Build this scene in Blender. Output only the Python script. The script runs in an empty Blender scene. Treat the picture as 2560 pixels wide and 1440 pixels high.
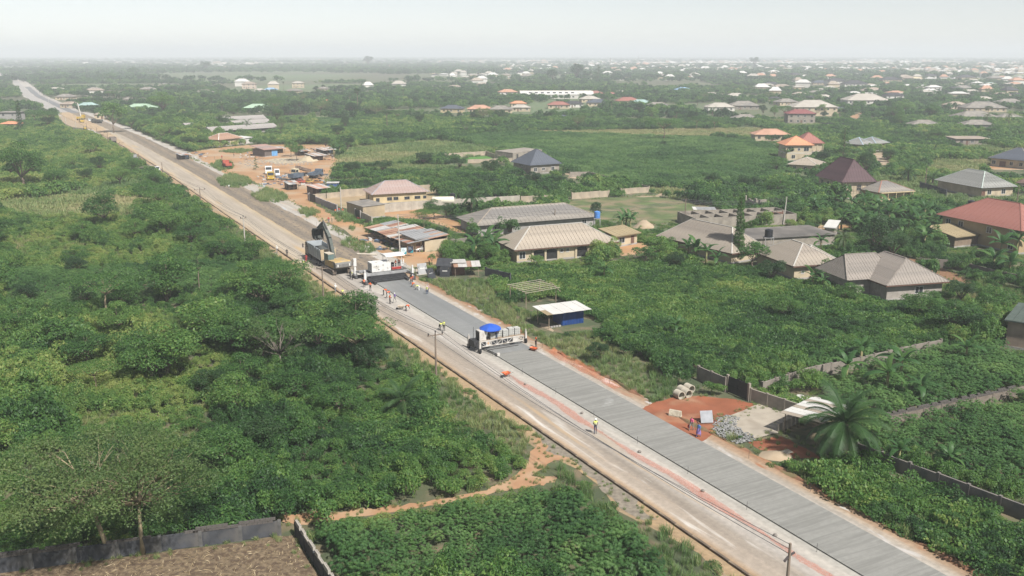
import bpy, bmesh, math, random
import numpy as np
from mathutils import Vector, Matrix

# ------------------------------------------------------------------ camera, sky, sun, exposure
sc = bpy.context.scene
F_PX, Y_HOR, CAM_H = 2330.0, 135.0, 43.0
TH = math.atan((720 - Y_HOR) / F_PX)
cam = bpy.data.cameras.new('camera')
cam_o = bpy.data.objects.new('camera', cam)
sc.collection.objects.link(cam_o)
cam.sensor_width = 36.0
cam.lens = F_PX / 2560 * 36
cam.clip_start, cam.clip_end = 1.0, 60000
cam_o.location = (0, 0, CAM_H)
cam_o.rotation_euler = (math.pi / 2 - TH, 0, 0)
sc.camera = cam_o

SUN_AZ, SUN_EL = math.radians(142), math.radians(50)      # clockwise from straight ahead
world = bpy.data.worlds.new('World'); sc.world = world; world.use_nodes = True
wn = world.node_tree
bg = wn.nodes['Background']
sky = wn.nodes.new('ShaderNodeTexSky')
sky.sky_type = 'NISHITA'; sky.sun_disc = False
sky.sun_elevation = SUN_EL; sky.sun_rotation = SUN_AZ
sky.air_density = 0.8; sky.dust_density = 0.3; sky.ozone_density = 0.3
hsv = wn.nodes.new('ShaderNodeHueSaturation'); hsv.inputs['Saturation'].default_value = 0.38      # hazy, nearly white sky
wn.links.new(sky.outputs[0], hsv.inputs['Color']); wn.links.new(hsv.outputs[0], bg.inputs[0])
bg.inputs[1].default_value = 0.061
sun = bpy.data.lights.new('sun', 'SUN'); sun.energy = 4.2; sun.angle = math.radians(2.0)
sun.color = (1.0, 0.965, 0.91)
sun_o = bpy.data.objects.new('sun', sun); sc.collection.objects.link(sun_o)
d = Vector((math.sin(SUN_AZ) * math.cos(SUN_EL), math.cos(SUN_AZ) * math.cos(SUN_EL), math.sin(SUN_EL)))
sun_o.rotation_euler = d.to_track_quat('Z', 'Y').to_euler()
sun_o.location = (0, 0, 200)
sc.view_settings.view_transform = 'Standard'; sc.view_settings.look = 'None'
sc.view_settings.exposure = 1.02; sc.view_settings.gamma = 1.0
sc.view_settings.use_curve_mapping = False
sc.render.engine = 'CYCLES'
cy = sc.cycles
cy.use_denoising = True
try: cy.denoiser = 'OPENIMAGEDENOISE'
except Exception: pass
cy.max_bounces = 6; cy.diffuse_bounces = 3; cy.glossy_bounces = 2; cy.transmission_bounces = 3
cy.volume_bounces = 1; cy.transparent_max_bounces = 8
cy.use_adaptive_sampling = True; cy.adaptive_threshold = 0.02
cy.caustics_reflective = False; cy.caustics_refractive = False
HAZE_DENSITY = 0.00028

# ------------------------------------------------------------------ survey: photograph pixel <-> level ground
def G(x, y, z=0.0):
    c, s = math.cos(TH), math.sin(TH)
    a = (x - 1280) / F_PX; b = -(y - 720) / F_PX
    t = (z - CAM_H) / (-s + c * b)
    return np.array([a * t, (c + s * b) * t])
def P(X, Y, Z=0.0):
    c, s = math.cos(TH), math.sin(TH)
    dz = Z - CAM_H
    dd = Y * c - dz * s; u = Y * s + dz * c
    return 1280 + F_PX * X / dd, 720 - F_PX * u / dd
def HT(x, yf, yt):
    X, Y = G(x, yf); lo, hi = 0.0, 120.0
    for _ in range(40):
        m = (lo + hi) / 2
        if P(X, Y, m)[1] > yt: lo = m
        else: hi = m
    return lo
AZ = math.radians(-28.3)
U = np.array([math.sin(AZ), math.cos(AZ)]); V = np.array([math.cos(AZ), -math.sin(AZ)])
O = np.array([0.4845, 105.6036])
RROT = -AZ
_os = np.array([-400., 300, 450, 650, 1030, 1740, 2600, 6000]); _oo = np.array([0., 0, -3.2, -13, -27, -30, -60, -200])
def off(s): return np.interp(s, _os, _oo)
def R(s, t):
    return O + U * s + V * (t + off(s))
def ST(X, Y):
    p0, p1 = X - O[0], Y - O[1]
    s = p0 * U[0] + p1 * U[1]; t = p0 * V[0] + p1 * V[1]
    return s, t - off(s)

# ------------------------------------------------------------------ materials
MATS = {}
def _nodes(name):
    m = bpy.data.materials.new(name); m.use_nodes = True
    nt = m.node_tree
    return m, nt, nt.nodes['Principled BSDF']
def N(nt, t, **kw):
    n = nt.nodes.new(t)
    for k, v in kw.items(): setattr(n, k, v)
    return n
def rgb(c): return (c[0], c[1], c[2], 1.0)
def mixc(nt, fac, a, b):
    n = N(nt, 'ShaderNodeMix', data_type='RGBA')
    for i, v in ((0, fac), (6, a), (7, b)):
        if hasattr(v, 'is_linked') or hasattr(v, 'links'): nt.links.new(v, n.inputs[i])
        elif i == 0: n.inputs[0].default_value = v
        else: n.inputs[i].default_value = rgb(v)
    return n.outputs[2]
def ramp(nt, src, stops):
    n = N(nt, 'ShaderNodeValToRGB')
    el = n.color_ramp.elements
    while len(el) < len(stops): el.new(0.5)
    for e, (p, c) in zip(el, stops):
        e.position = p; e.color = rgb(c) if not isinstance(c, (int, float)) else (c, c, c, 1)
    nt.links.new(src, n.inputs[0])
    return n.outputs[0]
def noise(nt, scale, detail=4, vec=None, dist=0.0):
    n = N(nt, 'ShaderNodeTexNoise'); n.inputs['Scale'].default_value = scale
    n.inputs['Detail'].default_value = detail; n.inputs['Distortion'].default_value = dist
    if vec is not None: nt.links.new(vec, n.inputs['Vector'])
    return n.outputs[0]
def objco(nt, scale=(1, 1, 1)):
    tc = N(nt, 'ShaderNodeTexCoord'); mp = N(nt, 'ShaderNodeMapping')
    mp.inputs['Scale'].default_value = scale
    nt.links.new(tc.outputs['Object'], mp.inputs[0])
    return mp.outputs[0]
def mat(name, col, rough=0.8, var=0.18, scale=1.2, col2=None, metal=0.0, grain=0.0, thr=(0.42, 0.62), stretch=(1, 1, 1), spec=0.3):
    """plain weathered surface: base colour broken up by two noises (mottling and, with col2, blotches of another colour)"""
    if name in MATS: return MATS[name]
    m, nt, b = _nodes(name); col = tuple(c * .88 for c in col); col2 = None if col2 is None else tuple(c * .88 for c in col2)
    v = objco(nt, stretch)
    lo = tuple(c * (1 - var) for c in col); hi = tuple(min(1, c * (1 + var)) for c in col)
    out = mixc(nt, ramp(nt, noise(nt, scale, 6, v), [(0.3, 0.0), (0.7, 1.0)]), lo, hi)
    if col2 is not None:
        out = mixc(nt, ramp(nt, noise(nt, scale * 0.6, 8, v, 0.4), [(thr[0], 0.0), (thr[1], 1.0)]), out, col2)
    nt.links.new(out, b.inputs['Base Color'])
    b.inputs['Roughness'].default_value = rough; b.inputs['Metallic'].default_value = metal
    b.inputs['Specular IOR Level'].default_value = spec
    if grain:
        bp = N(nt, 'ShaderNodeBump'); bp.inputs['Strength'].default_value = grain; bp.inputs['Distance'].default_value = 0.05
        nt.links.new(noise(nt, scale * 8, 5, v), bp.inputs['Height']); nt.links.new(bp.outputs[0], b.inputs['Normal'])
    MATS[name] = m
    return m
def leaf_mat(name, stops, transl=0.5, spread=0.42, inst=True, tint=0.5):
    """foliage: colour runs through stops by the plant's own tint and, less, from leaf to leaf"""
    if name in MATS: return MATS[name]
    m, nt, b = _nodes(name)
    geo = N(nt, 'ShaderNodeNewGeometry')
    mul = N(nt, 'ShaderNodeMath', operation='MULTIPLY_ADD')
    nt.links.new(geo.outputs['Random Per Island'], mul.inputs[0])
    mul.inputs[1].default_value = spread
    if inst:
        at = N(nt, 'ShaderNodeAttribute', attribute_type='INSTANCER', attribute_name='tint')
        sub = N(nt, 'ShaderNodeMath', operation='SUBTRACT'); nt.links.new(at.outputs['Fac'], sub.inputs[0]); sub.inputs[1].default_value = spread / 2
        nt.links.new(sub.outputs[0], mul.inputs[2])
    else:
        oi = N(nt, 'ShaderNodeObjectInfo')
        m2 = N(nt, 'ShaderNodeMath', operation='MULTIPLY_ADD'); nt.links.new(oi.outputs['Random'], m2.inputs[0])
        m2.inputs[1].default_value = 0.3; m2.inputs[2].default_value = tint - 0.15 - spread / 2
        nt.links.new(m2.outputs[0], mul.inputs[2])
    col = ramp(nt, mul.outputs[0], stops)
    nt.links.new(col, b.inputs['Base Color'])
    b.inputs['Roughness'].default_value = 0.5; b.inputs['Specular IOR Level'].default_value = 0.28
    tr = N(nt, 'ShaderNodeBsdfTranslucent')
    mx = N(nt, 'ShaderNodeMixShader'); mx.inputs[0].default_value = transl
    hs = N(nt, 'ShaderNodeHueSaturation'); hs.inputs['Value'].default_value = 1.55; nt.links.new(col, hs.inputs['Color'])
    nt.links.new(hs.outputs[0], tr.inputs[0])
    nt.links.new(b.outputs[0], mx.inputs[1]); nt.links.new(tr.outputs[0], mx.inputs[2])
    nt.links.new(mx.outputs[0], nt.nodes['Material Output'].inputs[0])
    MATS[name] = m
    return m

GREENS = [(0.0, (.017, .046, .019)), (0.3, (.041, .102, .030)), (0.55, (.080, .170, .042)), (0.78, (.145, .235, .058)), (1.0, (.25, .29, .09))]
CASSAVA = [(0.0, (.022, .060, .024)), (0.4, (.060, .135, .042)), (0.7, (.105, .195, .06)), (1.0, (.17, .26, .085))]
STRAW = [(0.0, (.055, .12, .035)), (0.35, (.13, .20, .06)), (0.65, (.25, .25, .11)), (1.0, (.36, .30, .17))]
BANANA = [(0.0, (.02, .055, .02)), (0.5, (.045, .11, .032)), (0.85, (.11, .19, .045)), (1.0, (.26, .30, .08))]
DARKS = [(0.0, (.014, .034, .018)), (0.5, (.032, .075, .027)), (1.0, (.07, .13, .038))]
OLIVE = [(0.0, (.045, .085, .030)), (0.5, (.095, .155, .050)), (1.0, (.18, .22, .085))]

# ------------------------------------------------------------------ mesh builder
COL = sc.collection
class MB:
    def __init__(s): s.v = []; s.f = []; s.m = []
    def add(s, vs, fs, mi=0):
        k = len(s.v); s.v += [tuple(float(c) for c in p) for p in vs]; s.f += [tuple(i + k for i in f) for f in fs]; s.m += [mi] * len(fs)
        return s
    def box(s, x0, x1, y0, y1, z0, z1, mi=0, M=None):
        vs = [Vector((x, y, z)) for z in (z0, z1) for y in (y0, y1) for x in (x0, x1)]
        if M is not None: vs = [M @ p for p in vs]
        return s.add(vs, [(0, 2, 3, 1), (4, 5, 7, 6), (0, 1, 5, 4), (1, 3, 7, 5), (3, 2, 6, 7), (2, 0, 4, 6)], mi)
    def beam(s, a, b, w, h=None, mi=0):
        """square bar from a to b"""
        h = h or w; a = Vector(a); b = Vector(b); dd = b - a; L = dd.length
        q = dd.to_track_quat('Y', 'Z').to_matrix().to_4x4(); q.translation = a
        return s.box(-w / 2, w / 2, 0, L, -h / 2, h / 2, mi, q)
    def tube(s, pts, rad, n=8, mi=0, cap=True):
        pts = [Vector(p) for p in pts]
        if isinstance(rad, (int, float)): rad = [rad] * len(pts)
        k = len(s.v); up = Vector((0, 0, 1)); prev = None
        for i, p in enumerate(pts):
            t = (pts[min(i + 1, len(pts) - 1)] - pts[max(i - 1, 0)])
            t = t.normalized() if t.length > 1e-9 else Vector((0, 0, 1))
            r = prev if prev is not None else (up if abs(t.z) < 0.95 else Vector((1, 0, 0)))
            x = (r - t * r.dot(t)); x = x.normalized() if x.length > 1e-6 else t.orthogonal().normalized()
            prev = x; y = t.cross(x)
            for j in range(n):
                a = 2 * math.pi * j / n
                s.v.append(tuple(p + (x * math.cos(a) + y * math.sin(a)) * rad[i]))
        for i in range(len(pts) - 1):
            for j in range(n):
                s.f.append((k + i * n + j, k + i * n + (j + 1) % n, k + (i + 1) * n + (j + 1) % n, k + (i + 1) * n + j)); s.m.append(mi)
        if cap:
            s.f.append(tuple(k + j for j in range(n - 1, -1, -1))); s.m.append(mi)
            s.f.append(tuple(k + (len(pts) - 1) * n + j for j in range(n))); s.m.append(mi)
        return s
    def cyl(s, a, b, r0, r1=None, n=12, mi=0): return s.tube([a, b], [r0, r0 if r1 is None else r1], n, mi)
    def prism(s, prof, x0, x1, mi=0, axis='x', M=None):
        """profile (y,z) swept along x"""
        n = len(prof)
        vs = [Vector((x0, p[0], p[1])) for p in prof] + [Vector((x1, p[0], p[1])) for p in prof]
        if M is not None: vs = [M @ p for p in vs]
        return s.add(vs, [tuple(range(n - 1, -1, -1)), tuple(range(n, 2 * n))] + [(i, (i + 1) % n, n + (i + 1) % n, n + i) for i in range(n)], mi)
    def dome(s, c, rx, ry, rz, n=12, m=5, mi=0, full=False):
        k = len(s.v); lo = -math.pi / 2 if full else 0
        for i in range(m + 1):
            e = lo + (math.pi / 2 - lo) * i / m
            for j in range(n):
                a = 2 * math.pi * j / n
                s.v.append((c[0] + rx * math.cos(e) * math.cos(a), c[1] + ry * math.cos(e) * math.sin(a), c[2] + rz * math.sin(e)))
        for i in range(m):
            for j in range(n):
                s.f.append((k + i * n + j, k + i * n + (j + 1) % n, k + (i + 1) * n + (j + 1) % n, k + (i + 1) * n + j)); s.m.append(mi)
        return s
    def mesh(s, name, mats, smooth=False):
        me = bpy.data.meshes.new(name); me.from_pydata(s.v, [], s.f)
        for x in (mats if isinstance(mats, (list, tuple)) else [mats]): me.materials.append(x)
        if any(s.m): me.polygons.foreach_set('material_index', s.m)
        if smooth: me.polygons.foreach_set('use_smooth', [True] * len(s.f))
        me.update(); return me
    def build(s, name, mats, parent=None, smooth=False, loc=None, rz=None):
        return put(name, s.mesh(name, mats, smooth), parent, loc, rz)
def put(name, me, parent=None, loc=None, rz=None, sc_=None):
    o = bpy.data.objects.new(name, me); COL.objects.link(o); o.parent = parent
    if loc is not None: o.location = loc if len(loc) == 3 else (loc[0], loc[1], 0)
    if rz is not None: o.rotation_euler[2] = rz
    if sc_ is not None: o.scale = (sc_,) * 3 if isinstance(sc_, (int, float)) else sc_
    return o
def tag(o, label=None, cat=None, group=None, kind=None):
    for k, x in (('label', label), ('category', cat), ('group', group), ('kind', kind)):
        if x: o[k] = x
    return o
def thing(name, label, cat, loc=(0, 0, 0), rz=0.0, group=None, sc_=None):
    if cat in ('house', 'power pole', 'wall', 'warehouse', 'shop', 'shed', 'gate'): MARKS.append((loc[0], loc[1], label))
    return tag(put(name, None, None, loc, rz, sc_), label, cat, group)
MARKS = []; SAID = set()
def beside(w, adj):
    """a label that ties a thing to the nearest landmark not yet used that way"""
    for x, y, lb in sorted(MARKS, key=lambda q: (q[0] - w[0]) ** 2 + (q[1] - w[1]) ** 2):
        t = f'{adj} near the {lb}'
        if t not in SAID and len(t.split()) <= 16: SAID.add(t); return t
def copy_tree(o, parent=None):
    c = o.copy(); COL.objects.link(c); c.parent = parent
    for ch in list(o.children): copy_tree(ch, c)
    return c
def fast_mesh(name, verts, faces4, mats, mi=None, smooth=False):
    """numpy quads -> mesh"""
    me = bpy.data.meshes.new(name); nv, nf = len(verts), len(faces4); w = faces4.shape[1]
    me.vertices.add(nv); me.vertices.foreach_set('co', np.ascontiguousarray(verts, dtype=np.float32).ravel())
    me.loops.add(nf * w); me.loops.foreach_set('vertex_index', np.ascontiguousarray(faces4, dtype=np.int32).ravel())
    me.polygons.add(nf); me.polygons.foreach_set('loop_start', np.arange(0, nf * w, w, dtype=np.int32))
    try: me.polygons.foreach_set('loop_total', np.full(nf, w, dtype=np.int32))
    except Exception: pass
    for x in (mats if isinstance(mats, (list, tuple)) else [mats]): me.materials.append(x)
    if mi is not None: me.polygons.foreach_set('material_index', np.ascontiguousarray(mi, dtype=np.int32))
    me.update(calc_edges=True); me.validate()
    return me
rng = np.random.default_rng(7)
random.seed(7)
KEEP = []          # footprints plants stay out of: (cx, cy, ux, uy, half_u, half_v)
def keep(c, ang, hu, hv): KEEP.append((c[0], c[1], math.cos(ang), math.sin(ang), hu, hv))
def keepoly(px): KEEPP.append(np.array([G(*p) for p in px]))
KEEPP = []
def inpoly(poly, X, Y):
    inside = np.zeros(len(X), bool); n = len(poly); j = n - 1
    for i in range(n):
        xi, yi = poly[i]; xj, yj = poly[j]
        c = ((yi > Y) != (yj > Y)) & (X < (xj - xi) * (Y - yi) / (yj - yi + 1e-12) + xi)
        inside ^= c; j = i
    return inside
# ------------------------------------------------------------------ the ground and the road
def struct(o, label=None): o['kind'] = 'structure'; return o
m, nt, b = _nodes('ground_soil')
v = objco(nt)
n1 = noise(nt, 0.012, 8, v, 0.3); n2 = noise(nt, 0.11, 8, v); n3 = noise(nt, 0.0016, 6, v, 0.5)
c1 = mixc(nt, ramp(nt, n2, [(0.35, 0.), (0.65, 1.)]), (.035, .05, .022), (.07, .075, .035))
c2 = mixc(nt, ramp(nt, n1, [(0.5, 0.), (0.72, 1.)]), c1, (.10, .125, .05))
c3 = mixc(nt, ramp(nt, n3, [(0.45, 0.), (0.6, 1.)]), c2, (.07, .12, .045))
c3 = mixc(nt, ramp(nt, noise(nt, .35, 8, v, .4), [(.5, 0.), (.66, 1.)]), c3, (.13, .10, .06)); nt.links.new(c3, b.inputs['Base Color']); b.inputs['Roughness'].default_value = 0.95
MATS['ground_soil'] = m
g = MB(); ring = [60, 200, 600, 1500, 4000, 12000, 30000]
g.add([(-30000, -3000, 0), (30000, -3000, 0), (30000, 30000, 0), (-30000, 30000, 0)], [(0, 1, 2, 3)])
struct(g.build('ground', m))
# far hills under the horizon at the right
h = MB(); nx, ny = 90, 14
for j in range(ny):
    for i in range(nx):
        X = -9000 + 19000 * i / (nx - 1); Y = 13500 + 4500 * j / (ny - 1)
        e = max(0, math.sin(math.pi * j / (ny - 1))) ** 0.7
        r = max(0, (X + 1500) / 6000); r = min(1, r)
        z = e * r * (58 + 18 * math.sin(X * .0011) + 12 * math.sin(X * .0031 + 1) + 6 * math.sin(X * .0083 + j))
        h.v.append((X, Y, z - 0.5))
for j in range(ny - 1):
    for i in range(nx - 1): h.f.append((j * nx + i, j * nx + i + 1, (j + 1) * nx + i + 1, (j + 1) * nx + i)); h.m.append(0)
struct(h.build('hills', mat('hill_green', (.05, .09, .05), var=.3, scale=.002), smooth=True))

def strip(name, t0, t1, s0, s1, z, material, step=6.0, wob=0.0, thick=0.0, wfreq=0.35, seed=0):
    """a band of the road lying along it, local x = across, local y = along; wob roughens its edges"""
    r = random.Random(seed); n = max(2, int((s1 - s0) / step) + 1); mb = MB()
    ph = r.random() * 9
    for i in range(n):
        s = s0 + (s1 - s0) * i / (n - 1); o_ = off(s)
        w0 = wob * (math.sin(s * wfreq + ph) + .6 * math.sin(s * wfreq * 2.7 + ph * 2) + r.uniform(-.7, .7)) * .5
        w1 = wob * (math.sin(s * wfreq * 1.2 + ph * 3) + .6 * math.sin(s * wfreq * 3.1 + ph) + r.uniform(-.7, .7)) * .5
        a = (t0(s) if callable(t0) else t0) + w0 + o_; c = (t1(s) if callable(t1) else t1) + w1 + o_
        mb.v += [(a, s, z), (c, s, z)]
        if thick: mb.v += [(a, s, z - thick), (c, s, z - thick)]
    w = 4 if thick else 2
    for i in range(n - 1):
        k = i * w; q = k + w
        mb.f.append((k, k + 1, q + 1, q)); mb.m.append(0)
        if thick:
            mb.f += [(k + 2, k, q, q + 2), (k + 1, k + 3, q + 3, q + 1)]; mb.m += [0, 0]
    if thick:
        mb.f += [(0, 2, 3, 1), ((n - 1) * 4, (n - 1) * 4 + 1, (n - 1) * 4 + 3, (n - 1) * 4 + 2)]; mb.m += [0, 0]
    o = mb.build(name, material, None, loc=(O[0], O[1], 0), rz=RROT)
    return struct(o)

def road_mat(name, stops, t0, t1, streak=0.5, blotch=None, grainy=0.12, band=None, rough=0.85, lgk=1.0):
    """surface whose colour runs across the road (tyre tracks, dusty edges), streaked along it"""
    m, nt, b = _nodes(name)
    tc = N(nt, 'ShaderNodeTexCoord'); sx = N(nt, 'ShaderNodeSeparateXYZ'); nt.links.new(tc.outputs['Object'], sx.inputs[0])
    v1 = objco(nt, (1.0, 0.05, 1)); v2 = objco(nt, (1, 1, 1))
    nn = noise(nt, 1.6, 6, v1, 0.3)
    a = N(nt, 'ShaderNodeMath', operation='MULTIPLY_ADD'); nt.links.new(nn, a.inputs[0]); a.inputs[1].default_value = streak; 
    bb = N(nt, 'ShaderNodeMath', operation='SUBTRACT'); nt.links.new(sx.outputs[0], bb.inputs[0]); bb.inputs[1].default_value = streak * .5
    nt.links.new(bb.outputs[0], a.inputs[2])
    mr = N(nt, 'ShaderNodeMapRange'); nt.links.new(a.outputs[0], mr.inputs[0]); mr.inputs[1].default_value = t0; mr.inputs[2].default_value = t1
    col = ramp(nt, mr.outputs[0], stops)
    fine = ramp(nt, noise(nt, 2.2, 8, v2), [(0.3, .89 * (1 - grainy)), (0.7, .89 * (1 + grainy))])
    mm = N(nt, 'ShaderNodeMix', data_type='RGBA', blend_type='MULTIPLY'); mm.inputs[0].default_value = 1
    nt.links.new(col, mm.inputs[6]); nt.links.new(fine, mm.inputs[7]); col = mm.outputs[2]
    lg = ramp(nt, noise(nt, 0.9, 5, v1), [(0.35, 1 - .14 * lgk), (0.65, 1 + .1 * lgk)])
    mm = N(nt, 'ShaderNodeMix', data_type='RGBA', blend_type='MULTIPLY'); mm.inputs[0].default_value = 1
    nt.links.new(col, mm.inputs[6]); nt.links.new(lg, mm.inputs[7]); col = mm.outputs[2]
    for c2, scl, lo, hi, st in (blotch or []):
        col = mixc(nt, ramp(nt, noise(nt, scl, 8, objco(nt, st), 0.5), [(lo, 0.), (hi, 1.)]), col, c2)
    if band:     # transverse tined bands
        c2, freq, amount = band
        w = N(nt, 'ShaderNodeTexNoise'); w.inputs['Scale'].default_value = freq; w.inputs['Detail'].default_value = 5
        nt.links.new(objco(nt, (0.05, 1, 1)), w.inputs['Vector']); w.inputs['Distortion'].default_value = .6
        col = mixc(nt, ramp(nt, w.outputs[0], [(0.40, 0.), (0.62, amount)]), col, c2)
    nt.links.new(col, b.inputs['Base Color']); b.inputs['Roughness'].default_value = rough; b.inputs['Specular IOR Level'].default_value = .25
    MATS[name] = m; return m
lane_m = road_mat('lane_concrete', [(0.0, (0.302, 0.210, 0.128)), (0.10, (0.331, 0.280, 0.228)), (0.2, (0.287, 0.241, 0.195)), (0.42, (0.244, 0.210, 0.174)), (0.58, (0.359, 0.329, 0.295)), (0.68, (0.309, 0.280, 0.249)), (0.86, (0.373, 0.343, 0.302)), (1.0, (0.337, 0.322, 0.289))],
                  1.0, 9.0, .7, [((0.441, 0.415, 0.379), .8, .60, .72, (1, .10, 1)), ((0.318, 0.235, 0.148), .5, .62, .76, (1, .06, 1))])
slab_m = road_mat('tined_concrete', [(0.0, (0.24, 0.236, 0.218)), (0.06, (0.222, 0.219, 0.202)), (1.0, (0.226, 0.223, 0.206))], 9, 15.2, .2, [((0.28, 0.28, 0.266), .12, .70, .74, (1, 1, 1))], .07, ((0.140, 0.138, 0.127), 2.6, 0.7), rough=.75, lgk=.15)
wet_m = road_mat('fresh_concrete', [(0.0, (0.21, 0.21, 0.203)), (1.0, (0.178, 0.183, 0.182))], 9, 15.2, .2, None, .05, ((0.147, 0.15, 0.147), .9, 0.6), rough=.55)
old_m = road_mat('scarified_asphalt', [(0.0, (.215, .175, .13)), (0.25, (.165, .138, .108)), (0.5, (.235, .185, .13)), (0.75, (.165, .138, .108)), (1.0, (.25, .20, .145))], 9, 17.3, 1.2,
                 [((0.07, 0.066, 0.063), 2.2, .55, .66, (.8, .25, 1)), ((0.224, 0.175, 0.119), .4, .62, .75, (1, .2, 1))], .2)
farlane_m = road_mat('dusty_lane', [(0.0, (0.363, 0.266, 0.166)), (0.15, (0.378, 0.315, 0.240)), (0.3, (0.318, 0.273, 0.216)), (0.7, (0.318, 0.273, 0.222)), (0.9, (0.348, 0.287, 0.203)), (1.0, (0.378, 0.280, 0.166))], 0.6, 9.2, 1.0,
                    [((0.363, 0.259, 0.142), .25, .60, .72, (1, .12, 1))], .1)
shoulder_m = road_mat('dusty_shoulder', [(0.0, (0.35, 0.322, 0.287)), (0.35, (0.329, 0.287, 0.238)), (0.6, (0.308, 0.224, 0.154)), (1.0, (0.252, 0.133, 0.07))], 15, 18.3, 1.3,
                      [((0.371, 0.35, 0.329), .6, .58, .68, (1, .4, 1)), ((0.252, 0.119, 0.063), .5, .62, .72, (1, .3, 1))], .15)
pale_m = road_mat('pale_shoulder', [(0.0, (0.378, 0.35, 0.315)), (0.5, (0.336, 0.308, 0.266)), (1.0, (0.322, 0.259, 0.189))], 17, 24, 1.6, [((0.322, 0.21, 0.126), .3, .58, .72, (1, .4, 1))], .14)
verge_m = road_mat('tan_verge', [(0.0, (0.231, 0.175, 0.112)), (0.5, (0.308, 0.217, 0.126)), (1.0, (0.322, 0.231, 0.14))], -2.5, 0.7, .8, [((0.238, 0.224, 0.196), .35, .60, .70, (1, .4, 1))], .16)
strip('roadbed', -1.4, 17.6, -70, 470, 0.008, verge_m, 5, 1.0, seed=1)
strip('roadbed', -2.2, 19, 465, 3200, 0.008, pale_m, 25, 2.0, seed=2)
strip('road_lane', 0.9, 9.0, -70, 92, 0.16, lane_m, 6, 0.0, thick=.15, seed=3)
strip('road_lane', 0.6, 9.1, 92, 700, 0.14, farlane_m, 6, 0.25, thick=.13, seed=4)
strip('concrete_slab', 9.0, 15.2, -70, 23.0, 0.30, slab_m, 6, 0, thick=.29, seed=5)
strip('concrete_slab', 9.0, 15.2, 23.0, 73.0, 0.302, wet_m, 6, 0, thick=.29, seed=6)
strip('old_carriageway', 9.1, 17.3, 73.0, 700, 0.05, old_m, 6, 0.3, thick=.04, seed=7)
strip('road_shoulder', 14.4, 18.3, -70, 80, 0.10, shoulder_m, 2.0, 0.9, thick=.09, seed=8)
strip('road_shoulder', 17.2, lambda s: 21.5 + 1.5 * math.sin(s * .04), 76, 700, 0.03, pale_m, 5, 1.2, seed=9)
m_far = mat('far_road_dust', (0.322, 0.301, 0.28), var=.12, scale=.4)
strip('road_lane', -.8, 7.5, 690, 3200, 0.06, m_far, 20, .8, seed=10)
strip('old_carriageway', 8.3, 14.6, 690, 1350, 0.07, mat('far_asphalt', (.16, .16, .16), var=.15, scale=.3), 20, .5, seed=11)
strip('old_carriageway', 15.0, 17.2, 690, 1350, 0.065, m_far, 20, .5, seed=12)
k_m = mat('kerb_stained', (.11, .085, .065), var=.4, scale=1.5, col2=(.26, .20, .14), stretch=(1, .3, 1))
kb = MB()
for i in range(64):      # the kerb in cast lengths with open joints
    s = -60 + i * 2.5
    if 8.5 < s < 11: continue
    kb.box(.62 + .03 * math.sin(i * 2.1), .86 + .03 * math.sin(i * 2.1), s + .03, s + 2.47, 0, .24 + .02 * math.sin(i * 5))
kerb = MB().box(.60, .84, 0, 2.44, 0, .25).mesh('kerb', k_m)
kr = struct(put('kerb_line', None, None, (O[0], O[1], 0), RROT))
for i in range(70):
    s = -60 + i * 2.5 + .03
    put('kerb', kerb, kr, (off(s) + random.uniform(-.03, .03), s, random.uniform(-.02, .02)), random.uniform(-.006, .006))
kr2 = strip('kerb_line', .45, .75, 116, 420, .2, k_m, 4, .1, thick=.19, seed=14)

# irregular sheets of bare earth, sand, water, each outlined on the level ground
def sheet(name, pts, z, material, rough=1.0, sub=5, seed=0, world_pts=False, kind='structure'):
    r = random.Random(seed); g_ = [np.array(p, float) if world_pts else G(*p) for p in pts]; out = []
    for i, a in enumerate(g_):
        c = g_[(i + 1) % len(g_)]
        for k in range(sub):
            q = a + (c - a) * k / sub
            L = np.linalg.norm(c - a) / sub
            q = q + np.array([r.uniform(-1, 1), r.uniform(-1, 1)]) * min(rough, L * .35)
            out.append(q)
    mb = MB(); mb.add([(q[0], q[1], z) for q in out], [tuple(range(len(out)))])
    if mb.f:
        a_ = sum(out[i][0] * out[(i + 1) % len(out)][1] - out[(i + 1) % len(out)][0] * out[i][1] for i in range(len(out)))
        if a_ < 0: mb.f = [tuple(reversed(mb.f[0]))]
    o = mb.build(name, material); o['kind'] = kind
    return o
red = mat('laterite', (0.23, 0.080, 0.040), var=.22, scale=.35, col2=(0.328, 0.195, 0.117), thr=(.55, .75))
orange = mat('orange_earth', (.34, .195, .098), var=.2, scale=.12, col2=(.35, .265, .18), thr=(.46, .66))
path_m = mat('path_earth', (0.343, 0.195, 0.109), var=.14, scale=.4, col2=(0.374, 0.257, 0.164), thr=(.5, .7))
tan_m = mat('tan_earth', (0.328, 0.257, 0.179), var=.15, scale=.3, col2=(0.281, 0.195, 0.117), thr=(.5, .7))
straw_m = mat('straw_litter', (.155, .115, .072), var=.4, scale=3.2, col2=(.085, .058, .038), thr=(.44, .60))
apron_m = mat('apron_concrete', (0.328, 0.289, 0.234), var=.16, scale=.5, col2=(0.257, 0.218, 0.172), thr=(.5, .68))
lawn_m = mat('short_grass', (.085, .115, .04), var=.35, scale=.22, col2=(.19, .155, .09), thr=(.44, .62), grain=.8)
EARTH = {}
def earth(name, pts, z, m_, **k):
    o = sheet(name, pts, z, m_, **k); KEEPP.append(np.array([G(*p) for p in pts])); return o
earth('earth_yard', [(455, 385), (520, 372), (620, 362), (830, 362), (842, 400), (822, 440), (800, 470), (780, 500), (850, 548), (905, 560), (945, 590), (985, 630), (1105, 628), (1120, 655), (1040, 668), (1000, 690), (960, 672), (860, 590), (760, 520), (660, 470), (600, 440), (520, 415)], .018, orange, rough=2.0, sub=6, seed=3)
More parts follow.
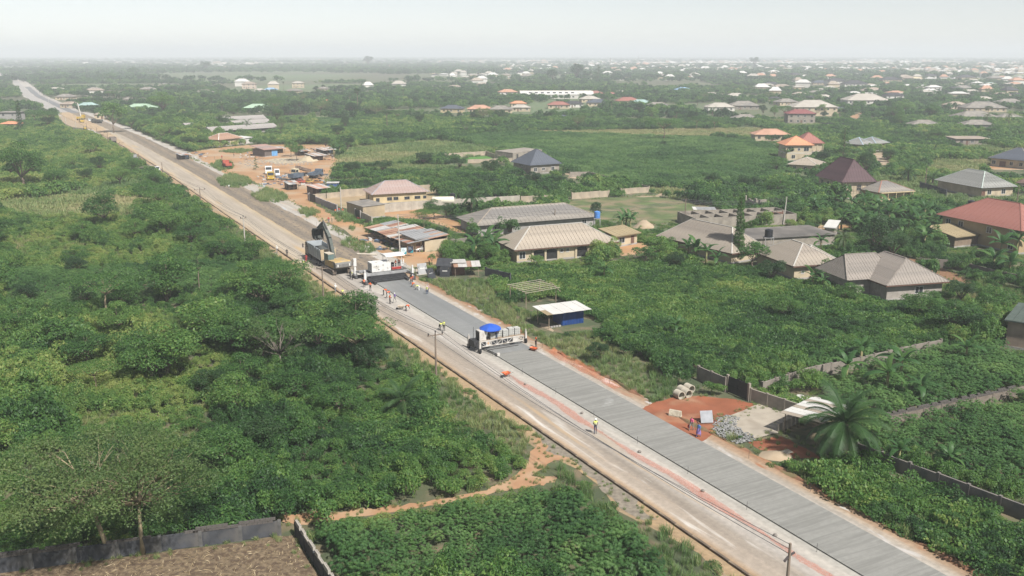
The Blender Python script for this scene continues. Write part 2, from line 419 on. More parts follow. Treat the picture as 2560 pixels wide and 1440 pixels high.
earth('earth_track', [(715, 1285), (860, 1278), (1000, 1262), (1130, 1243), (1230, 1220), (1300, 1180), (1330, 1140), (1345, 1085), (1400, 1100), (1450, 1150), (1390, 1150), (1330, 1190), (1395, 1192), (1385, 1207), (1290, 1222), (1190, 1240), (1040, 1272), (880, 1295), (740, 1312), (690, 1300)], .014, path_m, rough=.7, sub=6, seed=4)
earth('gravel_patch', [(1340, 1075), (1400, 1085), (1560, 1215), (1640, 1300), (1600, 1300), (1500, 1215), (1420, 1145), (1370, 1130)], .020, mat('grey_gravel', (.20, .172, .135), var=.3, scale=2.0), rough=.6, seed=5)
earth('dry_plot', [(-80, 1440), (0, 1432), (320, 1392), (640, 1350), (735, 1338), (760, 1380), (820, 1470), (-80, 1500)], .012, straw_m, rough=.2, seed=6)
earth('red_earth_apron', [(1640, 1005), (1715, 990), (1830, 998), (1880, 1010), (1900, 1016), (1875, 1028), (1800, 1060), (1790, 1085), (1750, 1110), (1700, 1095), (1640, 1060), (1590, 1030)], .110, red, rough=.9, sub=6, seed=7)
earth('concrete_apron', [(1900, 1013), (1995, 1045), (1945, 1085), (1888, 1100), (1830, 1068), (1800, 1050)], .150, apron_m, rough=.15, seed=8)
earth('red_earth_apron', [(1870, 1105), (1950, 1090), (2010, 1120), (2060, 1150), (1980, 1145), (1900, 1125)], .018, red, rough=1, seed=17)
earth('earth_track', [(920, 533), (1000, 526), (1060, 520), (1150, 555), (1200, 590), (1150, 580), (1060, 548), (985, 545)], .015, orange, rough=.8, seed=9)
earth('earth_yard', [(855, 490), (1000, 484), (1095, 480), (1060, 517), (930, 528), (870, 522), (790, 500)], .022, mat('compound_sand', (0.312, 0.234, 0.14), var=.15, scale=.15, col2=(0.125, 0.133, 0.055), thr=(.55, .7)), rough=.6, seed=10)
earth('earth_yard', [(1530, 612), (1610, 606), (1650, 630), (1560, 640)], .017, orange, rough=.8, seed=12)
earth('earth_track', [(2030, 565), (2130, 560), (2130, 570), (2040, 576)], .016, orange, rough=.8, seed=13)
earth('earth_yard', [(2455, 412), (2540, 415), (2560, 425), (2480, 424)], .016, orange, rough=.8, seed=14)
earth('earth_track', [(2185, 382), (2210, 380), (2225, 410), (2200, 415)], .016, tan_m, rough=1.5, seed=15)
earth('earth_track', [(1395, 430), (1440, 435), (1470, 450), (1430, 446)], .016, tan_m, rough=1.5, seed=16)
earth('earth_track', [(1590, 492), (1640, 488), (1655, 482), (1640, 474), (1660, 484), (1648, 492)], .017, tan_m, rough=.5, seed=18)
earth('earth_track', [(2120, 290), (2145, 285), (2155, 280), (2140, 297)], .016, path_m, rough=1.5, seed=19)
earth('earth_yard', [(175, 318), (290, 330), (270, 300), (190, 290), (140, 290)], .016, tan_m, rough=1.5, seed=20)
KEEPP.append(np.array([G(*p) for p in [(1395, 505), (1620, 488), (1700, 500), (1790, 520), (1800, 545), (1640, 560), (1500, 550), (1430, 535)]]))
earth('earth_track', [(2225, 640), (2300, 650), (2400, 690), (2440, 715), (2340, 690), (2240, 660)], .016, mat('dark_path', (0.195, 0.109, 0.062)), rough=1, seed=22)  # earth in a darker brown than the other tracks
sheet('lawn', [(1395, 505), (1620, 488), (1700, 500), (1790, 520), (1800, 545), (1640, 560), (1500, 550), (1430, 535)], .012, lawn_m, rough=3, seed=21)
sheet('puddle', [(685, 520), (705, 512), (730, 515), (748, 528), (735, 538), (700, 535)], .028, mat('puddle_water', (.45, .45, .42), rough=.12, var=.1, scale=.6), rough=.4, seed=23)
sheet('puddle', [(1425 - 800, 468), (640, 462), (665, 462), (660, 470)], .028, MATS['puddle_water'], rough=.4, seed=24)
sheet('sand_patch', [(660, 400), (700, 395), (770, 398), (760, 408), (690, 410)], .026, mat('sand', (0.374, 0.312, 0.218), scale=.5), rough=1, seed=25)
# ------------------------------------------------------------------ leaves
def leaves(cent, nrm, size, aspect=0.55, droop=0.25, r=rng):
    """one folded diamond leaf per centre, lying across its normal"""
    n = len(cent); nrm = nrm / (np.linalg.norm(nrm, axis=1, keepdims=True) + 1e-9)
    a = r.normal(size=(n, 3)); t = np.cross(nrm, a); t /= (np.linalg.norm(t, axis=1, keepdims=True) + 1e-9)
    bb = np.cross(nrm, t); s = np.broadcast_to(np.asarray(size), (n,))[:, None] * (0.7 + 0.6 * r.random((n, 1)))
    v = np.empty((n, 4, 3)); v[:, 0] = cent - t * s * .5; v[:, 2] = cent + t * s * .5 - nrm * s * droop
    v[:, 1] = cent + bb * s * aspect * .5 - nrm * s * .06; v[:, 3] = cent - bb * s * aspect * .5 - nrm * s * .06
    f = np.arange(n * 4).reshape(n, 4)
    return v.reshape(-1, 3), f
def lobes_cloud(lobes, n, r=rng, up=0.55, jit=0.5, shell=(0.72, 1.05), below=-0.35):
    """n leaf centres spread over the shells of ellipsoid lobes (x,y,z,rx,ry,rz)"""
    L = np.array(lobes); w = (L[:, 3] * L[:, 4] + L[:, 3] * L[:, 5]); k = r.choice(len(L), n, p=w / w.sum()); L = L[k]
    dd = r.normal(size=(n, 3)); dd /= np.linalg.norm(dd, axis=1, keepdims=True)
    low = dd[:, 2] < below; dd[low, 2] *= -1
    q = r.uniform(shell[0], shell[1], (n, 1))
    c = L[:, :3] + dd * L[:, 3:6] * q
    nrm = dd + np.array([0, 0, up]) + r.normal(size=(n, 3)) * jit
    return c, nrm
def merge(parts):
    V_, F_, k = [], [], 0
    for v, f in parts: V_.append(v); F_.append(f + k); k += len(v)
    return np.concatenate(V_), np.concatenate(F_)
def blades(n, rad, h, w, lean=0.5, r=rng):
    """curved grass blades, two quads each"""
    a = r.random(n) * 6.283; q = np.sqrt(r.random(n)) * rad; base = np.stack([np.cos(a) * q, np.sin(a) * q, np.zeros(n)], 1)
    hh = h * (0.6 + 0.6 * r.random(n)); b2 = r.random(n) * 6.283; ln = lean * (0.3 + r.random(n)) * hh
    dirv = np.stack([np.cos(b2), np.sin(b2), np.zeros(n)], 1); side = np.stack([-np.sin(b2), np.cos(b2), np.zeros(n)], 1) * w
    mid = base + dirv * ln[:, None] * .35 + np.array([0, 0, 1]) * hh[:, None] * .62
    tip = base + dirv * ln[:, None] + np.array([0, 0, 1]) * hh[:, None]
    v = np.stack([base - side * .5, base + side * .5, mid + side * .5, mid - side * .5, tip + side * .12, tip - side * .12], 1)
    f = np.concatenate([np.stack([np.arange(n) * 6 + i for i in (0, 1, 2, 3)], 1), np.stack([np.arange(n) * 6 + i for i in (3, 2, 4, 5)], 1)])
    return v.reshape(-1, 3), f

def proto(name, v, f, material):
    o = bpy.data.objects.new(name, fast_mesh(name, v, f, material)); return o
PCOL = {}
def pcol(name, objs):
    c = bpy.data.collections.new('plants_' + name)
    for o in objs: c.objects.link(o)
    PCOL[name] = c; return c
green_i = leaf_mat('leaf_green', GREENS); cass_i = leaf_mat('leaf_cassava', CASSAVA, spread=.3); straw_i = leaf_mat('blade_straw', STRAW, spread=.5, transl=.25)
def bush(seed, R_, H_, n, ls, nl=7):
    r = np.random.default_rng(seed); lb = []
    for i in range(nl):
        a = r.random() * 6.283; q = R_ * .62 * math.sqrt(r.random()); z = H_ * (.35 + .35 * r.random()) * (1 - .35 * q / R_)
        rr = R_ * r.uniform(.35, .55); lb.append((q * math.cos(a), q * math.sin(a), z, rr, rr, rr * r.uniform(.65, .9)))
    c, nn = lobes_cloud(lb, n, r); c[:, 2] = np.maximum(c[:, 2], .05)
    return leaves(c, nn, ls, r=r)
pcol('bush', [proto('bush_clump', *bush(i, 1.5, 2.1, 950, .215), green_i) for i in range(5)] + [proto('bush_clump', *bush(20 + i, 1.1, 3.1, 760, .19, 10), green_i) for i in range(3)] + [proto('bush_clump', *bush(30 + i, 1.7, 1.6, 420, .34, 6), green_i) for i in range(2)])
pcol('bushfar', [proto('bush_clump', *bush(40 + i, 2.6, 3.2, 340, .62), green_i) for i in range(5)])
pcol('woodfar', [proto('tree_clump', *bush(60 + i, 5.5, 7.5, 260, 1.5, 8), green_i) for i in range(5)])
def vine(seed):
    r = np.random.default_rng(seed); n = 420
    a = r.random(n) * 6.283; q = np.sqrt(r.random(n)) * 1.5
    hz = .35 + .35 * np.sin(q * 2 + a * 2) * r.random() + r.random(n) * .25
    c = np.stack([q * np.cos(a), q * np.sin(a), np.maximum(.1, hz)], 1)
    return leaves(c, np.array([0, 0, 1.0]) + r.normal(size=(n, 3)) * .45, .22, .8, r=r)
pcol('vine', [proto('vine_mat', *vine(80 + i), green_i) for i in range(4)])
def cassava(seed):
    r = np.random.default_rng(seed); ps = []; n = 46
    a = r.random(n) * 6.283; q = .85 * np.sqrt(r.random(n)); z = 1.75 - .55 * q ** 2 + r.normal(size=n) * .16 - (r.random(n) < .3) * .45
    cc = []; tt = []
    for i in range(n):
        for k in range(6):
            b = a[i] + (k - 2.5) * .62; dv = np.array([math.cos(b), math.sin(b), -.35])
            p = np.array([q[i] * math.cos(a[i]), q[i] * math.sin(a[i]), z[i]]); sd = np.array([-math.sin(b), math.cos(b), 0]) * .045
            cc.append([p, p + dv * .14 + sd, p + dv * .30 - np.array([0, 0, .05]), p + dv * .14 - sd])
    v = np.array(cc).reshape(-1, 3); return v, np.arange(len(v)).reshape(-1, 4)
pcol('cassava', [proto('cassava_plant', *cassava(100 + i), cass_i) for i in range(5)])
pcol('cassfar', [proto('cassava_clump', *merge([(lambda vf, dx, dy: (vf[0] * np.array([1, 1, 1]) + np.array([dx, dy, 0]), vf[1]))(leaves(*lobes_cloud([(0, 0, .9, .9, .9, .8)], 70, np.random.default_rng(i * 9 + j)), .42), dx, dy) for j, (dx, dy) in enumerate(((0, 0), (1.5, .3), (.2, 1.5), (-1.4, .4), (.3, -1.5)))]), cass_i) for i in range(3)])
pcol('grass', [proto('grass_tuft', *blades(70, .55, 1.05, .035, .55, np.random.default_rng(i)), straw_i) for i in range(4)])
pcol('grassfar', [proto('grass_patch', *blades(130, 1.8, 1.0, .11, .6, np.random.default_rng(10 + i)), straw_i) for i in range(3)])

def scatter_tree(cname):
    ng = bpy.data.node_groups.new('scatter_' + cname, 'GeometryNodeTree')
    ng.interface.new_socket('Geometry', in_out='INPUT', socket_type='NodeSocketGeometry'); ng.interface.new_socket('Geometry', in_out='OUTPUT', socket_type='NodeSocketGeometry')
    nin = ng.nodes.new('NodeGroupInput'); no = ng.nodes.new('NodeGroupOutput')
    ip = ng.nodes.new('GeometryNodeInstanceOnPoints'); ci = ng.nodes.new('GeometryNodeCollectionInfo')
    ci.inputs[0].default_value = PCOL[cname]; ci.inputs['Separate Children'].default_value = True; ci.inputs['Reset Children'].default_value = True
    def attr(nm, ty):
        a = ng.nodes.new('GeometryNodeInputNamedAttribute'); a.data_type = ty; a.inputs[0].default_value = nm; return a.outputs[0]
    L = ng.links.new
    L(nin.outputs[0], ip.inputs['Points']); L(ci.outputs[0], ip.inputs['Instance']); ip.inputs['Pick Instance'].default_value = True
    L(attr('pid', 'INT'), ip.inputs['Instance Index']); L(attr('scl', 'FLOAT_VECTOR'), ip.inputs['Scale'])
    er = ng.nodes.new('FunctionNodeEulerToRotation'); L(attr('rot', 'FLOAT_VECTOR'), er.inputs[0]); L(er.outputs[0], ip.inputs['Rotation'])
    L(ip.outputs[0], no.inputs[0])
    return ng
TREES = {}; REJ = []
def scatter(name, cname, pts, scl, tint, label, cat, tilt=.12, zs=None, rz=None, force=False):
    n = len(pts)
    hh = {'bush': 2.9, 'bushfar': 3.2, 'vine': .8, 'cassava': 1.8, 'cassfar': 1.6, 'grass': .8, 'grassfar': .8}.get(cname, 0)
    if hh and n and not force:
        a = np.asarray(scl) * hh * (zs if zs is not None else 1.0); k = free(pts, 0.0, a * .9); REJ.append(pts[~k][:, :2]) if cname in ('bush', 'cassava', 'grass', 'vine') else None; pts, scl, tint = pts[k], np.asarray(scl)[k], np.asarray(tint)[k]; zs = None if zs is None else zs[k]; n = len(pts)
    if n == 0: return
    me = bpy.data.meshes.new(name); co = np.zeros((n, 3), np.float32); co[:, :pts.shape[1]] = pts
    me.vertices.add(n); me.vertices.foreach_set('co', co.ravel())
    rot = np.zeros((n, 3), np.float32); rot[:, :2] = rng.normal(size=(n, 2)) * tilt; rot[:, 2] = rng.random(n) * 6.283
    s3 = np.repeat(np.asarray(scl, np.float32)[:, None], 3, 1)
    if zs is not None: s3[:, 2] *= zs
    for nm, ty, val, key in (('rot', 'FLOAT_VECTOR', rot, 'vector'), ('scl', 'FLOAT_VECTOR', s3, 'vector'), ('tint', 'FLOAT', np.asarray(tint, np.float32), 'value'), ('pid', 'INT', rng.integers(0, 64, n).astype(np.int32), 'value')):
        at = me.attributes.new(nm, ty, 'POINT'); at.data.foreach_set(key, np.ascontiguousarray(val).ravel())
    o = put(name, me); tag(o, label, cat, kind='stuff')
    if cname not in TREES: TREES[cname] = scatter_tree(cname)
    md = o.modifiers.new('scatter', 'NODES'); md.node_group = TREES[cname]
    return o
def vnoise(X, Y, scale, seed=0):
    """smooth value noise in 0..1 over the ground"""
    r = np.random.default_rng(seed); T = r.random((64, 64)); x = X / scale + 100; y = Y / scale + 100
    xi = np.floor(x).astype(int); yi = np.floor(y).astype(int); fx = x - xi; fy = y - yi
    fx = fx * fx * (3 - 2 * fx); fy = fy * fy * (3 - 2 * fy)
    g_ = lambda a, b_: T[a % 64, b_ % 64]
    return (g_(xi, yi) * (1 - fx) + g_(xi + 1, yi) * fx) * (1 - fy) + (g_(xi, yi + 1) * (1 - fx) + g_(xi + 1, yi + 1) * fx) * fy
def jgrid(y0, y1, step, margin=1.3, xpad=12):
    """jittered grid over the wedge of country in view between two distances"""
    out = []
    hw = 1280 / F_PX / math.cos(TH) * margin
    ys = np.arange(y0, y1, step)
    for i, y in enumerate(ys):
        w = y * hw + xpad; xs = np.arange(-w, w, step) + (step / 2 if i % 2 else 0)
        out.append(np.stack([xs, np.full(len(xs), y)], 1))
    p = np.concatenate(out); return p + (rng.random(p.shape) - .5) * step * .95
def sight(p, h):
    """where the line of sight over a plant of height h meets the ground behind it"""
    k = CAM_H / (CAM_H - np.minimum(h, CAM_H - 5)); return p * (k[:, None] if np.ndim(k) else k)
def free(p, pad=0.0, h=None):
    X, Y = p[:, 0], p[:, 1]; ok = np.ones(len(p), bool)
    if not len(p): return ok
    x0, x1, y0, y1 = X.min() - 30, X.max() * 1.1 + 60, Y.min() - 30, Y.max() * 1.25 + 40
    KEEP_ = [k for k in KEEP if x0 * 1.2 < k[0] < x1 and y0 < k[1] < y1]; KEEPP_ = [q for q in KEEPP if q[:, 1].min() < y1 and q[:, 1].max() > y0]
    if h is not None:
        h = np.asarray(h) * 1.1; dx = np.array([1.2, 0.])
        for q in (sight(p, h), sight(p - dx, h * .9), sight(p + dx, h * .9), sight(p, h * .45), p + dx[::-1] * (.8 if np.max(h) > 1 else .2)):
            s, t = ST(q[:, 0], q[:, 1]); ok &= ~((t > .9) & (t < 16) & (s > -90) & (s < 690))
            for poly in KEEPP_: ok &= ~inpoly(poly, q[:, 0], q[:, 1])
            for cx, cy_, ux, uy, hu, hv in KEEP_:
                u = (q[:, 0] - cx) * ux + (q[:, 1] - cy_) * uy; w = -(q[:, 0] - cx) * uy + (q[:, 1] - cy_) * ux
                ok &= ~((np.abs(u) < hu - .8) & (np.abs(w) < hv * .8))
    s, t = ST(X, Y)
    tr = np.where(s < 78, 18.0, 22.0)
    ok &= ~((t > -0.6 - pad * .4) & (t < tr + pad * .4) & (s > -90) & (s < 690))
    ok &= ~((t > -3 - pad) & (t < 18 + pad) & (s >= 690) & (s < 3200))
    for cx, cy_, ux, uy, hu, hv in KEEP_:
        u = (X - cx) * ux + (Y - cy_) * uy; w = -(X - cx) * uy + (Y - cy_) * ux
        ok &= ~((np.abs(u) < hu + pad) & (np.abs(w) < hv + pad))
    for poly in KEEPP_:
        ok &= ~inpoly(poly, X, Y)
    return ok
# zones, each outlined on the ground plan (photograph survey points)
Z = lambda *pts: np.array([G(*p) for p in pts])
ZONES = {
 'cassava': [Z((0, 690), (330, 672), (700, 665), (700, 720), (420, 760), (0, 790)), Z((760, 1330), (900, 1300), (1180, 1250), (1330, 1225), (1480, 1290), (1640, 1400), (1700, 1480), (830, 1500)),
             Z((1985, 905), (2340, 870), (2560, 880), (2600, 985), (2230, 1048), (2060, 1040), (2040, 960)), Z((2130, 1080), (2600, 985), (2600, 1270), (2400, 1190), (2200, 1120)),
             Z((1100, 345), (1300, 332), (1560, 340), (1900, 352), (1990, 400), (1960, 460), (1600, 472), (1420, 425), (1250, 375)), Z((780, 290), (870, 288), (905, 312), (800, 322))],
 'drygrass': [Z((0, 505), (230, 490), (420, 505), (440, 545), (230, 560), (0, 545)), Z((150, 1045), (430, 1030), (560, 1060), (480, 1110), (200, 1110)), Z((1280, 330), (1500, 328), (1900, 322), (1950, 345), (1560, 342), (1300, 336)),
              Z((840, 392), (1000, 380), (1060, 385), (960, 410), (850, 412)), Z((2330, 400), (2480, 405), (2520, 425), (2400, 440), (2310, 425)), Z((1620, 470), (1720, 478), (1740, 500), (1650, 492)), Z((0, 600), (120, 590), (330, 640), (60, 650)),
              Z((2270, 700), (2400, 690), (2560, 730), (2560, 790), (2400, 800), (2330, 745)), Z((2440, 1110), (2560, 1090), (2600, 1160), (2500, 1180))],
 'grass': [Z((860, 372), (1100, 352), (1260, 375), (1180, 400), (960, 415), (820, 430), (830, 450), (1000, 455), (820, 462)), Z((1000, 690), (1040, 672), (1200, 690), (1700, 960), (1640, 1000), (1400, 900)),
           Z((1270, 1180), (1480, 1150), (1900, 1440), (1780, 1480), (1500, 1290)), Z((540, 450), (600, 440), (640, 465), (580, 480)), Z((625, 490), (690, 475), (720, 500), (660, 512)), Z((525, 405), (580, 405), (580, 425), (530, 422)),
           Z((850, 610), (900, 600), (945, 625), (900, 637)), Z((838, 545), (860, 535), (890, 548), (860, 556)), Z((1490, 500), (1700, 500), (1790, 520), (1700, 545), (1560, 540))],
 'vine': [Z((1200, 690), (1700, 660), (2100, 720), (2300, 780), (2420, 840), (2000, 905), (1800, 930), (1500, 850), (1300, 780)), Z((1950, 1150), (2120, 1150), (2600, 1300), (2600, 1480), (2430, 1440), (2200, 1310))],
}
def inzone(k, p):
    m_ = np.zeros(len(p), bool)
    for z in ZONES[k]: m_ |= inpoly(z, p[:, 0], p[:, 1])
    return m_
def tintmap(p, base=.45):
    """how yellow or dark the growth is, patch by patch"""
    X, Y = p[:, 0], p[:, 1]
    t = base + .40 * (vnoise(X, Y, 14, 1) - .5) + .45 * (vnoise(X, Y, 4.0, 2) - .5) + .25 * (vnoise(X, Y, 60, 3) - .5) + .09 * rng.normal(size=len(p))
    px, py = P(X, Y)
    t = t + .30 * np.exp(-(((px - 150) / 350) ** 2 + ((py - 440) / 110) ** 2)) + .18 * np.exp(-(((px - 150) / 400) ** 2 + ((py - 700) / 120) ** 2)) + .20 * np.exp(-(((px - 200) / 400) ** 2 + ((py - 960) / 90) ** 2))
    t = t - .13 * np.exp(-(((px - 900) / 330) ** 2 + ((py - 900) / 130) ** 2)) - .10 * np.exp(-(((px - 600) / 250) ** 2 + ((py - 600) / 60) ** 2))
    return t
def grow():
    # --- near country, 40-250 m
    p = jgrid(32, 250, 1.35); p = p[free(p, .9)]
    px, py = P(p[:, 0], p[:, 1]); s, t = ST(p[:, 0], p[:, 1])
    cz, dz, gz, vz = inzone('cassava', p), inzone('drygrass', p), inzone('grass', p), inzone('vine', p)
    verge = (s < 240) & (((t < -.5) & (t > -5.5 + 3 * (vnoise(p[:, 0], p[:, 1], 9, 5) - .5) * 2)) | ((t > 17) & (t < 21)))
    other = ~(cz | dz | gz | vz | verge)
    n1 = vnoise(p[:, 0], p[:, 1], 7, 11)
    op = vnoise(p[:, 0], p[:, 1], 15, 41) + .35 * (vnoise(p[:, 0], p[:, 1], 5, 42) - .5)
    b_ = p[other & (rng.random(len(p)) < .80) & (op > .30)]
    lo = p[other & (op < .36)]; scatter('vine_cover', 'vine', lo, .8 + .5 * rng.random(len(lo)), tintmap(lo, .58), 'low creeping growth in the gaps of the thicket', 'undergrowth')
    nb = vnoise(b_[:, 0], b_[:, 1], 9, 12)
    scatter('thicket', 'bush', b_, .45 + 1.15 * nb ** 1.7 + .3 * rng.random(len(b_)), tintmap(b_, .54), 'dense green thicket covering the open land beside the road', 'thicket', zs=.8 + .9 * vnoise(b_[:, 0], b_[:, 1], 5, 13))
    q = p[vz]; k = rng.random(len(q)) < .42
    scatter('vine_cover', 'vine', q, .8 + .5 * rng.random(len(q)), tintmap(q, .56), 'low leafy vines matted over the plots right of the new slab', 'undergrowth', zs=.8 + 1.4 * vnoise(q[:, 0], q[:, 1], 6, 14))
    q = q[k]; nb = vnoise(q[:, 0], q[:, 1], 11, 15)
    scatter('shrubbery', 'bush', q, .35 + .75 * nb ** 1.5, tintmap(q, .44), 'scattered leafy shrubs rising out of the vines', 'undergrowth')
    q = p[cz]
    scatter('cassava_field', 'cassava', q, .75 + .5 * vnoise(q[:, 0], q[:, 1], 8, 16), .5 + .5 * (vnoise(q[:, 0], q[:, 1], 6, 17) - .5) + .1 * rng.normal(size=len(q)), 'planted cassava with hand-shaped leaves near the road', 'cassava')
    q = jgrid(32, 250, 1.1); q = q[free(q, .2)]; s, t = ST(q[:, 0], q[:, 1])
    gz = inzone('grass', q); dz = inzone('drygrass', q)
    vg = (s < 260) & (((t < -.2) & (t > -5.5 + 4 * (vnoise(q[:, 0], q[:, 1], 9, 5) - .5) * 2)) | ((t > 17.4) & (t < 21.5)))
    wild = ((rng.random(len(q)) < .08) | ((vnoise(q[:, 0], q[:, 1], 15, 41) < .3) & (rng.random(len(q)) < .5))) & ~(gz | dz | vg)
    a = q[(gz | vg | wild) & ~dz]
    scatter('tall_grass', 'grass', a, .45 + .55 * rng.random(len(a)), .20 + .5 * (vnoise(a[:, 0], a[:, 1], 7, 18) - .3) + .10 * rng.random(len(a)), 'long green grass along the road verges', 'grass', tilt=.2)
    a = q[dz]
    a = a[rng.random(len(a)) < .7]; scatter('dry_grass', 'grass', a, .5 + .6 * rng.random(len(a)), .42 + .6 * (vnoise(a[:, 0], a[:, 1], 6, 19) - .35), 'bleached dry grass between the green thickets', 'grass', tilt=.2)
    a = q[dz & (rng.random(len(q)) < .42)]
    scatter('shrubbery', 'bush', a, .4 + .6 * rng.random(len(a)), tintmap(a, .66), 'small bushes dotted through the dry grass', 'undergrowth')
    a = np.concatenate(REJ); a = a[free(a, .1) & (a[:, 1] < 250)]; scatter('tall_grass', 'grass', a, .32 + .3 * rng.random(len(a)), .3 + .5 * (vnoise(a[:, 0], a[:, 1], 7, 71) - .3), 'short green grass at the foot of the thicket', 'grass', tilt=.3)
    scatter('vine_cover', 'vine', a, .5 + .3 * rng.random(len(a)), tintmap(a, .55), 'low creepers at the foot of the thicket', 'undergrowth', zs=.5 + .3 * rng.random(len(a)))
    ed = []
    for poly in KEEPP:      # tufts straying over the edges of the bare earth
        for a_, b_ in zip(poly, np.roll(poly, -1, 0)):
            L_ = np.linalg.norm(b_ - a_); k = int(L_ / .5)
            if poly[:, 1].min() < 240 and k: u = rng.random((k, 1)); ed.append(a_ + (b_ - a_) * u + rng.normal(size=(k, 2)) * .65)
    a = np.concatenate(ed); s, t = ST(a[:, 0], a[:, 1]); a = a[((t < .3) | (t > 17.5))]
    scatter('tall_grass', 'grass', a, .2 + .3 * rng.random(len(a)) ** 2, .3 + .3 * rng.random(len(a)), 'thin grass straying over the edges of bare earth', 'grass', tilt=.3, force=True)
    # --- middle country, 250-640 m
    # grass islands on the bare earth of the yard and beside the carriageway
    isl = [Z((525, 412), (550, 402), (580, 408), (585, 422), (545, 428)), Z((540, 452), (575, 436), (620, 445), (632, 460), (590, 472), (555, 466)), Z((625, 490), (665, 472), (705, 482), (722, 500), (690, 508), (650, 505)), Z((852, 606), (890, 600), (925, 612), (945, 630), (905, 636), (870, 624)), Z((835, 548), (862, 538), (888, 545), (880, 556), (850, 558)), Z((868, 570), (885, 565), (893, 574), (878, 578)), Z((545, 380), (590, 374), (640, 376), (600, 384)), Z((740, 528), (775, 520), (800, 532), (770, 545))]
    q = jgrid(150, 460, 1.15); q = q[np.any([inpoly(z, q[:, 0], q[:, 1]) for z in isl], axis=0)]
    scatter('tall_grass', 'grass', q, .5 + .7 * rng.random(len(q)), .3 + .35 * (vnoise(q[:, 0], q[:, 1], 6, 51) - .4), 'green grass mounds on the bare earth beside the carriageway', 'grass', tilt=.2, force=True)
    p = jgrid(250, 640, 2.5); p = p[free(p, 1.5)]
    cz, dz, gz = inzone('cassava', p), inzone('drygrass', p), inzone('grass', p)
    gz |= (vnoise(p[:, 0], p[:, 1], 45, 21) > .80) & ~cz
    q = p[~(cz | dz | gz)]; q = q[rng.random(len(q)) < .92]; nb = vnoise(q[:, 0], q[:, 1], 14, 22)
    px, py = P(q[:, 0], q[:, 1]); fb = 1 + .8 * np.exp(-(((px - 430) / 130) ** 2 + ((py - 340) / 40) ** 2))
    scatter('thicket', 'bushfar', q, (.4 + .85 * nb ** 1.4 + .2 * rng.random(len(q))) * fb, tintmap(q, .52), 'green thicket and hedges between the houses in the middle distance', 'thicket', zs=.8 + .7 * vnoise(q[:, 0], q[:, 1], 9, 23))
    q = p[cz]
    scatter('cassava_field', 'cassfar', q, .7 + .5 * vnoise(q[:, 0], q[:, 1], 5, 26), .58 + .5 * (vnoise(q[:, 0], q[:, 1], 9, 24) - .5) + .3 * (vnoise(q[:, 0], q[:, 1], 28, 27) - .5) + .10 * rng.normal(size=len(q)), 'wide cassava field in front of the dark-roofed house', 'cassava')
    q = p[dz | gz]; tt = np.where(inzone('drygrass', q), .62, .33)
    scatter('tall_grass', 'grassfar', q, .7 + .5 * rng.random(len(q)), tt + .4 * (vnoise(q[:, 0], q[:, 1], 12, 25) - .5), 'rough open grass in the middle distance', 'grass', tilt=.15)
    # --- far country
    p = jgrid(640, 1500, 7.0, 1.28); p = p[free(p, 2)]
    px, py = P(p[:, 0], p[:, 1])
    dn = vnoise(p[:, 0], p[:, 1], 90, 31) + .35 * vnoise(p[:, 0], p[:, 1], 30, 32)
    dn = dn + .25 * np.exp(-(((px - 700) / 700) ** 2 + ((py - 255) / 22) ** 2)) - .45 * np.exp(-(((px - 700) / 620) ** 2 + ((py - 207) / 14) ** 2))
    q = p[dn > .58]
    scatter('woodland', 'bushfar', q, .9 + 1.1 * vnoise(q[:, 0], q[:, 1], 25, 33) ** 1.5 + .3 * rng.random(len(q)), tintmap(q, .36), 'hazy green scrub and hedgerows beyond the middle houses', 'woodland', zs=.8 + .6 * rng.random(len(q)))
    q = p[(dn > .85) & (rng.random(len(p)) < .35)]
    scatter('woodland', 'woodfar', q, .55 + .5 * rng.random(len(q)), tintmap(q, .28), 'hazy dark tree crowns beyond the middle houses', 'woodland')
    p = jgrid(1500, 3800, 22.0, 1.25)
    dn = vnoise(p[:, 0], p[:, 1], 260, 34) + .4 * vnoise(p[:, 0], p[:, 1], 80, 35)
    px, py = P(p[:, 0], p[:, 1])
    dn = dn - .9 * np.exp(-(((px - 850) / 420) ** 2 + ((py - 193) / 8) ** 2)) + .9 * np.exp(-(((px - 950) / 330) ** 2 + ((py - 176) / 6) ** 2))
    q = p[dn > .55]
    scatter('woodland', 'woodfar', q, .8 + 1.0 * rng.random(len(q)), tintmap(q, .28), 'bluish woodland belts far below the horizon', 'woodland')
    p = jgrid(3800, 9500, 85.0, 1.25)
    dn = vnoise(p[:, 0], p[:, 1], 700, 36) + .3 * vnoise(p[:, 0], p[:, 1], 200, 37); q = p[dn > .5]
    scatter('woodland', 'woodfar', q, 1.8 + 2.2 * rng.random(len(q)), tintmap(q, .25), 'faint woodland on the skyline under the haze', 'woodland', zs=.6)
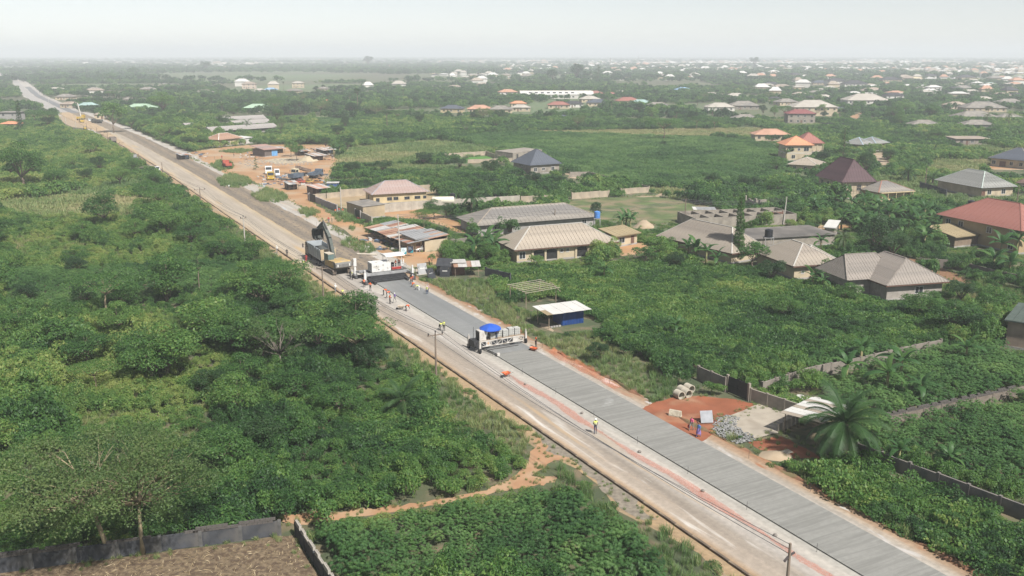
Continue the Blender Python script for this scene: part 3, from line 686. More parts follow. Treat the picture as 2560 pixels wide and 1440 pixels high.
# ------------------------------------------------------------------ single trees: trunk with limbs + crown
bark = mat('bark', (.17, .13, .10), var=.3, scale=3); pale_bark = mat('pale_bark', (.29, .235, .145), var=.25, scale=2.5, col2=(.19, .155, .10), stretch=(1, 1, .3), thr=(.4, .6))
def limb_tree(seed, h, cr, trunk_h, flat=.7, nl=9, nleaf=1500, ls=.4, tr=.22, stops=GREENS, tint=.42, mname='crown_green', bk=None, fork=3, lean=0.0, airy=False, conic=False):
    """meshes of one kind of tree: a tapering trunk that forks into limbs, and a crown of leaf clumps at their ends"""
    r = np.random.default_rng(seed); rr = random.Random(seed); tm = MB(); lobes = []
    top = Vector((lean * h * .5, rr.uniform(-.2, .2), trunk_h))
    tm.tube([(0, 0, -.1), (lean * h * .15, 0, trunk_h * .35), (lean * h * .3 + rr.uniform(-.15, .15), rr.uniform(-.15, .15), trunk_h * .7), top], [tr * 1.35, tr, tr * .85, tr * .72], 8)
    cz = (h + trunk_h) / 2; chz = (h - trunk_h * .8) / 2
    for i in range(nl):
        a = 6.283 * i / nl * (1 + fork % 2) + rr.uniform(-.4, .4)
        if conic:
            k = i / max(1, nl - 1); z = trunk_h * .6 + (h - trunk_h * .6) * k; q = cr * (1 - k) ** .8 * rr.uniform(.55, .85); s_ = cr * (.25 + .35 * (1 - k))
            e = Vector((q * math.cos(a * 2.4), q * math.sin(a * 2.4), z)); lobes.append((e.x, e.y, e.z, s_, s_, s_ * .32))
        else:
            q = cr * rr.uniform(.35, .78) if i else 0; z = cz + chz * (rr.uniform(-.95, .75) if airy else rr.uniform(-.45, .5)) * (1 - .4 * q / cr) + (chz * .45 if not i else 0)
            e = Vector((top.x + q * math.cos(a), q * math.sin(a), z)); s_ = cr * (rr.uniform(.16, .30) if airy else rr.uniform(.30, .46))
            lobes.append((e.x, e.y, e.z, s_, s_, s_ * flat * rr.uniform(.7, 1.0)))
        st = top if not conic else Vector((0, 0, max(1, e.z - .6)))
        md = st.lerp(e, .5) + Vector((rr.uniform(-.3, .3), rr.uniform(-.3, .3), rr.uniform(-.1, .35) * chz * .4))
        tm.tube([st, st.lerp(md, .5) + Vector((rr.uniform(-.25, .25), rr.uniform(-.25, .25), rr.uniform(-.1, .2))), md, md.lerp(e, .55) + Vector((rr.uniform(-.3, .3), rr.uniform(-.3, .3), rr.uniform(-.1, .25))), e], [tr * .45, tr * .34, tr * .25, tr * .15, tr * .06], 6)
        for _ in range(2 if airy else 1):
            e2 = md.lerp(e, .6) + Vector((rr.uniform(-1, 1), rr.uniform(-1, 1), rr.uniform(-.2, .5))) * s_ * .7
            tm.tube([md, md.lerp(e2, .6) + Vector((0, 0, .1)), e2], [tr * .22, tr * .15, tr * .05], 5)
    if conic: tm.tube([top, (0, 0, h)], [tr * .7, tr * .1], 6)
    c, nn = lobes_cloud(lobes, nleaf, r, shell=((.15, 1.1) if airy else (.68, 1.08)), jit=.7 if airy else .5, below=-.6 if airy else -.35)
    v, f = leaves(c, nn, ls, r=r)
    lm = leaf_mat(mname, stops, inst=False, tint=tint)
    return tm.mesh('trunk', bk or bark, True), fast_mesh('crown', v, f, lm)
KINDS = {
 'broad': [limb_tree(1 + i, 8.5, 4.6, 2.2, .8, 14, 4200, .36, .26, GREENS, .50) for i in range(3)],
 'dark': [limb_tree(11 + i, 7.5, 3.4, 1.4, .95, 14, 3200, .32, .22, DARKS, .5, 'crown_dark') for i in range(2)],
 'umbrella': [limb_tree(21 + i, 8.5, 5.5, 4.0, .35, 14, 3400, .27, .15, GREENS, .45, 'crown_umbrella', pale_bark) for i in range(2)],
 'airy': [limb_tree(31 + i, 10.5, 7.2, 4.4, .6, 34, 15000, .19, .17, OLIVE, .58, 'crown_olive', pale_bark, airy=True, lean=(-.10, .08, .05)[i]) for i in range(3)],
 'conifer': [limb_tree(41, 15, 5.0, 2.6, .3, 26, 3000, .42, .24, DARKS, .75, 'crown_dark2', conic=True)],
 'tall': [limb_tree(51 + i, 15, 2.8, 10, .6, 8, 900, .5, .24, DARKS, .6, 'crown_tall') for i in range(2)],
 'bright': [limb_tree(61 + i, 6.5, 3.2, 1.6, .9, 10, 1300, .4, .16, GREENS, .58, 'crown_bright') for i in range(2)],
 'bare': [limb_tree(71, 9, 4.5, 3.0, .8, 18, 2600, .22, .13, OLIVE, .35, 'crown_bare', mat('grey_bark', (.17, .145, .12)), airy=True)],
}
BASEH = {'broad': 8.5, 'dark': 7.5, 'umbrella': 8.5, 'airy': 10.5, 'conifer': 15, 'tall': 15, 'bright': 6.5, 'bare': 9}
def tree(kind, x, y, h, label, wide=1.0, group=None, var=None, rz=None, name=None):
    """one tree standing at survey point x,y, h metres tall"""
    ms = KINDS[kind]; tm, cm = ms[random.randrange(len(ms)) if var is None else var]
    k = h / BASEH[kind]; w = G(x, y)
    o = thing(name or {'broad': 'broadleaf_tree', 'dark': 'mango_tree', 'umbrella': 'umbrella_tree', 'airy': 'acacia_tree', 'conifer': 'conical_tree', 'tall': 'tall_tree', 'bright': 'young_tree', 'bare': 'sparse_tree'}[kind], label, 'tree', (w[0], w[1], 0), random.random() * 6.28 if rz is None else rz, group)
    o.scale = (k * wide, k * wide, k)
    put('trunk', tm, o); put('crown', cm, o)
    return o
def frond_mesh(L, n=20, droop=.55, w=.5, wid=.07, vee=.25, up=.55):
    """feather palm leaf: arched rib and paired leaflets"""
    mb = MB(); pts = []
    for i in range(9):
        k = i / 8; pts.append(Vector((L * (k - .12 * k * k), 0, L * (up * k - (up * .35 + droop) * k * k))))
    mb.tube(pts, [.045 * L / 4 * (1 - .85 * i / 8) + .008 for i in range(9)], 4)
    for i in range(n):
        k = .12 + .86 * i / (n - 1); j = k * 8; a = int(min(7, j)); p = pts[a].lerp(pts[a + 1], j - a); t = (pts[a + 1] - pts[a]).normalized()
        l = w * max(0, math.sin(math.pi * (.12 + .82 * k))) ** .7
        for s in (-1, 1):
            e = p + t * l * .55 + Vector((0, s * l * .85, -l * vee)); sd = t * wid
            mb.add([p - sd * .5, p + sd * .5, e], [(0, 1, 2)], 0)
    return mb
palm_i = leaf_mat('palm_leaf', [(0, (.026, .066, .024)), (.5, (.055, .115, .038)), (1, (.12, .17, .058))], inst=False, spread=.2, tint=.45)
FR = frond_mesh(4.6, 34, .36, 1.0, .11, .3, .75).mesh('frond', palm_i); FR2 = frond_mesh(4.2, 22, .75, .85, .15, .5, .55).mesh('frond', leaf_mat('coconut_leaf', [(0, (.04, .075, .03)), (.5, (.08, .125, .045)), (1, (.20, .21, .09))], inst=False, spread=.3, tint=.5))
FRL = frond_mesh(4.6, 11, .42, 1.0, .26, .3, .75).mesh('frond', palm_i); FRL2 = frond_mesh(4.2, 11, .75, .85, .24, .5, .55).mesh('frond', MATS['coconut_leaf'])
palm_bark = mat('palm_trunk', (.13, .10, .075), var=.4, scale=4, stretch=(.3, .3, 2))
def palm(x, y, th, L, n, label, kind='oil', group=None, seed=0, low=False):
    r = random.Random(seed); w = G(x, y); o = thing('oil_palm' if kind == 'oil' else 'coconut_palm', label, 'palm tree', (w[0], w[1], 0), 0, group)
    mb = MB(); bx = r.uniform(-.4, .4)
    mb.tube([(0, 0, -.1), (bx * .3, 0, th * .4), (bx, 0, th * .8), (bx * 1.1, 0, th)], [.42, .32, .30, .36] if kind == 'oil' else [.24, .18, .16, .17], 8)
    mb.build('trunk', palm_bark, o)
    me = (FRL if low else FR) if kind == 'oil' else (FRL2 if low else FR2)
    for i in range(n):
        k = i / n; f = put('frond', me, o, (bx * 1.1, 0, th + .1 * r.random()))
        el = math.radians(74 - 104 * k ** .9 + r.uniform(-8, 8)) - .55
        f.rotation_euler = (r.uniform(-.25, .25), -el, i * 2.4 + r.uniform(-.2, .2)); s_ = L / 4.6 * r.uniform(.85, 1.08) * (1 - .12 * k); f.scale = (s_, s_, s_)
    return o
def ban_leaf():
    mb = MB(); n = 9; k = 0
    for i in range(n):
        u = i / (n - 1); x = 2.1 * u * (1 - .22 * u); z = 1.25 * u - 1.35 * u * u; w = .21 * max(0, math.sin(math.pi * min(1, .08 + .92 * u))) ** .6 * (1 if u > .1 else .2) + .015
        mb.v += [(x, -w, z - .10 * w / .3), (x, 0, z), (x, w, z - .10 * w / .3)]
        if i:
            a = (i - 1) * 3; mb.f += [(a, a + 1, a + 4, a + 3), (a + 1, a + 2, a + 5, a + 4)]; mb.m += [0, 0]
    return mb
ban_m = leaf_mat('banana_leaf', BANANA, inst=False, spread=.1, transl=.4, tint=.5); BL = ban_leaf().mesh('leaf', ban_m, True)
stem_m = mat('banana_stem', (.17, .19, .08), var=.35, scale=3, col2=(.24, .17, .09))
BST = MB().tube([(0, 0, -.05), (.03, 0, .8), (0, .02, 1.7)], [.15, .11, .07], 7).mesh('stem', stem_m, True)
def banana(x, y, s_, label, group=None, seed=0, n=8):
    r = random.Random(seed); w = G(x, y); o = thing('banana_plant', label, 'banana plant', (w[0], w[1], 0), r.random() * 6, group, s_)
    put('stem', BST, o)
    for i in range(n):
        k = i / n; f = put('leaf', BL, o, (0, 0, 1.6 + .08 * r.random())); f.rotation_euler = (r.uniform(-.3, .3), -math.radians(48 - 70 * k + r.uniform(-10, 10)), i * 2.4 + r.uniform(-.3, .3))
        q = r.uniform(.8, 1.1); f.scale = (q, q, q)
    return o
ADJ = {'broad': 'round-crowned tree', 'dark': 'dark dense tree', 'umbrella': 'flat-topped tree', 'tall': 'tall slim tree', 'airy': 'airy olive tree', 'bright': 'light green young tree'}
def plant_trees():
    T = tree
    T('airy', 272, 1392, HT(272, 1392, 1080), 'pale-barked acacia with forked trunk in front of the dark block wall, left of its twin', 1.15, var=0, rz=.4)
    T('airy', 358, 1385, HT(358, 1385, 1100), 'pale-barked acacia splitting low into two stems before the dark block wall', 1.1, var=1, rz=2.2)
    T('umbrella', 402, 546, HT(402, 546, 452), 'flat-topped umbrella tree with pale forked trunk on the thicket edge near the road', 1.35, var=0)
    T('broad', 60, 472, HT(60, 472, 362), 'large round-crowned tree at the picture edge in the light green field', 1.0)
    T('bare', 700, 935, 8.5, 'sprawling grey-twigged tree deep in the dark thicket beside the road', 1.3)
    T('bare', 640, 905, 6.5, 'smaller grey-twigged tree left of the sprawling one in the thicket', 1.2)
    T('tall', 500, 742, 7.5, 'leaning thin-trunked tree in the thicket below the cassava patch', .9)
    for i, (x, y, h, w_, k, lb) in enumerate([
        (880, 905, 5.5, 1.1, 'dark', 'dark rounded tree in the thicket across the road from the curing machine'), (930, 935, 5, 1.1, 'dark', 'dark low tree nearest the kerb below the trailer machine'),
        (560, 655, 6, 1.2, 'broad', 'broad dark-green tree in the thicket left of the second power pole'), (480, 615, 6, 1.2, 'broad', 'spreading tree behind the flat-topped umbrella tree trunk'), (690, 705, 5, 1.1, 'broad', 'bushy tree at the thicket edge opposite the excavator'),
        (215, 458, 6, 1.1, 'dark', 'dark bushy tree right of the large round-crowned tree'), (300, 465, 7, 1.1, 'broad', 'tree beside the road opposite the white car'), (360, 495, 6, 1.2, 'broad', 'light green tree just left of the roadside poles'), (180, 420, 5, 1.1, 'bright', 'small bright tree in the light green field'),
        (250, 430, 6.5, 1.0, 'dark', 'dark tree standing where the light field meets the thicket'), (330, 440, 6.5, 1.1, 'broad', 'round tree nearest the twin roadside poles'), (70, 760, 4.5, 1.2, 'dark', 'small dark tree beside the cassava patch at the picture edge'), (215, 770, 5, 1.2, 'dark', 'dark tree below the cassava patch'), (190, 690, 4.6, 1.2, 'dark', 'dark tree rising at the upper edge of the cassava patch'),
        (420, 760, 4.6, 1.2, 'bright', 'bright shrub-like tree at the lower edge of the cassava patch'), (480, 860, 5, 1.2, 'airy', 'bamboo-coloured airy tree in the middle of the thicket'), (545, 880, 5.6, 1.1, 'bright', 'yellowish feathery tree in the middle of the thicket'), (740, 1010, 5, 1.2, 'broad', 'broad tree in the thicket above the earth track'), (850, 1040, 4.6, 1.3, 'broad', 'low broad tree nearest the kerb above the earth track'),
        (600, 1040, 5.2, 1.2, 'broad', 'broad tree between the twin acacias and the road'), (520, 1000, 4.5, 1.2, 'dark', 'dark tree above the dry grass patch'), (560, 1180, 5, 1.2, 'broad', 'leafy tree right of the twin acacias'), (130, 1290, 5.5, 1.2, 'dark', 'dark tree overhanging the dark block wall'), (660, 1130, 4.6, 1.2, 'dark', 'dark leafy tree above the earth track end'),
        (1060, 575, HT(1060, 575, 517), 1.0, 'umbrella', 'small flat-topped tree with dark trunk behind the market stalls'), (1085, 548, 5, 1.1, 'broad', 'leafy tree by the compound wall behind the flat-topped one'), (1115, 545, 4.6, 1.1, 'dark', 'dark tree under the tall palm by the wall'), (1105, 605, 4.2, 1.0, 'dark', 'dark leafy tree at the end of the market stalls'), (1080, 660, 2.4, .8, 'bright', 'small sapling in front of the parked silver car'),
        (1490, 552, HT(1490, 552, 500), .75, 'dark', 'dark round tree beside the blue water tank'), (1640, 655, 6.2, 1.1, 'bright', 'feathery light tree between the shop and the long grey roof'), (1615, 668, 4.6, 1.2, 'bright', 'bushy young tree in front of the small shop'), (1690, 672, 4, 1.3, 'dark', 'dark shrub-like tree in front of the long grey roof'), (1880, 672, HT(1880, 672, 600), 1.2, 'bright', 'light feathery tree at the foot of the tall column tree'), (1930, 705, 5, 1.2, 'dark', 'dark tree in front of the first hip-roofed house'),
        (1340, 672, 3.2, 1.2, 'bright', 'low bush-like tree in front of the arched verandah'), (1215, 660, 4.5, 1.2, 'broad', 'leafy tree behind the black kiosk'), (2165, 437, HT(2165, 437, 375), 1.0, 'dark', 'very dark round tree behind the maroon roof'), (2190, 640, HT(2190, 640, 530), 1.1, 'dark', 'large very dark mango in the banana grove'), (2230, 650, 7, 1.1, 'dark', 'dark mango at the grove edge above the tiled grey house'),
        (2105, 425, HT(2105, 425, 322), 1.0, 'conifer', 'tall layered conical tree beside the orange-roofed house'), (2060, 412, 7, 1.0, 'dark', 'dark tree against the orange-roofed house'), (1660, 352, HT(1660, 352, 288), 1.3, 'umbrella', 'flat-topped dark tree standing alone at the field edge'), (1657, 368, 3.5, 1, 'dark', 'small dark bush tree below the lone flat-topped tree'),
        (2440, 850, 5.5, 1.3, 'dark', 'dark leafy tree by the green-edged building'), (2380, 835, 6, 1.2, 'broad', 'broad dark tree in the right-hand thicket'), (2300, 800, 5, 1.2, 'broad', 'broad tree in front of the tiled grey roof'), (2480, 800, 6, 1.1, 'broad', 'tree behind the green-edged building corner'), (2400, 760, 5, 1.1, 'dark', 'dark tree at the corner of the dry grass plot'), (1960, 800, 4.5, 1.2, 'broad', 'bushy tree in the vine-covered plot'), (2120, 760, 3.6, 1.3, 'broad', 'low tree before the tiled grey house'),
        (1490, 905, 3.2, 1.2, 'dark', 'small dark tree at the verge right of the new slab'), (285, 332, HT(285, 332, 247), .9, 'bright', 'tall bright green creeper-clad tree at the road bend'), (330, 322, 8, 1.1, 'broad', 'wide tree in the tall thicket by the road bend'), (120, 320, HT(120, 320, 272), 1.2, 'umbrella', 'spreading dark tree by the road at the far left'), (88, 310, 9, 1.2, 'umbrella', 'spreading tree behind the first one at the far left'),
        (410, 290, HT(410, 290, 226), 1.2, 'broad', 'dense dark tree behind the green-roofed house'), (450, 292, 9, 1.2, 'broad', 'dense tree right of the green-roofed house'), (742, 402, HT(742, 402, 352), .75, 'broad', 'round tree among the scrap trucks in the yard'), (728, 392, 8, .8, 'bright', 'taller light tree behind the yard tree'), (640, 425, HT(640, 425, 392), .55, 'conifer', 'small spreading seedling tree in the truck yard'), (703, 340, HT(703, 340, 292), .9, 'bare', 'half-bare tree at the end of the poultry sheds'),
        (895, 290, HT(895, 290, 215), .75, 'tall', 'tallest tree in the mid-distance tree line'), (880, 292, 11, 1.1, 'dark', 'dark tree at the foot of the tallest one'), (690, 290, HT(690, 290, 240), 1.1, 'umbrella', 'spreading tree above the poultry sheds'), (740, 285, 11, 1.1, 'dark', 'dark tree in the line above the yard'), (800, 288, 11, 1.2, 'airy', 'pale-limbed tree in the line above the yard'), (940, 296, 10, 1.3, 'airy', 'wide olive tree right of the tallest tree'), (1000, 270, 9, 1, 'tall', 'slim tree in the hazy tree line'),
        (1247, 250, HT(1247, 250, 207), .55, 'tall', 'tall slim tree left of the pink-roofed house'), (1150, 252, 12, .6, 'tall', 'thin tall tree in the haze beyond the field'), (845, 345, 8, 1.0, 'dark', 'dark tree in the clump above the yard'), (870, 378, 8.5, .9, 'dark', 'dark tree at the grass slope corner'), (815, 372, 6, 1, 'dark', 'dark bush tree behind the yard stalls'), (1165, 340, 8, .8, 'bare', 'bare twiggy tree on the open slope'),
        (2262, 290, HT(2262, 290, 246), 1.0, 'broad', 'dark broad tree right of the long two-storey block'), (2235, 300, 10, 1.1, 'broad', 'broad tree below the long two-storey block'), (2330, 298, 11, 1.1, 'broad', 'broad tree above the lone grey hip roof'), (2220, 405, 6.5, 1.0, 'dark', 'dark tree right of the blue-trimmed house'), (2340, 350, 7, 1, 'broad', 'tree above the dry grass field'), (2480, 345, 8, 1, 'broad', 'tree behind the flat unfinished block'), (1940, 430, 6, 1.2, 'broad', 'tree at the cassava field edge by the white roof'),
        (1870, 480, 6.5, 1.3, 'dark', 'dark broad tree in the thicket below the cassava field'), (1780, 470, 6, 1.3, 'dark', 'dark tree at the near edge of the cassava field'), (1950, 490, 6.5, 1.3, 'broad', 'broad tree left of the maroon-roofed house'), (1330, 470, 6, 1.2, 'dark', 'dark tree below the black-roofed house'), (1400, 480, 5.6, 1.2, 'dark', 'dark tree inside the far compound wall'), (1230, 440, 6.5, 1.2, 'dark', 'dark tree in the clump left of the black-roofed house'),
        (1060, 415, 6.5, 1.3, 'dark', 'dark tree on the near side of the yellow grass slope'), (960, 435, 6, 1.3, 'dark', 'dark tree in the clump below the yellow grass slope'), (880, 440, 6, 1.3, 'dark', 'dark tree at the clump end nearest the truck yard'), (1150, 425, 6, 1.3, 'dark', 'dark tree in the clump below the walled lawn')]):
        T(k, x, y, h, lb, w_)
    for i, (x, y, h, k, lb) in enumerate([(1382, 205, 22, 'dark', 'tall dark tree silhouetted in front of the far town'), (1440, 200, 30, 'dark', 'tallest dark tree in front of the far town'), (1467, 203, 20, 'dark', 'dark tree right of the tallest in front of the far town'), (1495, 206, 26, 'conifer', 'pointed dark tree in front of the far town'), (515, 178, 30, 'dark', 'lone dark tree far left below the skyline'), (920, 166, 40, 'dark', 'lone dark tree in the middle below the skyline'), (1885, 168, 40, 'dark', 'lone dark tree right of the mast below the skyline'), (335, 192, 20, 'broad', 'pair-crowned tree on the far left plain'), (280, 205, 14, 'broad', 'dark clump tree beyond the valley houses')]):
        T(k, x, y, h, lb)
    r = random.Random(5); i = 0
    cat_ = ['broad', 'dark', 'umbrella', 'tall', 'airy', 'bright']
    while i < 110:
        x = r.uniform(120, 2540); y = r.uniform(222, 330); w = G(x, y)
        k = r.choice(cat_); h = r.uniform(6, 10.5) * (1.25 if k == 'tall' else 1)
        if not all(free(np.array([w]), 4, h * q)[0] for q in (.5, .75, 1)) or inzone('cassava', np.array([w]))[0]: continue
        T(k, x, y, h, beside(w, ADJ[k]), r.uniform(.8, 1.1), 'scattered mid-distance trees'); i += 1
    r = random.Random(15); i = 0; poly = Z((300, 335), (400, 290), (560, 300), (600, 335), (500, 372), (440, 378), (380, 365))
    while i < 34:
        x, y = r.uniform(290, 610), r.uniform(285, 385); w = G(x, y)
        h = r.uniform(5.5, 8.5); k = r.choice(['broad', 'bright', 'dark'])
        if not inpoly(poly, w[:1], w[1:])[0] or not all(free(np.array([w]), 2.5, h * q)[0] for q in (.4, .6, .8, 1)): continue
        T(k, x, y, h, beside(w, ADJ[k] + ' in the roadside thicket'), 1.1, 'trees of the tall roadside thicket'); i += 1
    r = random.Random(16); i = 0
    while i < 58:
        y = r.uniform(380, 1000); s0 = r.uniform(-60, 900); w = G(s0, y); s, t = ST(w[0], w[1])
        if t > -4 or w[1] < 60 or not free(np.array([w]), 2)[0] or inzone('cassava', np.array([w]))[0] or inzone('drygrass', np.array([w]))[0]: continue
        k = r.choice(['broad', 'broad', 'bright', 'bright', 'umbrella']); T(k, s0, y, r.uniform(4.5, 8.5), beside(w, ADJ[k] + ' in the thicket'), 1.2, 'trees of the wide thicket'); i += 1
    # palms
    palm(2112, 1150, 4.3, 5.6, 42, 'big oil palm with drooping fronds beside the open shed by the road', seed=1)
    palm(1177, 548, HT(1177, 548, 490), 4.6, 26, 'oil palm standing above the compound wall by the cream tank', seed=2)
    palm(2108, 645, 4.6, 4.0, 18, 'coconut palm between the hip-roofed house and the banana grove', 'coco', seed=3)
    palm(2270, 455, 3.5, 5.5, 24, 'dark oil palm behind the small tiled porch house', seed=4)
    palm(2330, 465, 2.5, 4.2, 18, 'short palm beside the weathered grey roof', seed=5)
    palm(925, 905, 2.0, 4.2, 18, 'low oil palm half buried in the thicket by the power pole', seed=6)
    palm(1010, 1030, 1.6, 4.2, 18, 'low oil palm in the thicket above the gravel patch', seed=7)
    palm(745, 800, 2.6, 3.8, 16, 'oil palm poking from the thicket near the kerb', seed=8)
    for i, (x, y, th, k, lb) in enumerate([(1293, 245, 7, 'coco', 'coconut palm in front of the white warehouse'), (1452, 252, 6, 'coco', 'coconut palm right of the white warehouse'), (1130, 263, 5, 'oil', 'oil palm left of the slate roof'), (2465, 322, 8, 'coco', 'coconut palm over the low grey house'), (2520, 320, 8, 'coco', 'coconut palm at the picture edge over the grey houses'), (1522, 285, 6, 'oil', 'palm among the red mid-distance roofs'), (2335, 395, 4, 'oil', 'oil palm in the thicket above the dry grass'), (1780, 300, 6, 'oil', 'palm left of the pale hip roof'), (1220, 250, 8, 'oil', 'palm beside the tall slim tree'), (620, 330, 5, 'oil', 'palm by the poultry sheds')]):
        palm(x, y, th, 4.6, 15, lb, k, seed=30 + i, low=True)
    # bananas
    r = random.Random(9); poly = Z((2015, 545), (2080, 522), (2200, 525), (2330, 550), (2390, 575), (2360, 620), (2300, 640), (2230, 600), (2120, 590), (2060, 570)); i = 0
    while i < 46:
        x = r.uniform(2000, 2400); y = r.uniform(498, 645); w = G(x, y)
        if not inpoly(poly, w[:1], w[1:])[0] or not free(np.array([w]), .5)[0]: continue
        banana(x, y, r.uniform(1.7, 2.4), 'banana plant in the dense grove below the red-roofed house', 'banana grove', 100 + i); i += 1
    for i, (x, y, q, lb) in enumerate([(1565, 575, 2.1, 'banana plant standing alone on the mown ground'), (1555, 580, 1.8, 'shorter banana plant behind the lone clump'), (1575, 578, 1.9, 'banana plant right in the lone clump'), (1190, 655, 2.3, 'banana plant behind the black kiosk'), (1235, 648, 2.2, 'banana plant left of the arched verandah'), (1215, 640, 2.4, 'banana plant rising behind the kiosk roofs'), (1740, 660, 2.1, 'banana plant in front of the long grey roof'), (1765, 665, 2.0, 'second banana plant before the long grey roof'), (1720, 650, 1.8, 'short banana plant under the long grey eave'), (1790, 680, 1.8, 'low banana plant right of the others before the grey roof'), (1510, 705, 1.6, 'pale-stemmed banana plant in the shrubs below the verandah'),
                    (2150, 918, 1.7, 'banana plant with dry brown skirt by the long wall'), (2412, 915, 1.7, 'yellow-green banana plant in the cassava plot'), (2250, 955, 1.9, 'tall-leaved banana plant left in the cassava plot'), (2215, 990, 2.0, 'banana plant behind the big oil palm'), (2115, 960, 1.7, 'banana plant beside the broken pipes'), (2300, 1010, 1.5, 'small banana plant at the foot of the block wall'), (1690, 845, 1.3, 'small banana plant among the vines of the large plot'), (2245, 1170, 1.3, 'young banana plant in the roadside cassava'), (2370, 1180, 1.1, 'banana shoot in the corner cassava'),
                    (2540, 640, 2.3, 'banana plant below the ochre walls at the picture edge'), (2500, 650, 2.2, 'banana plant right of the straw-coloured roof'), (2480, 690, 2.2, 'banana plant by the bend of the dark wall'), (2520, 700, 2.2, 'banana plant nearest the picture edge by the dark wall'), (2030, 725, 1.7, 'banana plant between the two hip-roofed houses'), (2055, 730, 1.4, 'short banana plant near the tiled grey house'), (2000, 395, 2.4, 'banana plant in front of the orange-roofed house'), (1965, 402, 2.2, 'banana plant at the corner of the orange-roofed house'), (850, 390, 2.4, 'banana plant behind the scrap stalls'), (835, 392, 2.1, 'second banana plant behind the scrap stalls'), (2050, 635, 1.8, 'banana plant by the flat concrete slab')]):
        banana(x, y, q, lb, None, 300 + i)
    # the column tree: weeping foliage round a tall mast-like trunk with one side limb
    w = G(1845, 655); hh = HT(1845, 655, 488); o = thing('column_tree', 'tall narrow weeping column tree with one side limb beside the long grey roof', 'tree', (w[0], w[1], 0))
    tm = MB().tube([(0, 0, 0), (0, 0, hh * .5), (0, 0, hh * .97)], [.3, .2, .05], 8); tm.tube([(0, 0, hh * .45), (1.6, 0, hh * .58), (3.6, .2, hh * .60)], [.14, .1, .05], 6); tm.build('trunk', bark, o)
    r2 = np.random.default_rng(4); lb = [(math.sin(k) * .12, math.cos(k) * .12, hh * (.10 + .88 * k / 15), 1.4 - .05 * k, 1.4 - .05 * k, hh * .05) for k in range(16)] + [(1.0 + .5 * k, .1, hh * (.55 + .012 * k), .6, .6, .75) for k in range(6)]
    c, nn = lobes_cloud(lb, 5200, r2, up=.1, below=-1.1); v, f = leaves(c, nn, .34, .35, .5, r=r2); put('crown', fast_mesh('crown', v, f, leaf_mat('crown_column', GREENS, inst=False, tint=.5)), o)
    w = G(52, 330); o = thing('column_tree', 'narrow dark column tree at the far left beside the road', 'tree', (w[0], w[1], 0)); hh = HT(52, 330, 252)
    MB().tube([(0, 0, 0), (0, 0, hh)], [.3, .06], 7).build('trunk', bark, o); c, nn = lobes_cloud([(0, 0, hh * (.15 + .8 * k / 9), 2.0 - .1 * k, 2.0 - .1 * k, hh * .08) for k in range(10)], 1000, r2); v, f = leaves(c, nn, .7, .4, .4, r=r2); put('crown', fast_mesh('crown', v, f, MATS['crown_dark']), o)
# ------------------------------------------------------------------ houses
cream = mat('cream_render', (0.442, 0.365, 0.255), var=.12, scale=.5, col2=(0.323, 0.264, 0.187), thr=(.58, .75))
yellow_w = mat('yellow_render', (0.476, 0.383, 0.23), var=.12, scale=.5, col2=(0.357, 0.281, 0.17), thr=(.55, .75))
block_w = mat('bare_block', (0.255, 0.225, 0.188), var=.2, scale=.8, col2=(0.18, 0.158, 0.135), thr=(.52, .7))
grey_w = mat('grey_render', (0.306, 0.289, 0.272), var=.15, scale=.6, col2=(0.212, 0.204, 0.187), thr=(.55, .72))
white_w = mat('white_render', (0.561, 0.535, 0.493), var=.08, scale=.4, col2=(0.425, 0.391, 0.34), thr=(.6, .75))
ochre_w = mat('ochre_render', (.36, .27, .155), var=.12, scale=.5)
pink_w = mat('pink_render', (.50, .40, .33), var=.12, scale=.5)
darkblock = mat('dark_plaster', (.050, .053, .060), var=.35, scale=.8, col2=(.10, .095, .09), thr=(.5, .66))
silver_r = mat('weathered_aluminium', (.27, .232, .19), rough=.8, var=.13, scale=.4, col2=(.215, .185, .155), thr=(.5, .68))
silver2_r = mat('pale_aluminium', (.30, .255, .205), rough=.8, var=.1, scale=.35, col2=(.24, .205, .165), thr=(.55, .72))
grey_r = mat('grey_asbestos', (.215, .195, .17), var=.22, scale=.5, col2=(.16, .15, .14), thr=(.48, .66))
grey2_r = mat('mossy_grey_roof', (0.217, 0.217, 0.203), var=.18, scale=.5, col2=(0.14, 0.143, 0.133), thr=(.48, .66))
maroon_r = mat('maroon_tile', (.075, .040, .045), var=.25, scale=.8, rough=.7)
slate_r = mat('slate_blue_roof', (.075, .085, .105), var=.15, scale=.5, rough=.6)
red_r = mat('red_sheet', (.27, .115, .092), var=.1, scale=.3, rough=.55)
orange_r = mat('orange_sheet', (.52, .24, .135), var=.1, scale=.3, rough=.6)
rust_r = mat('rusty_sheet', (.32, .20, .14), var=.25, scale=.7, col2=(.20, .10, .06), thr=(.48, .62), stretch=(1, .3, 1))
straw_r = mat('straw_sheet', (0.275, 0.218, 0.128), var=.14, scale=.5)
white_r = mat('white_sheet', (0.518, 0.504, 0.475), rough=.5, var=.07, scale=.4)
tile_r = mat('speckled_tile', (.34, .29, .27), var=.2, scale=8, col2=(.25, .13, .10), thr=(.5, .56))
green_r = mat('green_sheet', (.32, .44, .32), var=.1, scale=.3, rough=.55)
blue_r = mat('blue_sheet', (.22, .36, .52), var=.1, scale=.3, rough=.55)
brown_r = mat('brown_sheet', (.13, .085, .07), var=.2, scale=.5)
black_r = mat('black_sheet', (.045, .045, .05), var=.2, scale=.5)
trim_w = mat('white_trim', (0.595, 0.578, 0.544), var=.06, scale=2)
ridge_l = mat('ridge_light', (0.413, 0.39, 0.352), var=.1, scale=1)
glass = mat('window_glass', (.03, .035, .04), rough=.15, var=.2, scale=1, spec=.5)
inner_shade = mat('interior_shade', (.02, .02, .02), var=.2, scale=1)  # near-black for flat panels: shade of an inside painted as colour
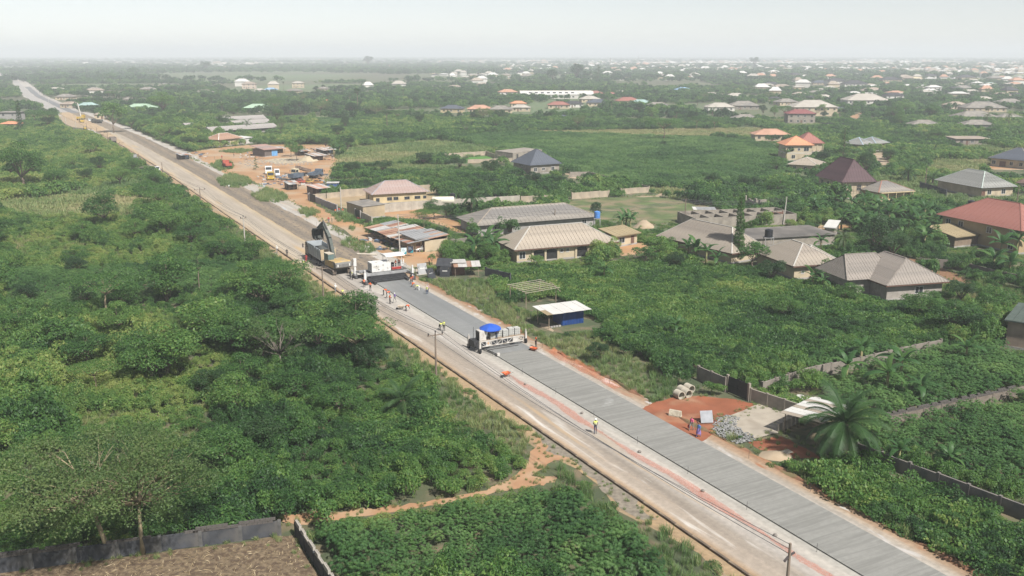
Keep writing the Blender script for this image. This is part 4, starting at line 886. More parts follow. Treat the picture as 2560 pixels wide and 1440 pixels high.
brown_d = mat('door_brown', (.13, .07, .05), var=.2, scale=2)
timber = mat('weathered_timber', (.27, .21, .155), var=.3, scale=3)

tileg_r = mat('grey_tile_sheet', (.235, .205, .178), rough=.7, var=.14, scale=.8, col2=(.185, .165, .145), thr=(.45, .65))
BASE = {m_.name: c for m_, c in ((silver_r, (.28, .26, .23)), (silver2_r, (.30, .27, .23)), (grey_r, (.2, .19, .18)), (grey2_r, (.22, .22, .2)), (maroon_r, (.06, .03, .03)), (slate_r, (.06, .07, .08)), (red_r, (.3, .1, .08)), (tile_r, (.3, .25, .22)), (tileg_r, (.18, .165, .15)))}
def slope_sheets(parent, e0, e1, r0, r1, step, material, thick=.035, gap=.05, lift=.03):
    """cut one roof slope (eave e0-e1, ridge r0-r1) into separate sheets running from eave to ridge"""
    e0, e1, r0, r1 = (Vector(p) for p in (e0, e1, r0, r1)); x = (e1 - e0); L = x.length; x.normalize()
    mid = (r0 + r1) / 2 - e0; y = mid - x * mid.dot(x); Hs = y.length; y.normalize(); n = x.cross(y)
    a = (r0 - e0).dot(x); b_ = (r1 - e0).dot(x)
    def top(u):
        v = Hs
        if u < a and a > 1e-6: v = min(v, Hs * u / a)
        if u > b_ and L - b_ > 1e-6: v = min(v, Hs * (L - u) / (L - b_))
        return max(v, 0)
    k = max(1, round(L / step)); w = L / k
    for i in range(k):
        u0, u1 = i * w + gap / 2, (i + 1) * w - gap / 2
        us = [u0, u1] + [q for q in (b_, a) if u0 + .02 < q < u1 - .02]
        pr = [(u0, 0), (u1, 0)] + sorted([(u, top(u)) for u in us], key=lambda p: -p[0])
        pr = [p for j, p in enumerate(pr) if j < 2 or p[1] > .03]
        if len(pr) < 3: continue
        lf = lift + random.uniform(0, .02); c = Vector(e0 + x * (u0 + u1) / 2)
        lo = [e0 + x * p[0] + y * p[1] + n * lf - c for p in pr]; hi = [p + n * thick for p in lo]; q = len(pr)
        mb = MB().add(lo + hi, [tuple(range(q - 1, -1, -1)), tuple(range(q, 2 * q))] + [(j, (j + 1) % q, q + (j + 1) % q, q + j) for j in range(q)])
        if n.z < 0: mb.f = [tuple(reversed(f)) for f in mb.f]
        mb.build('roof_sheet', material, parent, loc=tuple(c))
def add_window(o, W, D, wall, u, z, w, h, frame=trim_w, pane=glass, bars=1):
    """window on a wall: f front, l left, r right, b back; u metres along the wall from its left end as seen"""
    M = {'f': Matrix.Translation((u, 0, z)), 'b': Matrix.Translation((W - u, D, z)) @ Matrix.Rotation(math.pi, 4, 'Z'), 'l': Matrix.Translation((0, D - u, z)) @ Matrix.Rotation(-math.pi / 2, 4, 'Z'), 'r': Matrix.Translation((W, u, z)) @ Matrix.Rotation(math.pi / 2, 4, 'Z')}[wall]
    t = .09; mb = MB()
    for x0, x1, z0, z1 in ((-w / 2 - t, -w / 2, -t, h + t), (w / 2, w / 2 + t, -t, h + t), (-w / 2, w / 2, h, h + t), (-w / 2, w / 2, -t, 0)): mb.box(x0, x1, -.06, .05, z0, z1)
    for k in range(bars): 
        xx = -w / 2 + w * (k + 1) / (bars + 1); mb.box(xx - .03, xx + .03, -.045, .05, 0, h)
    f = mb.build('window', frame, o); f.matrix_local = M
    MB().box(-w / 2, w / 2, -.02, .05, 0, h).build('pane', pane, f)
    return f
def add_door(o, W, D, wall, u, w, h, material=brown_d, z=0.0):
    M = {'f': Matrix.Translation((u, 0, z)), 'l': Matrix.Translation((0, D - u, z)) @ Matrix.Rotation(-math.pi / 2, 4, 'Z'), 'r': Matrix.Translation((W, u, z)) @ Matrix.Rotation(math.pi / 2, 4, 'Z')}[wall]
    f = MB().box(-w / 2, w / 2, -.05, .05, 0, h).build('door', material, o); f.matrix_local = M
    return f
def hip_roof(o, W, D, z, rh, over, rm, sheet=None, kind='hip', cap=ridge_l, fascia=None, ridge_in=None):
    x0, x1, y0, y1 = -over, W + over, -over, D + over
    e = [(x0, y0, z), (x1, y0, z), (x1, y1, z), (x0, y1, z)]
    if kind == 'mono':
        ra, rb = (x0, y1, z + rh), (x1, y1, z + rh); fs = [(e[0], e[1], rb, ra)]
        body = MB().add([e[0], e[1], rb, ra] + [(p[0], p[1], p[2] - .12) for p in (e[0], e[1], rb, ra)], [(0, 1, 2, 3), (7, 6, 5, 4), (0, 4, 5, 1), (1, 5, 6, 2), (2, 6, 7, 3), (3, 7, 4, 0)])
    else:
        if W >= D:
            k = (D / 2 + over) * (1.0 if ridge_in is None else ridge_in) if kind == 'hip' else 0
            ra, rb = ((x0 + k), D / 2, z + rh), ((x1 - k), D / 2, z + rh); fs = [(e[0], e[1], rb, ra), (e[2], e[3], ra, rb)] + ([(e[1], e[2], rb, rb), (e[3], e[0], ra, ra)] if kind == 'hip' else [])
            top = [ra, rb]; bf = [(0, 1, 5, 4), (2, 3, 4, 5), (1, 2, 5), (3, 0, 4), (3, 2, 1, 0)]
        else:
            k = (W / 2 + over) * (1.0 if ridge_in is None else ridge_in) if kind == 'hip' else 0
            ra, rb = (W / 2, y0 + k, z + rh), (W / 2, y1 - k, z + rh); fs = [(e[1], e[2], rb, ra), (e[3], e[0], ra, rb)] + ([(e[0], e[1], ra, ra), (e[2], e[3], rb, rb)] if kind == 'hip' else [])
            top = [ra, rb]; bf = [(1, 2, 5, 4), (3, 0, 4, 5), (0, 1, 4), (2, 3, 5), (3, 2, 1, 0)]
        body = MB().add(e + top, bf)
    rf = body.build('roof', mat(rm.name + '_seam_shade', tuple(c * .45 for c in BASE[rm.name])) if sheet and rm.name in BASE else rm, o)  # darkened roof base: seam shade between the sheets put into its colour
    if sheet:
        for f in fs: slope_sheets(rf, f[0], f[1], f[3], f[2], sheet, rm)
    if cap is not None and kind != 'mono':
        for a, b_ in [(ra, rb)] + ([(e[0], ra), (e[3], ra if W >= D else rb), (e[1], rb if W >= D else ra), (e[2], rb)] if kind == 'hip' else []):
            if (Vector(a) - Vector(b_)).length > .3:
                MB().beam(Vector(a) + Vector((0, 0, .1)), Vector(b_) + Vector((0, 0, .1)), .26, .09).build('ridge_cap', cap, rf)
    if fascia is not None and kind != 'mono':
        for a, b_ in ((0, 1), (1, 2), (2, 3), (3, 0)): MB().beam(Vector(e[a]) - Vector((0, 0, .1)), Vector(e[b_]) - Vector((0, 0, .1)), .06, .2).build('fascia', fascia, rf)
    return rf
def frame_px(A, B):
    a, b_ = G(*A), G(*B); dv = b_ - a; return a, math.atan2(dv[1], dv[0]), float(np.linalg.norm(dv))
def house(label, A, B, D, wh, rh, rm, wm=cream, over=.6, sheet=1.0, kind='hip', wins=(), doors=(), name='house', group=None, cap=ridge_l, fascia=None, frame=trim_w, ridge_in=None, storeys=1, pad=.8, plinth=True, cat='house'):
    """A, B: survey points of the two ends of the wall that faces the viewer; D its depth"""
    a, ang, W = frame_px(A, B)
    o = thing(name, label, cat, (a[0], a[1], 0), ang, group)
    cx = a + np.array([math.cos(ang) * W / 2 - math.sin(ang) * D / 2, math.sin(ang) * W / 2 + math.cos(ang) * D / 2]); keep(cx, ang, W / 2 + pad, D / 2 + pad)
    top = wh - .02
    MB().box(0, W, 0, D, 0, top).build('wall', wm, o)
    if plinth: MB().box(-.06, W + .06, -.06, D + .06, 0, .35).build('plinth', grey_w, o)
    if storeys == 2: MB().box(-.05, W + .05, -.05, D + .05, wh * .5 - .12, wh * .5 + .12).build('floor_band', trim_w, o)
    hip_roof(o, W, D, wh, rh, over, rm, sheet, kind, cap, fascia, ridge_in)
    for wl, u, z, w, h in wins:
        L = W if wl in 'fb' else D; add_window(o, W, D, wl, u * L if u <= 1 else u, z, w, h, frame)
    for wl, u, w, h in doors:
        L = W if wl in 'f' else D; add_door(o, W, D, wl, u * L if u <= 1 else u, w, h)
    o['W'] = W
    return o
def auto_wins(W, D, wh, storeys=1, step=3.2, w=1.1, sides='flr'):
    out = []
    for wl in sides:
        L = W if wl == 'f' else D; n = max(1, int(L / step))
        for s_ in range(storeys):
            for i in range(n): out.append((wl, (i + .5) / n, wh / storeys * s_ + wh / storeys * .38, w, wh / storeys * .36))
    return out
def build_near_houses():
    # verandah house with the large silver roof
    o = house('long cream house with grey-beige sheet roof and arched verandah beside the thicket', (1292, 658), (1533, 637), 10.5, 3.0, 3.6, silver2_r, cream, .9, .9, wins=[('f', .055, .9, 1.3, 1.4), ('f', .455, 1.6, .55, .7), ('f', .515, 1.6, .55, .7), ('f', .90, .9, 1.5, 1.5)], fascia=brown_d)
    W = o['W']
    for u in (.22, .35, .66, .80):
        mb = MB(); w = 2.6; n = 10
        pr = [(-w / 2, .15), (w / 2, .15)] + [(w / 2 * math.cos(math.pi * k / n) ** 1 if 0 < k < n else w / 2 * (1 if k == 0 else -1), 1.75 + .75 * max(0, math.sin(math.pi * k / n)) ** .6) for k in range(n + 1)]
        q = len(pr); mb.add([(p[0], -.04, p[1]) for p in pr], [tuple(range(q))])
        mb.build('verandah_opening', inner_shade, o, loc=(u * W, 0, 0))  # flat panel on the wall, shade behind the arch put into its colour
    for u in (.155, .285, .415, .60, .73, .865): MB().box(-.22, .22, -.25, -.01, 0, 2.6).build('column', cream, o, loc=(u * W, 0, 0))
    ac = MB().box(-.4, .4, -.4, -.02, 0, .55).build('air_conditioner', trim_w, o, loc=(.965 * W, 0, .9)); MB().tube([(0.05, -.43, .28), (.05, -.4, .28)], .2, 12).build('fan_guard', glass, ac)
    # grey roofed house behind
    o = house('long low house with weathered dark grey roof behind the verandah house', (1196, 590), (1488, 566), 12, 2.6, 3.0, grey_r, grey_w, .9, 1.1, wins=[('f', .08, 1.0, .8, .9), ('f', .15, 1.0, 1.1, .9), ('f', .32, 1.0, .8, .9), ('f', .9, 1.0, 1.2, 1.0)], doors=[('f', .26, 1.1, 2.1)], cap=silver2_r)
    o = house('small shop with sloping beige roof and open dark doorway right of the verandah house', (1539, 619), (1592, 610), 4.6, 2.7, 1.0, straw_r, cream, .7, .9, 'mono', wins=[('f', .28, .9, 1.7, 1.2)], name='shop', doors=[('f', .78, 1.0, 2.1)], cat='shop')
    o = house('long house under a steep plain grey-beige roof beside the tall column tree', (1652, 616), (1828, 660), 9.5, 2.4, 4.2, silver_r, cream, .8, .95, fascia=brown_d)
    o = house('hip-roofed house with corrugated grey roof beside the parked white car', (1984, 700), (2088, 692), 13.5, 2.9, 3.2, silver_r, cream, .8, .8, wins=[('f', .2, 1.2, .5, .6), ('f', .62, .8, 1.3, 1.4), ('l', .5, .9, 1.2, 1.2)], fascia=brown_d)
    a, ang, W = frame_px((1984, 700), (2088, 692))
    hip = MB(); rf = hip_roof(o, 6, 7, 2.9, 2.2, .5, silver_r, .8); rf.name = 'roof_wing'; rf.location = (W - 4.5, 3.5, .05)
    # tiled grey house: two hipped blocks
    o = house('grey house under overlapping tile-patterned hip roofs at the end of the thicket', (2215, 752), (2352, 742), 12.5, 3.0, 3.8, tileg_r, mat('grey_brown_render', (.30, .27, .24)), .9, .6, wins=[('f', .58, 1.0, 1.6, 1.2), ('l', .5, .8, 1.3, 1.5), ('l', .2, .8, 1.3, 1.5)], fascia=brown_d, cap=tileg_r, ridge_in=.6)
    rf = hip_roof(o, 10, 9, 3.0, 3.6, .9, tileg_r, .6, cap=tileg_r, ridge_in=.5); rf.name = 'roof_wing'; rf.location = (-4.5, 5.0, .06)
    MB().box(-4.5, 5.5, 5.0, 14, 0, 2.98).build('wall', MATS['grey_brown_render'], o); MB().box(-4.5, 5.5, 5.02, 14, 3.0, 3.05).build('ceiling', grey_w, o)
    # maroon tiled two-storey house under construction
    o = house('unfinished two-storey block house with steep dark maroon tiled roof', (2104, 498), (2178, 496), 15, 5.2, 6.4, maroon_r, cream, .9, .9, ridge_in=.75, wins=[('f', .25, 2.9, 1.0, 1.3), ('f', .55, 2.7, 1.4, 1.5), ('f', .85, 2.9, 1.0, 1.3), ('l', .15, 2.8, 1.2, 1.5), ('l', .4, 2.8, 1.2, 1.5), ('l', .62, 2.8, 1.2, 1.5), ('l', .85, 2.8, 1.2, 1.5)], frame=grey_w, cap=maroon_r)
    for k in range(7): MB().tube([(-1.2 + k * 1.8, -.9, 0), (-1.2 + k * 1.8, -.9, 5)], .06, 5).build('scaffold_pole', timber, o)
    for z in (1.8, 3.6): MB().tube([(-1.6, -.9, z), (10.4, -.9, z)], .05, 5).build('scaffold_ledger', timber, o)
    o = house('low house with faded grey roof, red ridges and yellow pillared porch', (2195, 505), (2275, 500), 10, 2.9, 2.6, grey_r, yellow_w, .8, 1.1, wins=[('f', .3, 1, .9, 1.2), ('f', .8, 1, .9, 1.2)], doors=[('f', .55, 1.2, 2.1), ('f', .92, 1.1, 2.1)], cap=mat('red_ridge', (.30, .15, .11)))
    for u in (.02, .2, .45, .68, .97): MB().tube([(u * o['W'], -1.3, 0), (u * o['W'], -1.3, 2.85)], .16, 8).build('column', yellow_w, o)
    MB().box(-.3, o['W'] + .3, -1.6, -.1, 2.75, 2.9).build('porch_beam', yellow_w, o)
    o = house('wide house with streaked mossy grey roof and pale green ridges', (2452, 494), (2530, 490), 19, 3.0, 4.2, grey2_r, cream, .9, 1.1, wins=[('f', .25, .9, 1.4, 1.4), ('f', .7, .9, 1.4, 1.4)], doors=[('f', .06, 1.4, 2.3)], cap=mat('green_ridge', (.42, .48, .44)))
    o = house('long ochre two-storey house under a large plain red roof', (2352, 592), (2545, 636), 13, 5.4, 4.6, red_r, ochre_w, 1.1, 1.2, wins=[('f', .08, 3.4, 1.3, 1.3), ('f', .25, 3.4, 1.3, 1.3), ('f', .62, 3.4, 1.3, 1.3), ('f', .9, 3.4, 1.3, 1.3), ('f', .9, .8, 1.3, 1.3), ('r', .3, 3.4, 1.3, 1.3), ('f', .2, .8, 1.3, 1.3)], doors=[('f', .43, 2.2, 2.2)], cap=red_r, storeys=1)
    house('outbuilding with flat straw-coloured sheet roof in the banana grove', (2385, 620), (2450, 612), 7, 2.6, 1.3, straw_r, mat('mud_wall', (.20, .15, .11)), .7, 1.0, 'mono', name='outbuilding', doors=[('f', .8, 1.0, 1.9)])
    house('house at the picture edge under a dark brown roof above the mossy grey one', (2545, 482), (2640, 490), 12, 3.2, 4.4, brown_r, pink_w, .9, 1.2, wins=[('f', .1, 1, 1.4, 1.3), ('f', .4, 1, 1.4, 1.3), ('l', .4, 1, 1.2, 1.2)], cap=brown_r)
    house('cream bungalow under a dark slate hip roof at the picture edge', (2476, 415), (2570, 424), 13, 3.2, 4.2, slate_r, cream, .9, 1.2, wins=[('f', .08, 1, 1.4, 1.3), ('f', .55, 1, 1.2, 1.3), ('f', .8, 1, 1.2, 1.3)], doors=[('f', .32, 2.4, 2.3)], cap=grey_r)
    house('low pale hip roof left of the maroon tiled roof', (1972, 428), (2040, 432), 12, 2.6, 2.4, silver2_r, cream, .8, 1.2, wins=[('f', .2, .9, 1.0, 1.1), ('f', .6, .9, 1, 1.1)])
    o = house('two-storey cream house with peach and red hip roofs beside the conical tree', (1963, 402), (2028, 402), 11, 6.4, 3.4, orange_r, cream, .8, 1.1, wins=[('f', .2, 4, 2, 1.6), ('f', .5, 4.2, .9, 1), ('f', .78, 4, 2, 1.6), ('f', .3, 1, 1.4, 1.4), ('f', .8, 1, 1.4, 1.4), ('r', .3, 4, 1.2, 1.3)], cap=orange_r, storeys=2)
    W = o['W']; MB().box(W - 3, W + 6, 6, 17, 0, 6.6).build('wall', cream, o)
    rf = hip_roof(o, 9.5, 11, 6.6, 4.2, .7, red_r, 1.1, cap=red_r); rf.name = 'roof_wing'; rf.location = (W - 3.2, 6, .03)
    for u in (0, 2.4, 4.8): MB().tube([(W + 1 + u, 4.2, 0), (W + 1 + u, 4.2, 6.2)], .2, 8).build('column', cream, o)
    MB().box(W + .4, W + 6.4, 4, 6, 3.1, 3.3).build('balcony', grey_w, o)
    o = house('bungalow with striped grey-white roof and blue trim right of the conical tree', (2188, 378), (2218, 374), 10, 3.2, 2.6, grey2_r, cream, .7, 1.1, wins=[('f', .5, 1, 1.4, 1.3)], cap=mat('blue_ridge', (.36, .46, .55)))
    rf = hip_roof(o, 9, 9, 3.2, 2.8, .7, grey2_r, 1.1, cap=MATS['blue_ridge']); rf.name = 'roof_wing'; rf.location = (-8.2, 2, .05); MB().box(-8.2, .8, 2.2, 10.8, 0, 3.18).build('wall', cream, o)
    house('square block bungalow with steep blue-black hip roof in front of the cassava field', (1327, 436), (1398, 431), 13, 3.3, 5.2, slate_r, block_w, .8, 1.0, wins=[('f', .16, 1, 1.3, 1.3), ('f', .44, 1.3, 1.2, .9), ('f', .77, 1, 1.3, 1.3), ('l', .5, 1, 1.3, 1.3)], cap=slate_r)
    o = house('bare block shell with flat top behind the blue-black hip roof', (1282, 402), (1355, 393), 10, 3.2, .3, block_w, block_w, .05, None, 'mono', wins=[('f', .15, .8, 1.0, 1.8), ('f', .7, 1.2, 1, 1), ('f', .88, 1.2, 1, 1)], name='unfinished_house', cap=None, frame=block_w)
    o = house('yellow walled office with mottled red and white tile roof inside the block compound', (934, 512), (1066, 504), 9.5, 3.0, 3.2, tile_r, yellow_w, .7, .9, wins=[('f', .08, .9, .9, .9), ('f', .30, 1.1, 1.3, .8), ('f', .42, 1.1, 1.3, .8), ('f', .63, 1.1, 1.4, .7), ('f', .83, 1.1, 1.6, .7), ('f', .97, 1.1, .8, .7), ('l', .4, .9, .9, 1.1)], cap=mat('tile_ridge', (.30, .30, .32)), frame=slate_r)
    house('flat-topped gatehouse of tan render beside the black compound gate', (868, 535), (908, 548), 6.5, 3.4, .15, grey_r, mat('tan_render', (.40, .31, .20), var=.2, scale=.5, col2=(.30, .24, .17)), .15, None, 'mono', wins=[('l', .5, 1.2, .9, 1.3)], name='gatehouse', cat='gatehouse')
    house('yard bungalow with rusty hip roof and pale yellow wall', (548, 367), (604, 361), 9, 3.2, 2.6, rust_r, yellow_w, .8, 1.2, wins=[('f', .45, 1.1, .8, 1.0)], doors=[('f', .78, 1.1, 2.1), ('f', .1, 2.4, 2.4)], cap=trim_w)
    house('small flat-roofed white hut right of the yard bungalow', (608, 362), (632, 358), 6, 3.0, .5, white_r, white_w, .3, 1.2, 'mono', name='hut', doors=[('f', .2, 1.8, 2)], cat='hut')
    o = house('yard shop with red-grey lean-to roof and bright blue side panel', (662, 393), (694, 390), 9, 3.2, 1.3, mat('faded_red_sheet', (.36, .22, .18), var=.2, scale=.4, col2=(.22, .20, .19)), mat('dark_timber', (.12, .10, .09)), .8, 1.2, 'mono', name='shop', cat='shop')
    MB().box(.55 * o['W'], o['W'], -.08, -.02, .2, 2.6).build('blue_panel', mat('sky_blue_paint', (.12, .30, .55)), o)
    for i, (A, B, D, wl) in enumerate([((530, 338), (692, 327), 8, 'nearest of the long grey poultry sheds beyond the yard'), ((470, 327), (676, 315), 8, 'middle of the long grey poultry sheds beyond the yard'), ((446, 316), (664, 304), 8, 'farthest of the long grey poultry sheds beyond the yard')]):
        o = house(wl, A, B, D, 2.0, 2.2, mat('shed_roof', (.28, .26, .245), var=.18, scale=.15, col2=(.20, .185, .17)), mat('dark_mesh', (.06, .055, .05)), .8, 1.6, 'gable', name='poultry_shed', group='poultry sheds', cap=None, cat='shed')
    house('building at the picture edge with dark green roof edge and block walls', (2512, 868), (2640, 890), 9, 4.3, .6, mat('dark_green_sheet', (.065, .085, .072)), mat('brown_block', (.26, .20, .16), var=.2, scale=.8), .5, 1.2, 'mono', wins=[('f', .7, 1.5, 1.2, 1.2)], name='building', cat='building')
    house('flat concrete slab roof of an unfinished ground floor', (1880, 625), (2085, 612), 11, 2.6, .12, mat('slab_top', (.155, .14, .125), var=.25, scale=.3, col2=(.095, .088, .08)), block_w, .4, None, 'mono', name='unfinished_house', cap=None)
    o = house('low white sheet roof right of the flat concrete slab', (2060, 590), (2085, 592), 8, 2.2, .5, white_r, block_w, .3, 1.2, 'mono', name='hut', cat='hut')
    # roofless block rooms behind the column tree
    a, ang, W = frame_px((1738, 572), (1990, 560)); o = thing('unfinished_house', 'roofless grey block walls of half-built rooms behind the long grey roof', 'house', (a[0], a[1], 0), ang); keep(a + np.array([math.cos(ang) * W / 2 - math.sin(ang) * 6, math.sin(ang) * W / 2 + math.cos(ang) * 6]), ang, W / 2 + 1, 7)
    for y in (0, 5.5, 11): MB().box(0, W, y, y + .23, 0, 2.7).build('block_wall', block_w, o)
    for k in range(8): MB().box(W * k / 7 - .12, W * k / 7 + .12, .23, 11, 0, 2.68).build('block_wall', block_w, o)
    a, ang, W = frame_px((1858, 515), (1905, 525)); o = thing('ruined_wall', 'broken stone ruin wall on the field edge', 'ruin', (a[0], a[1], 0), ang)
    for k in range(9): MB().box(W * k / 9, W * (k + 1) / 9 - .02, 0, .4, 0, 3.2 - 1.4 * abs(math.sin(k * 1.3))).build('block_wall', block_w, o)
    MB().box(W * .6, W * .6 + .4, .4, 4, 0, 2.4).build('block_wall', block_w, o)
    # right of the slab: open shed by the roadside compound
    a, ang, W = frame_px((1950, 1083), (2060, 1125)); a = G(1960, 1085); ang = math.atan2(*(G(2010, 1060) - a)[::-1])
    o = thing('open_shed', 'open lean-to shed of pale corrugated sheets on thin posts beside the oil palm', 'shed', (a[0], a[1], 0), ang); keep(a + np.array([3, 0]), ang, 5, 4)
    for x in (0, 3.2, 6.6):
        for y in (0, -4.2): MB().tube([(x, y, 0), (x, y, 2.5 - .1 * (y < 0))], .06, 6).build('post', timber, o)
    for k in range(8): MB().box(-.3 + k * .92, .58 + k * .92, -4.9, .5, 0, .035, M=Matrix.Rotation(-.05, 4, 'X') @ Matrix.Translation((0, 0, 2.6 + .008 * (k % 2)))).build('roof_sheet', white_r if k % 3 else silver2_r, o)
    MB().box(-.2, 7, .62, .78, 0, 1.1).build('low_wall', block_w, o)
# ------------------------------------------------------------------ compound walls
def wall_run(label, pts, h, material, step=3.0, pillar=True, name='boundary_wall', th=.22, pm=None, cap=None, cat='wall', world_pts=False):
    o = None
    for i in range(len(pts) - 1):
        a, b_ = (np.array(pts[i]), np.array(pts[i + 1])) if world_pts else (G(*pts[i]), G(*pts[i + 1])); dv = b_ - a; L = float(np.linalg.norm(dv)); ang = math.atan2(dv[1], dv[0])
        if o is None: o = thing(name, label, cat, (a[0], a[1], 0), 0); o0 = a
        q = put('wall_run', None, o, (a[0] - o0[0], a[1] - o0[1], 0), ang) if False else None
        n = max(1, round(L / step)); w = L / n; rel = a - o0; keep((a + b_) / 2, ang, L / 2, .3)
        c, s_ = math.cos(ang), math.sin(ang)
        pnl = MB().box(.12, w - .12, -th / 2, th / 2, 0, h).mesh('panel', material); plr = MB().box(-.15, .15, -.16, .16, 0, h + .12).mesh('pillar', pm or material)
        for k in range(n):
            x = k * w; z = random.uniform(-.06, .06)
            put('panel', pnl, o, (rel[0] + c * x, rel[1] + s_ * x, z), ang)
            if pillar: put('pillar', plr, o, (rel[0] + c * x, rel[1] + s_ * x, 0), ang)
        if pillar and i == len(pts) - 2: put('pillar', plr, o, (rel[0] + c * L, rel[1] + s_ * L, 0), ang)
    return o
blk_m = mat('block_face', (.085, .076, .07), var=.3, scale=2.0, col2=(.16, .14, .12), thr=(.55, .7)); mortar = mat('pale_mortar', (.36, .33, .29), var=.2, scale=2)
BLOCK = MB().box(0, .44, -.115, .115, 0, .21).mesh('block', blk_m)
def block_zone(o, a, ang, o0, u0, u1, z0, rows, face=-1, drop=.12):
    c, s_ = math.cos(ang), math.sin(ang)
    for r_ in range(rows):
        x = u0 - (.225 if r_ % 2 else 0)
        while x < u1:
            if random.random() > drop * r_ / max(1, rows - 1):
                put('block', BLOCK, o, (a[0] - o0[0] + c * x - s_ * 0.006 * face, a[1] - o0[1] + s_ * x + c * .006 * face, z0 + r_ * .232), ang)
            x += .465
def build_walls():
    w1 = [(-30, 1436), (700, 1338)]
    o = wall_run('dark plastered block wall behind the dry plot with bare blocks along its top', w1, 1.42, darkblock, 3.3, pm=mat('pillar_grey', (.10, .098, .095), var=.3, scale=1.5))
    a, b_ = G(*w1[0]), G(*w1[1]); L = np.linalg.norm(b_ - a); ang = math.atan2(*(b_ - a)[::-1])
    for u0, u1, z0, n in ((.2, 7.0, 1.42, 2), (L - 7.5, L - .6, 1.42, 2), (9.5, 13, 1.42, 1), (16, 19.5, 1.42, 1)): block_zone(o, a, ang, a, u0, u1, z0, n)
    w2 = [(742, 1340), (838, 1490)]; o = wall_run('dark block side wall with open hollow blocks on top at the corner of the dry plot', w2, 1.25, darkblock, 3.0)
    a, b_ = G(*w2[0]), G(*w2[1]); L = np.linalg.norm(b_ - a); ang = math.atan2(*(b_ - a)[::-1]); c, s_ = math.cos(ang), math.sin(ang)
    hol = MB()
    for x0, x1, y0, y1 in ((0, .44, -.115, -.075), (0, .44, .075, .115), (0, .04, -.075, .075), (.20, .24, -.075, .075), (.40, .44, -.075, .075)): hol.box(x0, x1, y0, y1, 0, .21)
    hm = hol.mesh('block', mortar)
    for k in range(int(L / .465)):
        if k % 9 in (3,): continue
        for r_ in range(1 + (k % 9 < 6)): put('block', hm, o, (c * (k * .465 + .1), s_ * (k * .465 + .1), 1.27 + r_ * .225), ang)
    wall_run('grey-brown block wall left of the black metal gate by the red earth', [(1745, 950), (1812, 980)], 2.0, mat('grey_brown_block', (.20, .175, .15), var=.25, scale=.8), 2.5)  # block in a darker grey-brown than the bare block
    o = wall_run('block wall with darker base running from the black gate to the open shed', [(1875, 1004), (2003, 1047)], 1.75, block_w, 2.3)
    a, ang, W = frame_px((1819, 981), (1868, 1002)); g_ = thing('metal_gate', 'tall black sheet-metal gate between block pillars by the red earth', 'gate', (a[0], a[1], 0), ang); keep(a, ang, 3, .4)
    gm = mat('gate_black', (.025, .025, .028), var=.3, scale=1.5, rough=.5)
    for k in range(2): f = MB().box(k * W / 2 + .02, (k + 1) * W / 2 - .02, -.03, .03, .1, 2.3).build('gate_leaf', gm, g_); MB().beam((k * W / 2 + .05, -.05, 1.2), ((k + 1) * W / 2 - .05, -.05, 1.2), .06).build('rail', gm, f)
    for x in (-.25, W + .05): MB().box(x, x + .3, -.16, .16, 0, 2.45).build('gate_pillar', block_w, g_)
    wall_run('long block wall between the vine plot and the banana plot', [(1905, 985), (2000, 952), (2350, 874)], 1.6, mat('grey_brown_block', (.20, .175, .15)), 3.0)
    o = wall_run('bare block wall running away from the open shed between two cassava plots', [(2215, 1062), (2600, 978)], 1.1, mat('raw_block', (.17, .142, .118), var=.25, scale=.7), 3.0)
    a, b_ = G(2215, 1062), G(2600, 978); ang = math.atan2(*(b_ - a)[::-1]); block_zone(o, a, ang, a, .1, 22, 1.13, 2, drop=.25)
    wall_run('dark weathered wall along the roadside strip below the oil palm', [(2140, 1140), (2580, 1310)], 1.55, mat('moss_wall', (.12, .115, .11), var=.35, scale=.6, col2=(.20, .17, .15)), 3.4)
    wall_run('grey wall with open grille bays at the front corner of the office compound', [(771, 500), (843, 529)], 1.9, mat('lavender_grey', (.30, .28, .29), var=.15, scale=.6), 2.6)
    wall_run('tan back wall of the office compound with grey posts', [(853, 493), (985, 485), (1102, 478)], 2.4, mat('tan_wall', (.38, .31, .23), var=.2, scale=.5, col2=(.27, .23, .18)), 3.6)
    wall_run('tan side wall of the office compound next to the blue stall', [(778, 500), (853, 493)], 1.7, MATS['tan_wall'], 4, False)
    wall_run('grey block front wall of the office compound right of the gatehouse', [(918, 536), (1057, 522), (1180, 515), (1298, 508)], 2.3, mat('limewash_block', (.40, .36, .30), var=.18, scale=.6, col2=(.29, .26, .22)), 3.4)
    wall_run('short block wall between the black gate and the market stalls', [(902, 549), (930, 562)], 2.2, MATS['limewash_block'], 3)
    a, ang, W = frame_px((889, 545), (901, 550)); g_ = thing('metal_gate', 'black compound gate beside the gatehouse', 'gate', (a[0], a[1], 0), ang)
    MB().box(0, W, -.05, .05, .05, 2.5).build('gate_leaf', gm, g_); MB().box(-.25, -.02, -.12, .12, 0, 2.7).build('gate_pillar', grey_w, g_); MB().box(W + .02, W + .25, -.12, .12, 0, 2.7).build('gate_pillar', grey_w, g_)
    a, ang, W = frame_px((773, 503), (787, 507)); g_ = thing('metal_gate', 'dark gate at the far corner of the office compound wall', 'gate', (a[0] + .3, a[1] - .5, 0), ang); MB().box(0, W, -.05, .05, .05, 2.4).build('gate_leaf', gm, g_); MB().box(-.25, -.02, -.12, .12, 0, 2.7).build('gate_pillar', grey_w, g_)
    wall_run('block wall stretch with grey posts left of the gap in the mown ground', [(1303, 507), (1390, 503)], 1.9, MATS['tan_wall'], 3.4)
    wall_run('block wall stretch with grey posts in the middle of the mown ground edge', [(1430, 498), (1522, 492)], 2.0, MATS['tan_wall'], 3.4)
    wall_run('last block wall stretch before the winding footpath', [(1552, 486), (1622, 481)], 1.8, MATS['tan_wall'], 3.4)
